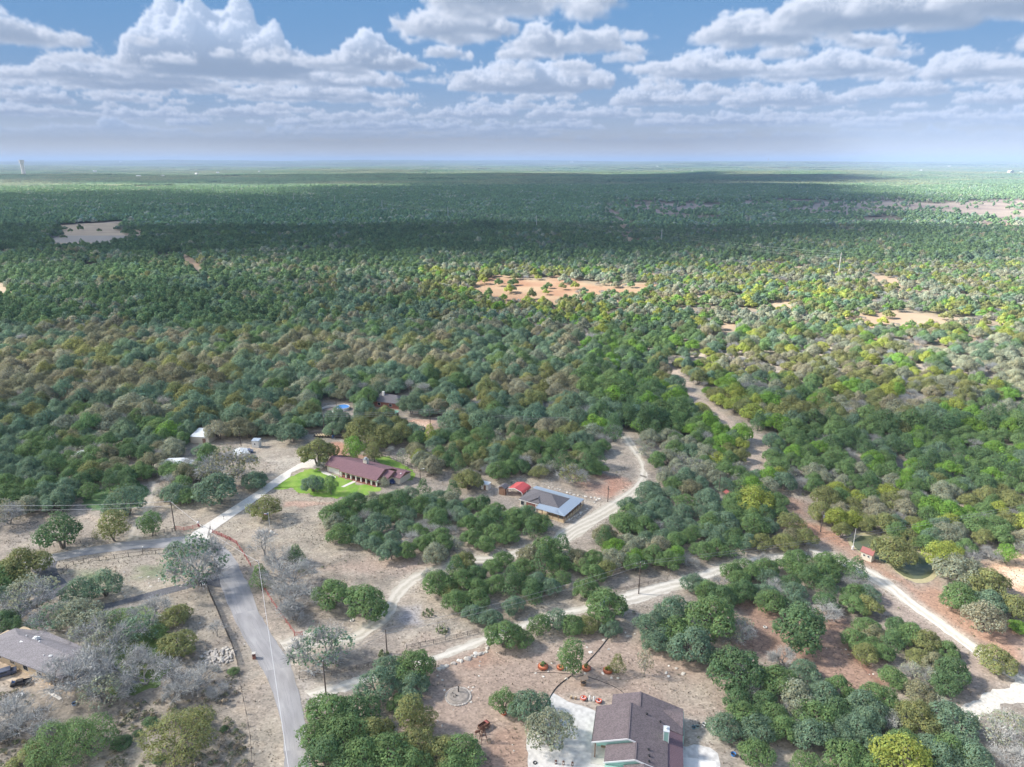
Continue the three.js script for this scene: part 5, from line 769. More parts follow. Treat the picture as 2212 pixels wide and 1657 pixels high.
{ // the porch house with a blue metal skirt roof
  const ang = Math.atan2(.53, .848), o = thing('porch_house', 'tan house with pale blue metal porch roof around grey hip roof', 'house', 12.7, 0, -212.9, -ang);
  const hip = part('roof', [slab([[-9.4, 2.75, 4.7], [5.35, 3.1, 4.2], [.5, 5, 0], [-3.6, 5, 0]], .15), slab([[5.35, 3.1, 4.19], [5.35, 3.1, -3.9], [.51, 5, -.01]], .15), slab([[5.34, 3.1, -3.91], [-9.3, 2.8, -4.5], [-3.6, 5, -.012], [.5, 5, -.012]], .15), slab([[-9.42, 2.8, -4.5], [-9.42, 2.75, 4.69], [-3.62, 5, 0]], .15), slab([[-5.6, 2.8, 4.9], [-3.1, 4.15, 3.0], [-3.1, 4.2, 1.6]], .1), slab([[-3.098, 4.15, 3.0], [-.8, 2.8, 4.9], [-3.098, 4.2, 1.6]], .1)], M.roofGrey, o);
  part('skirt_roof', [slab([[-1.6, 2.6, 7.1], [9, 2.55, 7.1], [5.4, 3.2, 4.25], [-1.6, 3.1, 4.6]], .08), slab([[9, 2.55, 7.09], [9, 2.55, -7.1], [5.4, 3.2, -3.9], [5.4, 3.2, 4.24]], .08), slab([[8.99, 2.55, -7.11], [-9.6, 2.7, -7.1], [-9.4, 3.05, -4.4], [5.39, 3.2, -3.91]], .08)], M.metalBlue, o);
  const seams = []; for (let x = -1.2; x < 8.8; x += .8) seams.push(beam([x, 2.63, 7.05], [Math.min(x, 5.4), 3.2, x > 5.4 ? 4.25 + (x - 5.4) * .76 : 4.3], .04, .05)); for (let z = -6.6; z < 7; z += .8) seams.push(beam([8.95, 2.6, z], [5.5 + Math.max(0, Math.abs(z) - 4) * 1.2, 3.2 - Math.max(0, Math.abs(z) - 4) * .2, z], .04, .05)); part('roof_seam', seams, M.metalBlue, o);
  part('wall', [bx(6.4, 2.7, 8.2, 2, 1.35, 0), bx(8, 2.6, 8.4, -5.2, 1.3, 0)], M.cream, o); part('brick_wall', [bx(4, 2.4, .16, -4.6, 1.25, 4.32)], M.brick, o); part('fascia', bx(7.9, .18, .08, -5.4, 2.62, 4.74), M.trim, o);
  for (const x of [-8.2, -2.2]) windowPart(o, x, 1.4, 4.3, 1.2, 1.3); for (const x of [-6.9, -2.9]) part('pilaster', bx(.28, 2.5, .2, x, 1.25, 4.38), M.trim, o); for (const x of [.5, 2.6, 4.4]) windowPart(o, x, 1.5, 4.16, .9, 1.2); for (const z of [-2.6, 0, 2.6]) windowPart(o, 5.26, 1.5, z, .9, 1.2, Math.PI / 2);
  for (let i = 0; i < 6; i++) part('post', bx(.2, 2.55, .2, -1.2 + i * 1.98, 1.28, 6.8), M.brown, o); for (let i = 1; i < 8; i++) part('post', bx(.2, 2.55, .2, 8.7, 1.28, 6.8 - i * 1.95), M.brown, o);
  part('porch_floor', [bx(10.4, .35, 2.8, 3.7, .175, 5.6), bx(3.4, .35, 9.8, 7.2, .172, -.7)], M.tan, o); part('porch_rail', [bx(10, .75, .1, 3.7, .72, 6.8), bx(.1, .75, 13.4, 8.7, .72, .0)], M.tan, o);
}
{ // the grey-roofed house at the left edge
  const ang = Math.atan2(.437, .9), o = thing('grey_roof_house', 'house with broad lilac-grey shingle roof among bare oaks at left edge', 'house', -106, 0, -137, -ang);
  const roof = part('roof', [slab([[-17, 3, 6.6], [11.6, 3, 4.9], [7.4, 4.5, 0], [-10, 4.5, .8]], .2), slab([[11.6, 3, 4.89], [12.6, 3, -4.3], [7.41, 4.5, -.01]], .2), slab([[12.59, 3, -4.32], [-8, 3, -3.9], [-15.5, 3, -1.4], [-10, 4.5, .79], [7.4, 4.5, -.012]], .2), slab([[-15.52, 3, -1.4], [-17.02, 3, 6.6], [-10.01, 4.5, .8]], .2)], M.roofLilac, o);
  part('wall', [bx(22, 2.9, 8, -3.6, 1.45, 1), bx(3, 2.9, 6, -15, 1.45, 2.6)], M.tan, o);
  for (let i = 0; i < 4; i++) part('patio_post', bx(.28, 2.8, .28, 10.9 + i * .35, 1.4, 4.3 - i * 2.6), M.brown, o); part('patio_floor', bx(4.6, .14, 9, 10, .07, .3), M.concrete, o); part('patio_beam', beam([10.9, 2.85, 4.5], [12.2, 2.85, -3.9], .3, .3), M.brown, o);
  for (const x of [-11, -6, -1, 4]) windowPart(o, x, 1.5, 5.05, 1.6, 1.2); windowPart(o, 7.45, 1.4, 2.6, 1.4, 1.6, Math.PI / 2); doorPart(o, 7.46, .14, -.6, 1, 2.1, Math.PI / 2);
  const ac = part('air_conditioner', [bx(1.3, .75, 1.0, -5.0, 4.25, -.3, .3), bx(.7, .25, .5, -5.0, 4.72, -.3, .3)], M.trim, roof); part('fan_grille', cy(.35, .35, .06, -4.7, 4.64, -.2), M.steel, ac);
  for (const [x, z] of [[-7.2, 1.7], [3.7, 1.9]]) { const d = part('skylight', [bx(.75, .14, .55, 0, 0, 0)], M.trim, roof); d.position.set(x, 4.45 - Math.abs(z - .4) * .22, z); d.rotation.y = .5; }
  part('roof_vent', [bx(.3, .3, .3, -3, 4.5, .2), bx(.2, .24, .2, -8, 4.4, .1), bx(.2, .24, .2, 2, 4.0, 2.4)], M.trim, roof);
}
function shed(name, label, cat, X, Y, w, d, h, rise, turn, wm, rm, extra) { const p = W(X, Y), o = thing(name, label, cat, p[0], 0, p[1], turn); gableWalls(o, w, d, h, rise, wm); gableRoof(o, w, d, h, rise, .3, .1, rm); if (extra) extra(o); return o; }
function lean(name, label, cat, X, Y, w, d, h0, h1, turn, wm, rm, extra) { const p = W(X, Y), o = thing(name, label, cat, p[0], 0, p[1], turn); part('wall', bx(w - .3, Math.min(h0, h1) - .1, d - .3, 0, Math.min(h0, h1) / 2, 0), wm, o); part('roof', slab([[-w / 2, h0, d / 2], [w / 2, h0, d / 2], [w / 2, h1, -d / 2], [-w / 2, h1, -d / 2]], .12), rm, o); if (extra) extra(o); return o; }
lean('barn', 'barn with pale blue sheet-metal roof at the edge of the left woods', 'barn', 442, 951, 8.2, 7.5, 2.9, 3.9, -.12, M.cream, M.metalWhite, (o) => doorPart(o, 2, 0, 3.62, 1.4, 2.2));
lean('garden_shed', 'little white shed with slanted metal roof standing alone on dry clearing', 'shed', 555, 965, 3.2, 2.6, 3.0, 3.3, -.12, M.white, M.metalBlue, (o) => { windowPart(o, -.2, 1.6, 1.16, .55, .55); doorPart(o, 1.44, 0, 0, .8, 1.9, Math.PI / 2, M.white); });
{ const p = W(522, 990), o = thing('carport', 'white metal carport half hidden behind the brown oak', 'carport', p[0], 0, p[1], .5); gableRoof(o, 5.4, 6.5, 2.5, .7, .1, .08, M.metalWhite); for (const [x, z] of [[-2.6, 3], [2.6, 3], [-2.6, -3], [2.6, -3]]) part('post', bx(.12, 2.5, .12, x, 1.25, z), M.trim, o); }
shed('long_shed', 'long pale-roofed building under oaks left of the concrete drive', 'building', 390, 1014, 13, 5, 2.7, .8, -.22, M.white, M.metalWhite, (o) => windowPart(o, 2, 1.5, 2.56, 1, 1));
shed('hidden_cabin', 'pale-roofed cabin glimpsed between oaks in the left woods', 'cabin', 180, 998, 9, 6, 2.8, 1, -.4, M.cream, M.metalWhite, (o) => doorPart(o, 0, 0, 3.06, 1, 2));
{ const p = W(1121, 1066), o = thing('red_carport', 'red sheet-metal carport with white rim next to the porch house', 'carport', p[0], 0, p[1], -.55), v = []; const prof = [[-3.1, 1.7], [-2.95, 2.25], [-2.5, 2.55], [0, 3.25], [2.5, 2.55], [2.95, 2.25], [3.1, 1.7]]; for (let i = 0; i < 6; i++) { const [a, b] = prof[i], [c, d] = prof[i + 1]; v.push(slab([[a, b, 3], [c, d, 3], [c, d, -3], [a, b, -3]], .06)); }
  part('roof', v, M.red, o); part('rim', prof.slice(0, 6).map(([a, b], i) => beam([a, b - .02, 3.06], [prof[i + 1][0], prof[i + 1][1] - .02, 3.06], .08, .14)), M.trim, o); for (const [x, z] of [[-3.05, 2.9], [3.05, 2.9], [-3.05, -2.9], [3.05, -2.9], [-3.05, 0], [3.05, 0]]) part('post', bx(.1, 2.0, .1, x, 1.0, z), M.trim, o); }
shed('dark_shed', 'narrow dark wooden shed left of the red carport', 'shed', 1088, 1066, 2.3, 2.6, 2.7, .6, -.5, M.brown, M.roofGrey, (o) => doorPart(o, 0, 0, 1.36, .9, 2));
lean('white_trailer_box', 'white box shed hidden by trees left of the dark shed', 'shed', 1050, 1056, 3, 2.4, 2.3, 2.4, -.4, M.white, M.metalWhite, (o) => doorPart(o, 0, 0, 1.12, .8, 1.8));
shed('pump_house', 'small cream pump house with maroon roof on the red pond bank', 'shed', ...Q(4, 727, 492), 2.3, 3.0, 2.5, .9, .75, M.cream, std([.30, .12, .11], .8), (o) => { windowPart(o, -1.2, 1.5, .6, .5, .5, -Math.PI / 2); windowPart(o, -1.2, 1.5, -.6, .5, .5, -Math.PI / 2); doorPart(o, 0, 0, 1.56, .8, 1.8, 0, M.cream); });
{ const p = W(842, 874), o = thing('hidden_house', 'grey-roofed house with white chimney deep in the woods behind the ranch house', 'house', p[0], 0, p[1], -.35); part('wall', bx(15, 2.8, 9, 0, 1.4, 0), M.brick, o); part('roof', [slab([[-8, 2.8, 5], [8, 2.8, 5], [4, 5.2, 0], [-4, 5.2, 0]], .15), slab([[8, 2.8, 4.99], [8, 2.8, -5], [4.01, 5.2, 0]], .15), slab([[7.99, 2.8, -5.01], [-8, 2.8, -5.01], [-4, 5.2, -.01], [4, 5.2, -.01]], .15), slab([[-8.01, 2.8, -5], [-8.01, 2.8, 5], [-4.01, 5.2, 0]], .15)], M.roofGrey, o); part('chimney', bx(1.1, 2.2, .9, -2.6, 5.4, .9), M.white, o); windowPart(o, -3, 1.5, 4.56, 1.4, 1.2); windowPart(o, 3, 1.5, 4.56, 1.4, 1.2); }
{ const p = W(842, 905), o = thing('green_canopy_shed', 'open shed with mint green roof below the hidden house', 'shed', p[0], 0, p[1], -.3); part('roof', slab([[-3.4, 2.7, 2.6], [3.4, 2.7, 2.6], [3.4, 3.3, -2.6], [-3.4, 3.3, -2.6]], .1), std([.16, .45, .33], .5), o); for (const [x, z] of [[-3.2, 2.4], [3.2, 2.4], [-3.2, -2.4], [3.2, -2.4]]) part('post', bx(.14, 2.7, .14, x, 1.35, z), M.dark, o); part('back_wall', bx(6.4, 2.4, .1, 0, 1.2, -2.3), M.dark, o); }
{ const p = W(...Q(6, 378, 412)), o = thing('above_ground_pool', 'round above-ground pool with bright blue cover in the woods', 'pool', p[0], 0, p[1]); part('pool_wall', new THREE.CylinderGeometry(3.1, 3.1, 1.25, 28, 1, true).translate(0, .62, 0), M.trim, o); part('rim', new THREE.TorusGeometry(3.1, .12, 6, 28).rotateX(Math.PI / 2).translate(0, 1.25, 0), M.trim, o); part('cover', new THREE.CircleGeometry(3.0, 28).rotateX(-Math.PI / 2).translate(0, 1.1, 0), std([.03, .22, .62], .3), o); }
{ const p = W(...Q(6, 303, 420)), o = thing('curved_wall', 'low white curved wall around a gravel bed beside the pool', 'wall', p[0], 0, p[1]); part('wall_ring', new THREE.CylinderGeometry(4.6, 4.6, 1.1, 24, 1, true, 2.6, 4.6).translate(0, .55, 0), new THREE.MeshStandardMaterial({ color: lin(.6, .6, .62), roughness: .8, side: THREE.DoubleSide }), o); part('gravel_bed', new THREE.CircleGeometry(4.4, 24).rotateX(-Math.PI / 2).translate(0, .06, 0), grain([.2, .17, .15], .3, 2), o); }
{ // far houses, too small to show more than wall and roof
  const spots = [[205, 372, 1], [262, 357, 1.2], [300, 384, 1], [352, 386, .8], [425, 378, 1], [470, 372, .9], [560, 371, .7], [1235, 357, 1.3], [1330, 360, .8], [1495, 372, .8], [1540, 363, .7], [1590, 357, .8], [1668, 349, 1.1], [1690, 352, 1], [1708, 356, .9], [1722, 352, .8], [1755, 362, .8], [1880, 360, 1], [1935, 357, .8], [1990, 369, .7], [2050, 363, .9], [2182, 377, 1.6], [2205, 379, 1.2], [2150, 372, .8], [2100, 358, .7], [960, 363, .8], [880, 366, .7], [740, 368, .8], [1105, 361, .7], [1420, 365, .8]];
  let first; spots.forEach(([X, Y, s]) => { const p = G(X, Y), k = Math.hypot(p[0], p[2]) / 1000; let o; if (!first) { o = first = thing('distant_house', 'tiny white house on the wooded hills near the horizon', 'house', 0, 0, 0, 0, 'white houses scattered over the far hills'); part('wall', bx(20, 6, 12, 0, 3, 0), M.white, o); gableRoof(o, 12, 20, 6, 3, .6, .3, M.metalWhite).rotation.y = Math.PI / 2; } else { o = first.clone(); o.name = numbered('distant_house'); scene.add(o); } o.position.set(p[0], p[1] + 4, p[2]); o.userData.label = `tiny white house on the far hills, ${nth(spots.filter((q) => q[0] < X).length)} from the left`; o.rotation.y = (X * 1.7) % 3; o.scale.setScalar(s * (.7 + .11 * k)); });
}
// ---------------------------------------------------------------- poles and wires
function utilityPole(label, foot, h, o = {}) {
  const p = W(...foot), t = thing('utility_pole', label, 'utility pole', p[0], 0, p[1], o.turn ?? 0);
  part('pole', cy(.17, .11, h, 0, -.05, 0, 8), M.pole, t);
  if (o.arm !== false) { part('crossarm', bx(2.3, .13, .13, 0, h - .5, .12), M.pole, t); for (const x of [-1, 0, 1]) part('insulator', cy(.07, .05, .22, x, h - .44 + (x ? 0 : .35), .12, 6), M.trim, t); }
  if (o.can) { const c = part('transformer', cy(.26, .26, .85, .36, h - 2, .1, 10), M.steel, t); part('lid', cy(.28, .1, .14, .36, h - 1.15, .1, 10), M.steel, c); }
  if (o.lamp) { part('lamp_arm', bar([0, h - .4, 0], [1.1, h - .1, 0], .05), M.steel, t); part('lamp_head', bx(.55, .14, .26, 1.3, h - .12, 0), M.trim, t); }
  return [p[0], h - .2, p[1]];
}
const at = (r, x, y) => Q(r, x, y);
const P1 = utilityPole('dark utility pole rising from the bottom grove beside the pale track entrance', at(2, 450, 1260), 9.2, { turn: -.3 }), P2 = utilityPole('dark utility pole in the grey roadside thicket', at(1, 1465, 670), 9.2, { turn: -.7 }), P3 = utilityPole('dark utility pole at the left end of the red pipe fence', at(1, 980, 335), 10.4, { turn: -.3 }), P4 = utilityPole('dark utility pole between gravel lane and pale track', at(2, 790, 1020), 6.6, { arm: false }), P5 = utilityPole('tall dark utility pole beside the pale track at picture centre right', at(3, 823, 687), 9.6, { turn: .1 });
const P6 = utilityPole('thin pole on the dirt clearing right of the porch house', at(3, 650, 172), 5.9, { arm: false }), P7 = utilityPole('utility pole with transformer behind the stacked trailers', at(6, 254, 572), 9, { can: true }), P8 = utilityPole('utility pole on the red dirt yard behind the ranch house', at(6, 970, 545), 9, { turn: .05 }), P9 = utilityPole('short dark pole with lamp right of the ranch house', at(6, 903, 915), 6, { arm: false, lamp: true }), P10 = utilityPole('utility pole with transformer beside the metal barn roof', at(5, 1440, 612), 6.4, { can: true, arm: false }), P11 = utilityPole('thin pole left of the little white shed', at(5, 1628, 662), 6.5, { arm: false, can: false }), P12 = utilityPole('utility pole with crossarm among oaks above the porch house', at(6, 1908, 576), 7, { turn: .2 }), P13 = utilityPole('dark pole in the sunlit woods right of the dirt clearing', at(7, 980, 990), 7.5, { arm: false }), P14 = utilityPole('pole with white transformer on the red bank above the pale track', at(4, 465, 342), 7, { arm: false, can: true }), P15 = utilityPole('pole near the pool in the woods behind the ranch house', at(6, 340, 450), 7, { arm: false });
const WIRE = std([.36, .36, .38], .5, { metalness: .3 }), WIREPALE = std([.62, .62, .66], .5);  // WIREPALE: paler grey, with the sun glint put into the wire colour
function wire(label, a, b, sag, offs, r = .022, m = WIRE) {          // one span: its wires hang side by side
  const A = new THREE.Vector3(...a), B = new THREE.Vector3(...b), dir = B.clone().sub(A), side = new THREE.Vector3(-dir.z, 0, dir.x).normalize(), o = thing('power_line', label, 'power line', 0, 0, 0);
  for (const [s, y] of offs) { const pts = Array.from({ length: 15 }, (_, i) => { const t = i / 14; return A.clone().lerp(B, t).addScaledVector(side, s).add(new THREE.Vector3(0, y - sag * 4 * t * (1 - t), 0)); }); part('wire', new THREE.TubeGeometry(new THREE.CatmullRomCurve3(pts), 26, r, 4), m, o); }
  return o;
}
const farEnd = [...W(632, 1720)]; const NEAR = [farEnd[0] + 1.5, 8.6, farEnd[1] + 4];
wire('pale wire over the road from thicket pole toward the bottom edge', P2, NEAR, 1.1, [[0, 0]], .045, WIREPALE); wire('pale wire between the fence-end pole and the thicket pole', P3, P2, 1.2, [[0, -.1]], .04, WIREPALE);
{ const a = [...W(-30, 1150)]; wire('pair of wires from fence-end pole to the left edge', P3, [a[0] - 4, 9.5, a[1]], .8, [[0, 0], [.2, -1.6]], .035, WIREPALE); }
wire('wires from the bottom grove pole to the lane pole', P1, [P4[0], 6.4, P4[2]], .5, [[-.4, 0], [.4, -.4]], .03); wire('wires from lane pole over the grove to the centre-right pole', [P4[0], 6.4, P4[2]], P5, 1.3, [[-.6, 0], [.6, -.5]], .035); { const e = W(2330, 1120); wire('wires from centre-right pole over the belt of oaks', P5, [e[0], 9, e[1]], 2, [[-.6, 0], [.6, 0]], .03); }
wire('wires from the transformer pole to the red dirt yard pole', P7, P8, .9, [[-1, 0], [1, 0], [0, -1.2]], .05); wire('wires from red dirt yard pole to the pole among oaks', P8, P12, 1, [[-1, 0], [1, 0], [0, -1.1]], .05); wire('service wire from the lane-side pole to the porch house', P12, [9.5, 3.4, -219], 1, [[0, 0]]); wire('wires from fence-end pole back to the barn pole', P3, P10, 1.5, [[-.5, 0], [.5, 0]], .02);
{ // transmission line across the woods
  const feet = [[1811, 595, 23.5], [1428, 527, 20.5], [1159, 495, 23], [968, 475, 24], [826, 458, 26], [724, 445, 26], [635, 438, 26], [573, 430, 25], [512, 428, 25], [460, 418, 25]], words = ['nearest', 'second nearest', 'third nearest', 'fourth nearest', 'fifth nearest', 'sixth nearest', 'seventh nearest', 'third farthest', 'second farthest', 'farthest'], steel = std([.52, .51, .48], .6), tops = [];
  feet.forEach(([X, Y, h], i) => { const g = G(X, Y), o = thing('transmission_pole', `pale steel transmission pole over the woods, ${words[i]} of the line`, 'transmission pole', g[0], g[1], g[2], .5), k = 1 + i * .12; part('pole', cy(.55 * k, .28 * k, h, 0, -.5, 0, 8), steel, o); for (const [s, y] of [[1, 2.2], [-1, 4.2], [1, 6.2]]) { const a = part('arm', bar([0, h - y, 0], [s * 1.7, h - y + .4, 0], .16 * k, 5, .1 * k), steel, o); part('insulator', cy(.14, .14, .9, s * 1.7, h - y - .5, 0, 6), M.greyWood, a); } tops.push([g[0], g[1] + h, g[2]]); });
  const ext = G(2420, 640); tops.unshift([ext[0] + 60, ext[1] + 24, ext[2]]);
  for (let i = 0; i < 5; i++) wire(i === 0 ? 'transmission wires from nearest steel pole to the right edge' : `transmission wires between the ${words[i - 1]} and ${words[i]} steel poles`, tops[i], tops[i + 1], 5, [[1.6, -2.6], [-1.6, -4.6], [1.6, -6.6], [0, 0]], .035 + .013 * i, std([.4, .4, .38], .6));
}
{ const g = G(52, 378), o = thing('water_tower', 'pale slender tower on the horizon at far left', 'tower', g[0], g[1], g[2]); part('shaft', cy(16, 14, 128, 0, 0, 0, 12), std([.6, .55, .55], .8), o); part('tank', cy(20, 20, 26, 0, 110, 0, 14), std([.6, .55, .55], .8), o); }
{ const g = G(1659, 352), o = thing('radio_mast', 'thin radio mast rising above the horizon at right', 'mast', g[0], g[1], g[2]); part('mast', cy(3, 1.6, 150, 0, 0, 0, 6), std([.4, .38, .42], .7), o); part('antenna', cy(5, 5, 14, 0, 118, 0, 6), std([.4, .38, .42], .7), o); }
{ const p = W(...at(1, 1510, 322)), o = thing('flagpole', 'white flagpole with flag below the lone olive oak', 'flagpole', p[0], 0, p[1]); part('pole', cy(.07, .045, 5.6), M.trim, o); part('finial', new THREE.SphereGeometry(.12, 8, 6).translate(0, 5.68, 0), M.trim, o); const f = part('flag', [bx(1.3, .3, .04, -.68, 5.2, 0), bx(1.3, .3, .04, -.68, 4.9, .03)], M.trim, o); part('canton', bx(.5, .58, .06, -.3, 5.05, .02), M.blue, f); part('stripe', bx(.78, .28, .06, -.95, 4.9, .03), std([.25, .05, .06], .8), f); }
{ const p = W(...at(4, 645, 440)), o = thing('light_pole', 'slim white mast on the pond bank left of the pump house', 'pole', p[0], 0, p[1]); part('pole', cy(.09, .05, 7), M.trim, o); part('base_box', bx(.5, 1.2, .5, 0, .6, 0), M.trim, o); }

// ---------------------------------------------------------------- fences
function fence(label, line, post, rails, h, mp, mr, o = {}) {         // posts one by one, rails between them
  const w = toW(line), f = thing(o.name ?? 'fence', label, 'fence', w[0][0], 0, w[0][1]), pts = []; for (let i = 0; i + 1 < w.length; i++) { const L = Math.hypot(w[i + 1][0] - w[i][0], w[i + 1][1] - w[i][1]), n = Math.max(1, Math.round(L / post)); for (let k = 0; k < n; k++) pts.push([lerp(w[i][0], w[i + 1][0], k / n), lerp(w[i][1], w[i + 1][1], k / n)]); } pts.push(w[w.length - 1]);
  const X = w[0][0], Z = w[0][1]; for (const [x, z] of pts) part('post', o.round ? cy(o.pr, o.pr, h + .15, x - X, -.05, z - Z, 6) : bx(o.pr * 2, h + .15, o.pr * 2, x - X, h / 2, z - Z), mp, f);
  for (const y of rails) part('rail', pts.slice(0, -1).map(([x, z], i) => beam([x - X, y, z - Z], [pts[i + 1][0] - X, y, pts[i + 1][1] - Z], o.rw ?? .05, o.rh ?? .07)), mr, f);
  if (o.mesh) part('mesh_panel', pts.slice(0, -1).flatMap(([x, z], i) => { const q = pts[i + 1], n = Math.round(Math.hypot(q[0] - x, q[1] - z) / o.mesh); return Array.from({ length: n }, (_, k) => bar([lerp(x, q[0], k / n) - X, .06, lerp(z, q[1], k / n) - Z], [lerp(x, q[0], (k + .5) / n) - X, h - .05, lerp(z, q[1], (k + .5) / n) - Z], .012, 3)); }), mr, f);
  return f;
}
const REDP = std([.36, .055, .05], .6), BLK = std([.035, .033, .035], .6);
fence('red pipe fence right of the concrete drive entrance', QS(1, [1190, 348], [1240, 368], [1290, 392], [1326, 412]), 2.6, [.35, .75, 1.15], 1.25, REDP, REDP, { pr: .07, round: true, rh: .09, rw: .08 });
fence('red wire fence along the road side of the grey thicket', QS(1, [1328, 418], [1370, 480], [1404, 538]), 2.6, [.35, .75, 1.15], 1.2, REDP, REDP, { pr: .06, round: true, rh: .05, rw: .04 });
fence('rusty red fence from thicket to the gravel lane entrance', QS(1, [1440, 600], [1520, 735], [1600, 850], [1648, 918]), 3.2, [.5, .9, 1.2], 1.25, REDP, REDP, { pr: .06, round: true, rh: .05, rw: .04 }); fence('short red gate panel at the gravel lane entrance', QS(1, [1648, 925], [1692, 922]), 2, [.3, .6, .9, 1.15], 1.25, REDP, REDP, { pr: .08, round: true, rh: .08, rw: .06, name: 'gate' });
fence('red pipe fence left of the concrete drive entrance', QS(1, [985, 328], [1030, 334], [1080, 325], [1116, 314]), 2.6, [.35, .75, 1.15], 1.25, REDP, REDP, { pr: .07, round: true, rh: .09, rw: .08 });
fence('white pipe gate across the concrete drive', QS(1, [1132, 318], [1178, 328]), 4, [.5, 1.1], 1.2, M.greyWood, M.trim, { pr: .08, rh: .06, name: 'gate' });
fence('black mesh fence around the paddock inside the road bend', QS(1, [290, 592], [355, 570], [375, 548], [412, 525], [470, 512], [640, 490], [800, 470], [940, 458]), 3.4, [.1, 1.25], 1.35, BLK, BLK, { pr: .05, mesh: .55, rh: .05 });
fence('black fence leading from the leaning oak down the road side', QS(1, [1092, 632], [1158, 642], [1178, 700], [1215, 780], [1260, 890], [1300, 980], [1330, 1082]), 2.4, [.1, .4, .7, 1.0, 1.25], 1.35, BLK, BLK, { pr: .06, mesh: .22, rh: .12 });
fence('thin wire fence from black fence end to the bottom edge', QS(1, [1332, 1090], [1350, 1220], [1378, 1360], [1402, 1500], [1412, 1660]), 3.4, [.4, .8, 1.15], 1.2, M.greyWood, M.dark, { pr: .06, rw: .03, rh: .03 });
fence('wire and post fence along the far road side, left of the gravel track', QS(1, [-20, 470], [100, 455], [225, 438], [380, 410], [520, 392], [640, 378]), 4, [.3, .7, 1.05], 1.1, M.greyWood, M.greyWood, { pr: .07, rw: .03, rh: .04 }); fence('grey rail fence curving to the gravel track, left side', QS(1, [640, 378], [690, 352], [718, 330]), 2.2, [.3, .65, 1.0], 1.1, M.greyWood, M.greyWood, { pr: .08, rh: .1 }); fence('grey rail fence right of the gravel track entrance', QS(1, [808, 352], [870, 350], [920, 343], [965, 340]), 2.4, [.3, .65, 1.0], 1.1, M.greyWood, M.greyWood, { pr: .07, rh: .08, mesh: .4 });
fence('wire fence along the far side of the pale track, left part', QS(2, [300, 1165], [480, 1142], [620, 1110], [750, 1080]), 3.4, [.4, .8, 1.1], 1.15, M.greyWood, M.dark, { pr: .06, mesh: .5, rh: .04 }); fence('wire fence along the far side of the pale track, middle part', QS(2, [900, 995], [1050, 965], [1180, 935], [1300, 905]), 3.4, [.4, .8, 1.1], 1.15, M.greyWood, M.dark, { pr: .06, mesh: .5, rh: .05 }); fence('wire fence beside the tall pole at the pale track', QS(3, [690, 682], [820, 650], [985, 612]), 3.2, [.4, .8, 1.1], 1.15, M.greyWood, M.dark, { pr: .06, mesh: .5, rh: .04 });
fence('dark iron fence around the back lawn of the ranch house', QS(6, [560, 742], [640, 728], [720, 752], [790, 782], [842, 800], [800, 825]), 2.2, [.15, 1.2], 1.3, BLK, BLK, { pr: .04, mesh: .2 }); fence('dark plank fence behind the stacked trailers', QS(6, [150, 580], [240, 582], [335, 590]), 2.4, [.3, .6, .9, 1.2, 1.5], 1.7, M.greyWood, M.greyWood, { pr: .07, rh: .26 }); fence('plank fence along the back of the ranch house yard', QS(6, [640, 618], [740, 612], [850, 612]), 2.6, [.4, .8, 1.2], 1.3, M.greyWood, M.greyWood, { pr: .07, rh: .14 });

// ---------------------------------------------------------------- things in the yards
function rockGeo(seed) { const r = rng(seed), g = new THREE.IcosahedronGeometry(1, 1), p = g.attributes.position; for (let i = 0; i < p.count; i++) { const x = p.getX(i), y = p.getY(i), z = p.getZ(i), k = .78 + .44 * hash2(Math.round(x * 20 + seed * 7), Math.round(y * 30 + z * 40)); p.setXYZ(i, x * k, Math.max(-.3, y * k * .62), z * k * .85); } g.computeVertexNormals(); return g; }
const LEAFPAD = std([.16, .19, .10], .8);
const ROCKS = [1, 2, 3, 4].map(rockGeo), ROCKM = [std([.56, .53, .48], .95), std([.66, .64, .60], .95), std([.43, .40, .37], .95)], rk = rng(61);
function stoneIn(parent, x, y, z, s, name = 'stone') { const m = shadows(new THREE.Mesh(ROCKS[Math.floor(rk() * 4)], ROCKM[Math.floor(rk() * 3)])); m.name = name; m.position.set(x, y, z); m.rotation.set(.3 * rk(), rk() * 6, .3 * rk()); m.scale.set(s * (.8 + .5 * rk()), s * (.7 + .5 * rk()), s * (.8 + .5 * rk())); parent.add(m); return m; }
function stoneRow(name, label, line, gap, s, jit, cat = 'stone border') { const w = toW(line), o = thing(name, label, cat, w[0][0], 0, w[0][1]); for (let i = 0; i + 1 < w.length; i++) { const L = Math.hypot(w[i + 1][0] - w[i][0], w[i + 1][1] - w[i][1]); for (let d = 0; d < L; d += gap * (.7 + .6 * rk())) stoneIn(o, lerp(w[i][0], w[i + 1][0], d / L) - w[0][0] + (rk() - .5) * jit, .1, lerp(w[i][1], w[i + 1][1], d / L) - w[0][1] + (rk() - .5) * jit, s * (.7 + .6 * rk())); } return o; }
stoneRow('stone_border', 'row of pale boulders edging the yard below the pale track', QS(2, [1080, 1108], [1160, 1078], [1250, 1048], [1335, 1012]), .62, .5, .8); stoneRow('stone_border', 'stone edging along the lane side of the porch house', QS(6, [1880, 1170], [1960, 1130], [2035, 1082]), .6, .36, .6); stoneRow('stone_border', 'stone edging on the clearing behind the porch house', QS(6, [1760, 935], [1850, 960], [1950, 995], [2050, 1010], [2110, 1020], [2060, 1055]), .9, .34, .9); stoneRow('stone_border', 'loose stones below the near corner of the porch house', QS(6, [1790, 1160], [1840, 1172], [1880, 1172]), .7, .3, .6); stoneRow('stone_border', 'short stone edging beside the oak with a clay pot', QS(2, [1340, 1010], [1350, 985], [1345, 960]), .7, .36, .5);
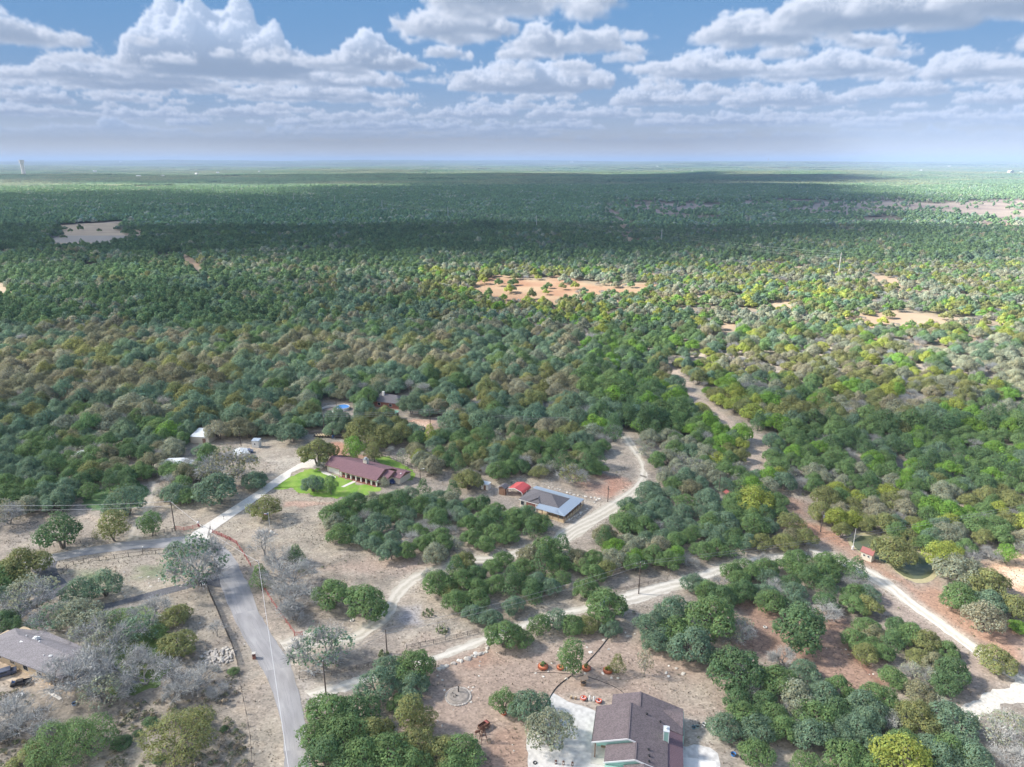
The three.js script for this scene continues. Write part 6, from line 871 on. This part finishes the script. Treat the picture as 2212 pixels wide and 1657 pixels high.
{ const p = QW(1, 1228, 1038), o = thing('rock_pile', 'heap of grey rocks beside the black roadside fence', 'rock pile', p[0], 0, p[1]); for (let i = 0; i < 130; i++) { const a = rk() * 6.28, q = Math.sqrt(rk()); stoneIn(o, Math.cos(a) * q * 4.2, .1 + .7 * (1 - q) * rk(), Math.sin(a) * q * 3.2, .16 + .26 * rk()).material = ROCKM[rk() < .7 ? 2 : 0]; } }
{ const p = QW(2, 1188, 1262), o = thing('fire_ring', 'round stone-edged mound with a dark post in the near yard', 'fire ring', p[0], 0, p[1]); part('mound', new THREE.CylinderGeometry(2.0, 2.9, .35, 26).translate(0, .17, 0), grain([.27, .24, .215], .45, 2), o); for (let i = 0; i < 40; i++) { const a = i / 40 * 6.28; stoneIn(o, Math.cos(a) * 2.7, .1, Math.sin(a) * 2.7, .17 + .1 * rk()).material = ROCKM[2]; } part('post', cy(.13, .12, 1.5, 0, .3, -1.1), M.dark, o); for (const [x, z] of [[-1.2, -.6], [-.5, 0], [-.9, .5], [-.4, .2]]) part('stub', cy(.09, .09, .35, x, .33, z, 6), M.dark, o); }
{ // the rock heap under the flagpole, and pale rocks lying about
  stoneRow('rock_bed', 'bed of white rocks at the foot of the flagpole', QS(1, [1440, 342], [1480, 336], [1545, 352]), .5, .42, 1.6, 'rock bed');
  const zones = [[QS(3, [230, 1080], [250, 1180], [1100, 1170], [1180, 1060], [720, 880], [680, 920]), 34, 'white rock on the near yard', 'white rocks strewn over the near yard', .4], [QS(2, [1040, 1130], [1340, 1060], [1380, 1400], [1020, 1450]), 14, 'white rock near the stone ring', 'white rocks around the stone ring', .24], [QS(1, [640, 560], [1040, 600], [1050, 640], [700, 720]), 26, 'pale rock in the paddock', 'pale rocks in the paddock', .28], [QS(4, [600, 960], [780, 1100], [760, 1160], [600, 1040]), 8, 'pale rock on red soil', 'pale rocks on red soil', .26], [QS(1, [880, 900], [1120, 700], [1240, 960], [1080, 1000]), 14, 'pale rock by the roadside fence', 'pale rocks by the roadside fence', .24]];
  for (const [poly, n, label, group, s] of zones) { const w = toW(poly), xs = w.map((p) => p[0]), zs = w.map((p) => p[1]); const lot = []; for (let i = 0, k = 0; k < n && i < 900; i++) { const x = lerp(Math.min(...xs), Math.max(...xs), rk()), z = lerp(Math.min(...zs), Math.max(...zs), rk()); if (!inPoly(w, x, z)) continue; const m = stoneIn(scene, x, .04, z, s * (.6 + .9 * rk() * rk())); m.scale.y *= .6; m.name = numbered('rock'); tag(m, label, 'rock', group); lot.push(m); k++; }
    const rows = Math.max(1, Math.round(Math.sqrt(lot.length / 2))), per = Math.ceil(lot.length / rows); lot.sort((a, b) => b.position.z - a.position.z); for (let q = 0; q < rows; q++) lot.slice(q * per, q * per + per).sort((a, b) => D(a.position.x, a.position.z)[0] - D(b.position.x, b.position.z)[0]).forEach((m, i) => { m.userData.label = `${label}, ${nth(i)} from left in ${q === 0 ? 'front' : q === rows - 1 ? 'back' : nth(q)} row`; }); }
}
function torusPlanter(label, q, r, plant_) { const p = W(...q), o = thing('tyre_planter', label, 'planter', p[0], 0, p[1]); part('tyre', new THREE.TorusGeometry(r * .72, r * .34, 8, 24).rotateX(Math.PI / 2).scale(1, 1.15, 1).translate(0, r * .38, 0), M.terracotta, o); const ribs = []; for (let i = 0; i < 22; i++) { const a = i / 22 * 6.28; ribs.push(bx(.07, r * .62, r * .1, 0, r * .38, r * 1.07, 0).rotateY(a)); } part('rib', ribs, std([.40, .12, .06], .8), o); part('soil', new THREE.CircleGeometry(r * .6, 16).rotateX(-Math.PI / 2).translate(0, r * .36, 0), M.dark, o); if (plant_) { const s = crown(900 + Math.round(r * 100), { n: 300, size: .24, lobes: 6, j: .8 }).g; const m = shadows(new THREE.Mesh(s, LEAFMAT[plant_])); m.name = 'plant'; m.scale.set(r * .8, r * 1.15, r * .8); m.position.y = r * .1; o.add(m); } }
torusPlanter('orange tyre planter with a green plant, leftmost in the yard row', at(3, 288, 1100), 1.05, 'green'); torusPlanter('orange tyre planter half hidden by the dense upright tree', at(3, 386, 1104), .8, null); torusPlanter('orange ribbed tyre planter right of the black pipe', at(3, 530, 1108), .9, 'olive'); torusPlanter('orange tyre planter with bright plant, rightmost in the yard row', at(3, 650, 1122), .95, 'lime');
function clayPot(label, q, s) { const p = W(...q), o = thing('clay_pot', label, 'pot', p[0], 0, p[1]); part('bowl', new THREE.LatheGeometry([[.35, 0], [.62, .25], [.7, .5], [.6, .62], [.52, .6], [.5, .3], [0, .3]].map(([x, y]) => new THREE.Vector2(x * s, y * s)), 18), std([.60, .13, .08], .6), o); part('rim_face', new THREE.TorusGeometry(.4 * s, .09 * s, 6, 16, 4.4).rotateX(Math.PI / 2).translate(0, .5 * s, 0), M.trim, o); }
clayPot('red round pot on the gravel edge, left of two', at(3, 514, 1278), 1.0); clayPot('red round pot on the gravel edge, right of two', at(3, 600, 1294), 1.0); clayPot('small red pot at the foot of a yard oak', at(2, 1444, 1362), .8);
for (const [x, y, l] of [[548, 1284, 'left'], [572, 1288, 'right']]) { const p = QW(3, x, y), o = thing('garden_statue', `small white statue between the two red pots, ${l} one`, 'statue', p[0], 0, p[1], x); part('plinth', bx(.5, .25, .5, 0, .12, 0), M.concrete, o); part('figure', new THREE.LatheGeometry([[.22, .25], [.26, .5], [.16, .8], [.22, 1.0], [.1, 1.12], [.14, 1.25], [0, 1.38]].map(([a, b]) => new THREE.Vector2(a, b)), 10), M.trim, o); }
for (const [x, y, l] of [[446, 1272, 'left'], [470, 1276, 'right']]) { const p = QW(3, x, y), o = thing('stump', `short tree stump left of the red pots, ${l} one`, 'stump', p[0], 0, p[1]); part('log', cy(.28, .24, .6), M.wood, o); part('cut_face', cy(.22, .22, .03, 0, .6, 0), M.tan, o); }
{ const p = QW(3, 513, 1196), o = thing('wishing_well', 'small wishing well with tan gabled roof on the near yard', 'wishing well', p[0], 0, p[1], .5); part('tub', new THREE.CylinderGeometry(.62, .55, .75, 14, 1, true).translate(0, .38, 0), new THREE.MeshStandardMaterial({ color: lin(.27, .19, .13), roughness: .9, side: THREE.DoubleSide }), o); part('inside', new THREE.CircleGeometry(.58, 14).rotateX(-Math.PI / 2).translate(0, .55, 0), M.black, o); for (const s of [-1, 1]) part('post', bx(.1, 1.9, .1, s * .6, .95, 0), M.wood, o); part('roof', [slab([[-.85, 1.75, .65], [.85, 1.75, .65], [.85, 2.35, 0], [-.85, 2.35, 0]], .05), slab([[.85, 1.75, -.65], [-.85, 1.75, -.65], [-.85, 2.35, -.002], [.85, 2.35, -.002]], .05)], std([.50, .36, .26], .8), o); part('crank', bar([-.8, 1.2, 0], [.8, 1.2, 0], .05), M.wood, o); }
function hose(name, label, cat, line, r, m) { const c = new THREE.CatmullRomCurve3(toW(line).map(([x, z]) => new THREE.Vector3(x, r * .9, z))); solo(name, [new THREE.TubeGeometry(c, 90, r, 6)], m, label, cat); }
hose('drain_pipe', 'long black drain pipe snaking from the oaks to the gravel yard', 'pipe', QS(3, [660, 925], [600, 1000], [555, 1050], [510, 1095], [440, 1150], [370, 1205], [330, 1260], [280, 1350], [240, 1395]), .1, M.rubber); hose('garden_hose', 'thin dark hose curving from the yard to the plum-roofed house', 'hose', QS(3, [210, 1130], [330, 1128], [430, 1135], [520, 1148], [620, 1180], [700, 1215], [750, 1250]), .05, M.rubber);
{ // rusty yard art
  let p = QW(2, 1330, 1510), o = thing('toy_windmill', 'rusty miniature windmill tower behind the bottom grove tip', 'windmill', p[0], 0, p[1], .3); for (const [x, z] of [[-.7, -.7], [.7, -.7], [-.7, .7], [.7, .7]]) part('leg', bar([x, 0, z], [x * .15, 3.4, z * .15], .06, 5), M.rust, o); for (const y of [.8, 1.6, 2.4]) { const k = .7 - y * .17; part('brace', [bar([-k, y, -k], [k, y, -k], .04, 4), bar([-k, y, k], [k, y, k], .04, 4), bar([-k, y, -k], [-k, y, k], .04, 4), bar([k, y, -k], [k, y, k], .04, 4)], M.rust, o); } const hub = part('hub', cy(.1, .1, .4, 0, 3.35, 0, 8).rotateX(0), M.rust, o); for (let i = 0; i < 8; i++) { const a = i / 8 * 6.28; part('blade', bx(.16, .6, .03, 0, .42, 0).rotateZ(a).translate(0, 3.55, .2), M.rust, hub); }
  p = QW(2, 1332, 1440); o = thing('farm_wagon', 'small rusty farm wagon beside the miniature windmill', 'wagon', p[0], 0, p[1], .75); part('bed', [bx(2.3, .1, 1.1, 0, .75, 0), bx(2.3, .4, .06, 0, .98, .55), bx(2.3, .4, .06, 0, .98, -.55), bx(.06, .4, 1.1, 1.15, .98, 0), bx(.06, .4, 1.1, -1.15, .98, 0)], M.rust, o); part('axle', [bar([-.75, .45, -.6], [-.75, .45, .6], .05), bar([.75, .45, -.6], [.75, .45, .6], .05)], M.rust, o); for (const [x, z] of [[-.75, .62], [.75, .62], [-.75, -.62], [.75, -.62]]) { const w = part('wheel', new THREE.TorusGeometry(.42, .05, 6, 16).translate(x, .45, z), M.rust, o); part('spokes', [0, 1, 2].map((i) => bx(.05, .8, .04, 0, 0, 0).rotateZ(i * 1.05).translate(x, .45, z)), M.rust, w); } part('tongue', bar([1.15, .6, 0], [2.1, .25, 0], .05), M.steel, o); part('seat', bx(.4, .08, 1.0, .7, 1.25, 0), std([.3, .09, .08], .7), o);
  p = QW(2, 1297, 1476); o = thing('metal_goat', 'dark rusty animal figure standing left of the farm wagon', 'sculpture', p[0], 0, p[1], .4); part('body', new THREE.CapsuleGeometry(.26, .7, 4, 10).rotateZ(Math.PI / 2).translate(0, .85, 0), M.rust, o); for (const [x, z] of [[-.35, .14], [.35, .14], [-.35, -.14], [.35, -.14]]) part('leg', bar([x, .8, z], [x * 1.1, 0, z], .06, 5, .04), M.rust, o); part('head', [bar([.45, 1.0, 0], [.72, 1.4, 0], .12, 6, .09), new THREE.CapsuleGeometry(.1, .22, 3, 8).rotateZ(1.1).translate(.84, 1.42, 0)], M.rust, o); part('horn', [bar([.72, 1.48, .06], [.6, 1.75, .1], .03), bar([.72, 1.48, -.06], [.6, 1.75, -.1], .03)], M.rust, o);
}
[['left', 360, 1638], ['middle', 402, 1643], ['right', 452, 1648]].forEach(([l, x, y]) => { const p = QW(3, x, y), o = thing('lantern', `dark metal lantern on the white gravel yard, ${l} of three`, 'lantern', p[0], 0, p[1]); part('base', bx(.36, .1, .36, 0, .05, 0), M.rust, o); part('cage', [[-1, -1], [1, -1], [-1, 1], [1, 1]].map(([a, b]) => bx(.04, .6, .04, a * .15, .4, b * .15)), M.rust, o); part('candle', cy(.07, .07, .3, 0, .1), M.trim, o); part('cap', new THREE.ConeGeometry(.3, .26, 4).rotateY(.785).translate(0, .82, 0), M.rust, o); part('ring', new THREE.TorusGeometry(.09, .02, 5, 10).translate(0, 1.0, 0), M.rust, o); });
const tyre = (label, q, r, m = M.rubber) => { const p = W(...q), o = thing('tyre', label, 'tyre', p[0], 0, p[1]); part('rubber', new THREE.TorusGeometry(r * .75, r * .27, 8, 20).rotateX(Math.PI / 2).translate(0, r * .27, 0), m, o); part('rim', new THREE.TorusGeometry(r * .5, r * .06, 6, 18).rotateX(Math.PI / 2).translate(0, r * .27, 0), M.steel, o); };
tyre('dark ring lying on the white gravel yard near its left edge', at(3, 243, 1634), .42); tyre('pale ring lying on red soil below the big round oak', at(3, 1530, 876), .5, M.concrete); tyre('white tyre lying below the parked machines at left edge', at(1, 113, 1258), .75, M.trim); tyre('pale tyre lying in the dry grass between thicket and lane', at(2, 595, 838), .5, M.concrete); tyre('black tyre tub under the tree right of the plum-roofed house', at(3, 1405, 1606), .6);
const tub = (label, q, r, h, m) => { const p = W(...q), o = thing('tub', label, 'tub', p[0], 0, p[1]); part('side', new THREE.CylinderGeometry(r, r * .85, h, 16, 1, true).translate(0, h / 2, 0), new THREE.MeshStandardMaterial({ color: m.color, roughness: .6, side: THREE.DoubleSide }), o); part('floor', new THREE.CircleGeometry(r * .9, 16).rotateX(-Math.PI / 2).translate(0, h * .35, 0), M.dark, o); };
tub('blue pot right of the plum-roofed house, nearest the wall', at(3, 1130, 1438), .42, .4, std([.13, .27, .36])); tub('grey-green pot right of the plum-roofed house, second from the wall', at(3, 1152, 1434), .4, .4, std([.25, .36, .36])); tub('pale pot right of the plum-roofed house, topmost of the group', at(3, 1164, 1416), .34, .35, M.concrete); tub('white pot right of the plum-roofed house, farthest from the wall', at(3, 1190, 1420), .42, .4, M.trim); tub('white pot right of the plum-roofed house, lowest of the group', at(3, 1183, 1432), .34, .4, M.trim); tub('bright blue bucket under the tree right of the plum-roofed house', at(3, 1352, 1590), .5, .5, std([.05, .2, .5])); tub('pale blue tub under the bare oak below the grey roof', at(1, 418, 1306), .55, .5, std([.3, .4, .55]));
function vehicle(name, label, cat, q, turn, m, L = 4.4, cab = [-.3, 1.9]) { const p = W(...q), o = thing(name, label, cat, p[0], 0, p[1], turn), s = new THREE.Shape([[-L / 2, .35], [L / 2, .35], [L / 2, .85], [L * .28, .95], [cab[1] * .45 + cab[0] + .6, 1.45], [cab[0] - cab[1] * .5, 1.45], [-L / 2 + .1, .98]].map(([x, y]) => new THREE.Vector2(x, y))); part('body', new THREE.ExtrudeGeometry(s, { depth: 1.6, bevelEnabled: true, bevelSize: .08, bevelThickness: .08, bevelSegments: 2 }).translate(0, 0, -.8), m, o); part('windscreen', wallFace([[L * .27, .99, -.7], [L * .27, .99, .7], [cab[1] * .45 + cab[0] + .62, 1.42, .62], [cab[1] * .45 + cab[0] + .62, 1.42, -.62]], .01, -1, 0), M.glass, o); for (const z of [-.9, .9]) part('side_window', bx(1.7, .32, .03, cab[0], 1.18, z), M.glass, o); for (const [x, z] of [[-L * .32, .8], [L * .32, .8], [-L * .32, -.8], [L * .32, -.8]]) { const w = part('wheel', new THREE.TorusGeometry(.24, .1, 8, 16).translate(x, .34, z), M.rubber, o); part('rim', new THREE.CylinderGeometry(.17, .17, .12, 12).rotateX(Math.PI / 2).translate(x, .34, z), M.steel, w); } for (const z of [-.6, .6]) part('headlight', bx(.06, .16, .3, L / 2 + .07, .68, z), M.trim, o); }
vehicle('parked_car', 'dark blue car parked by the gable end of the ranch house', 'car', at(6, 700, 905), -.9, std([.03, .055, .16], .3)); vehicle('parked_car', 'blue car beside the white carport on the dry clearing', 'car', at(5, 1668, 706), .2, std([.06, .10, .22], .3)); vehicle('parked_car', 'dark car parked by the left wall of the grey-roofed house', 'car', at(1, 28, 1142), .55, std([.06, .075, .12], .35)); vehicle('parked_truck', 'dark wagon under trees in the dirt behind ranch house', 'car', at(6, 362, 606), -.1, std([.05, .04, .04], .5), 5); vehicle('parked_truck', 'dark vehicle under the green canopy shed', 'car', at(6, 660, 492), 0, std([.03, .03, .05], .4)); vehicle('parked_car', 'white car glimpsed on the lane above the porch house', 'car', at(6, 1912, 492), .3, std([.7, .7, .72], .3));
{ const p = QW(1, 96, 1196), o = thing('utility_tractor', 'dark garden tractor parked beside the white tyre at left edge', 'tractor', p[0], 0, p[1], .4); part('hood', bx(1.3, .55, .8, .6, .85, 0), M.dark, o); part('seat', [bx(.5, .1, .5, -.5, .9, 0), bx(.1, .5, .5, -.75, 1.15, 0)], M.blue, o); part('mower_deck', bx(2.4, .25, 1.3, 0, .4, 0), M.black, o); part('steering_wheel', new THREE.TorusGeometry(.2, .03, 5, 12).rotateX(1).translate(-.02, 1.25, 0), M.rubber, o); for (const [x, z, r] of [[-.7, .6, .42], [-.7, -.6, .42], [.9, .55, .28], [.9, -.55, .28]]) part('wheel', new THREE.TorusGeometry(r * .7, r * .3, 7, 14).translate(x, r, z), M.rubber, o); }
{ const p = QW(1, 140, 1192), o = thing('utility_trailer', 'low black trailer beside the garden tractor', 'trailer', p[0], 0, p[1], .35); part('bed', [bx(2.6, .12, 1.4, 0, .55, 0), bx(2.6, .3, .06, 0, .75, .7), bx(2.6, .3, .06, 0, .75, -.7)], M.black, o); for (const z of [-.8, .8]) part('wheel', new THREE.TorusGeometry(.24, .1, 7, 14).translate(0, .34, z), M.rubber, o); part('tongue', bar([1.3, .5, 0], [2.3, .35, 0], .05), M.black, o); }
for (const [l, x, y] of [['left', 452, 1160], ['right', 470, 1150]]) { const p = QW(1, x, y), o = thing('patio_chair', `blue patio chair beside the shaded patio of the grey-roofed house, ${l} one`, 'chair', p[0], 0, p[1], 2.4); part('seat', bx(.6, .08, .6, 0, .42, 0), M.blue, o); part('backrest', bx(.6, .65, .08, 0, .75, -.3), M.blue, o); for (const [a, b] of [[-1, -1], [1, -1], [-1, 1], [1, 1]]) part('leg', bx(.06, .42, .06, a * .26, .21, b * .26), M.steel, o); }
{ const p = QW(1, 130, 800), o = thing('satellite_dish', 'white satellite dish on a post by the black parking court', 'satellite dish', p[0], 0, p[1], .6); part('post', cy(.07, .07, 1.7), M.steel, o); part('dish', new THREE.SphereGeometry(.85, 16, 8, 0, 6.283, 0, .75).rotateX(-1.0).translate(0, 1.3, .7), new THREE.MeshStandardMaterial({ color: lin(.7, .7, .72), roughness: .5, side: THREE.DoubleSide }), o); part('feed_arm', bar([0, 1.2, 0], [-.1, 2.5, -.6], .03), M.steel, o); }
{ const p = QW(1, 800, 446), o = thing('mailbox', 'white mailbox at the paddock edge of the road', 'mailbox', p[0], 0, p[1]); part('post', bx(.12, 1.0, .12, 0, .5, 0), M.dark, o); part('box', bx(.3, .3, .55, 0, 1.15, 0), M.trim, o); part('door', bx(.26, .26, .03, 0, 1.15, .28), M.steel, o); }
{ const p = QW(1, 1422, 1048), o = thing('mailbox_pillar', 'brown brick mailbox pillar at the left road side', 'mailbox', p[0], 0, p[1], .3); part('pillar', bx(.7, 1.4, .7, 0, .7, 0), M.brick, o); part('cap', bx(.82, .1, .82, 0, 1.45, 0), M.concrete, o); part('box', bx(.36, .3, .2, 0, 1.0, .32), M.black, o); }
{ const p = QW(5, 928, 1222), o = thing('sign_post', 'dark post at the mouth of the gravel track', 'post', p[0], 0, p[1]); part('post', bx(.16, 1.7, .16, 0, .85, 0), M.dark, o); part('plate', bx(.4, .3, .04, 0, 1.5, .1), M.dark, o); }
{ const p = QW(5, 1340, 1203), o = thing('gate_ornament', 'small white ornament on the red fence left of the drive', 'ornament', p[0], 0, p[1]); part('post', bx(.3, 1.2, .3, 0, .6, 0), M.brick, o); part('globe', new THREE.SphereGeometry(.32, 10, 8).translate(0, 1.5, 0), M.trim, o); }
{ const p = QW(5, 1511, 1158), o = thing('keypad_post', 'thin dark post on the edge of the concrete drive', 'post', p[0], 0, p[1]); part('post', cy(.05, .05, 1.2), M.dark, o); part('box', bx(.2, .25, .15, 0, 1.25, 0), M.dark, o); }
{ const p = QW(6, 242, 600), o = thing('lumber_trailer', 'flat trailer stacked with pale beams behind the big olive oak', 'trailer', p[0], 0, p[1], -.05); part('deck', bx(7, .2, 2.2, 0, .7, 0), M.dark, o); for (let i = 0; i < 6; i++) part('beam', bx(.5, .35, 2.6, -2.8 + i * 1.1, .98, 0, .6), M.tan, o); for (const x of [-1, .2]) for (const z of [-1.05, 1.05]) part('wheel', new THREE.TorusGeometry(.27, .12, 7, 14).translate(x, .39, z), M.rubber, o); }
{ const p = QW(6, 318, 452), o = thing('red_play_set', 'small red playhouse beside the curved white wall', 'playhouse', p[0], 0, p[1], .4); gableWalls(o, 1.6, 1.4, 1.3, .6, M.red); gableRoof(o, 1.6, 1.4, 1.3, .6, .2, .06, M.trim); doorPart(o, 0, 0, .74, .5, .9, 0, M.trim); }
for (const [l, x, y] of [['left', 318, 603], ['right', 332, 606]]) { const p = QW(6, x - 6, y), o = thing('blue_barrel', `blue barrel near the beam trailer, ${l} one`, 'barrel', p[0], 0, p[1]); part('drum', cy(.45, .45, 1.1, 0, 0, 0, 14), M.blue, o); part('hoop', [new THREE.TorusGeometry(.46, .03, 5, 16).rotateX(Math.PI / 2).translate(0, .38, 0), new THREE.TorusGeometry(.46, .03, 5, 16).rotateX(Math.PI / 2).translate(0, .74, 0)], M.blue, o); }
{ const p = QW(7, 1035, 1000), o = thing('red_tarp_shelter', 'small maroon-roofed shelter hidden in the sunlit woods', 'shelter', p[0], 0, p[1], .3); gableRoof(o, 2.4, 2.6, 1.7, .5, .1, .06, std([.27, .08, .075], .7)); for (const [x, z] of [[-1.1, 1.2], [1.1, 1.2], [-1.1, -1.2], [1.1, -1.2]]) part('post', bx(.1, 1.7, .1, x, .85, z), M.greyWood, o); }
// cactus clumps in the dry grass
for (const [l, x, y, s] of [['upper', 1020, 802, 1.5], ['lower', 1095, 900, 1.7], ['far', 770, 1035, 1.2]]) { const p = QW(2, x, y), o = thing('prickly_pear', `clump of prickly pear in the dry grass left of the grove, ${l} one`, 'cactus', p[0], 0, p[1]), r = rng(x); for (let i = 0; i < 26; i++) { const a = r() * 6.28, q = Math.sqrt(r()) * s, t = .2 + r() * .7; part('pad', new THREE.SphereGeometry(.3, 8, 6).scale(1, 1.25, .28).rotateX((r() - .5) * .9).rotateY(r() * 6.28).translate(Math.cos(a) * q, t, Math.sin(a) * q), LEAFPAD, o); } }

// ---------------------------------------------------------------- dry grass, scrub and gravel underfoot: more than anyone could count
{
  const r = rng(333), tuft = () => { const S = soup(), q = rng(7 + Math.floor(r() * 99)); for (let i = 0; i < 9; i++) { const a = q() * 6.28, x = (q() - .5) * .5, z = (q() - .5) * .5, k = .75 + .5 * q(), l = .7 + .5 * q(); S.tri([x - .07 * Math.cos(a), 0, z - .07 * Math.sin(a)], [x + .07 * Math.cos(a), 0, z + .07 * Math.sin(a)], [x + (q() - .5) * .8, l, z + (q() - .5) * .8], [k, k, k]); } return S.build(); };
  const field = (name, label, cat, geos, n, poly, s0, s1, cols, dens) => {
    const w = toW(poly), xs = w.map((p) => p[0]), zs = w.map((p) => p[1]), root = new THREE.Group(); root.name = name; tag(root, label, cat, undefined, 'stuff'); scene.add(root); const lists = geos.map(() => ({ m: [], c: [] }));
    for (let i = 0; i < n; i++) { const x = lerp(Math.min(...xs), Math.max(...xs), r()), z = lerp(Math.min(...zs), Math.max(...zs), r()); if (!inPoly(w, x, z)) continue; if (dens && dens(x, z) < r()) continue; let bad = false; for (let k = 0; k < keepOut.length && !bad; k++) { const b = outBox[k]; if (x > b[0] && x < b[1] && z > b[2] && z < b[3] && keepOut[k][1] >= 0) bad = polyDist(keepOut[k][0], x, z) < .5; } if (bad) continue; const l = lists[Math.floor(r() * geos.length)], s = lerp(s0, s1, r() * r()); M4.compose(new THREE.Vector3(x, 0, z), QT.setFromAxisAngle(UPV, r() * 6.28), new THREE.Vector3(s, s * (.7 + .5 * r()), s)); l.m.push(...M4.elements); const c = cols[Math.floor(r() * cols.length)], k = .8 + .4 * r(); l.c.push(c[0] * k, c[1] * k, c[2] * k); }
    lists.forEach((l, i) => { const q = l.m.length / 16; if (!q) return; const o = shadows(new THREE.InstancedMesh(geos[i], FARMAT, q)); o.instanceMatrix.array.set(l.m); o.instanceColor = new THREE.InstancedBufferAttribute(new Float32Array(l.c), 3); o.name = cat === 'grass' ? 'tuft' : cat === 'gravel' ? 'pebble' : 'shrub'; o.userData.kind = 'stuff'; root.add(o); });
  };
  const all = [[-60, 1000], [2280, 1000], [2300, 1700], [-80, 1700]], tufts = [tuft(), tuft(), tuft()], patch = (x, z) => clamp(.35 + 1.3 * fbm(x / 8, z / 8, 3));
  field('dry_grass', 'short dry grass tufts over the open ground', 'grass', tufts, 60000, all, .25, .62, [[.30, .25, .2], [.36, .31, .24], [.22, .2, .16], [.27, .25, .17]], patch);
  const bushes = [crown(700, { n: 110, size: .3, lobes: 5, j: .8 }).g, twigs(701, { depth: 2, fine: 10, w: .03, reach: 1.6, stems: 4 }).g, crown(702, { n: 90, size: .3, lobes: 4, j: .9 }).g];
  field('scrub', 'low grey-brown scrub left of the paved road', 'scrub', bushes, 2600, QS(1, [-80, 1240], [420, 1230], [700, 1120], [1000, 1000], [1300, 1080], [1400, 1680], [-100, 1700]), .35, 1.2, [[.17, .18, .12], [.24, .21, .17], [.30, .27, .24], [.13, .16, .09], [.22, .2, .12]], patch);
  field('undergrowth', 'sparse low bushes scattered over fields and grove edges', 'undergrowth', bushes, 1500, all, .3, .8, [[.17, .20, .11], [.26, .22, .17], [.15, .18, .1], [.28, .26, .22]], (x, z) => clamp(.1 + 1.1 * fbm(x / 14 + 7, z / 14, 3)));
  field('gravel', 'white stones and chips scattered over bare soil', 'gravel', ROCKS.map((g) => { const h = g.clone(); h.setAttribute('color', new THREE.BufferAttribute(new Float32Array(h.attributes.position.count * 3).fill(1), 3)); return h; }), 5200, all, .06, .26, [[.55, .52, .47], [.46, .42, .38], [.62, .6, .56]], (x, z) => clamp(-.05 + 1.5 * fbm(x / 11 + 17, z / 11, 3)));
}
renderer.render(scene, camera);
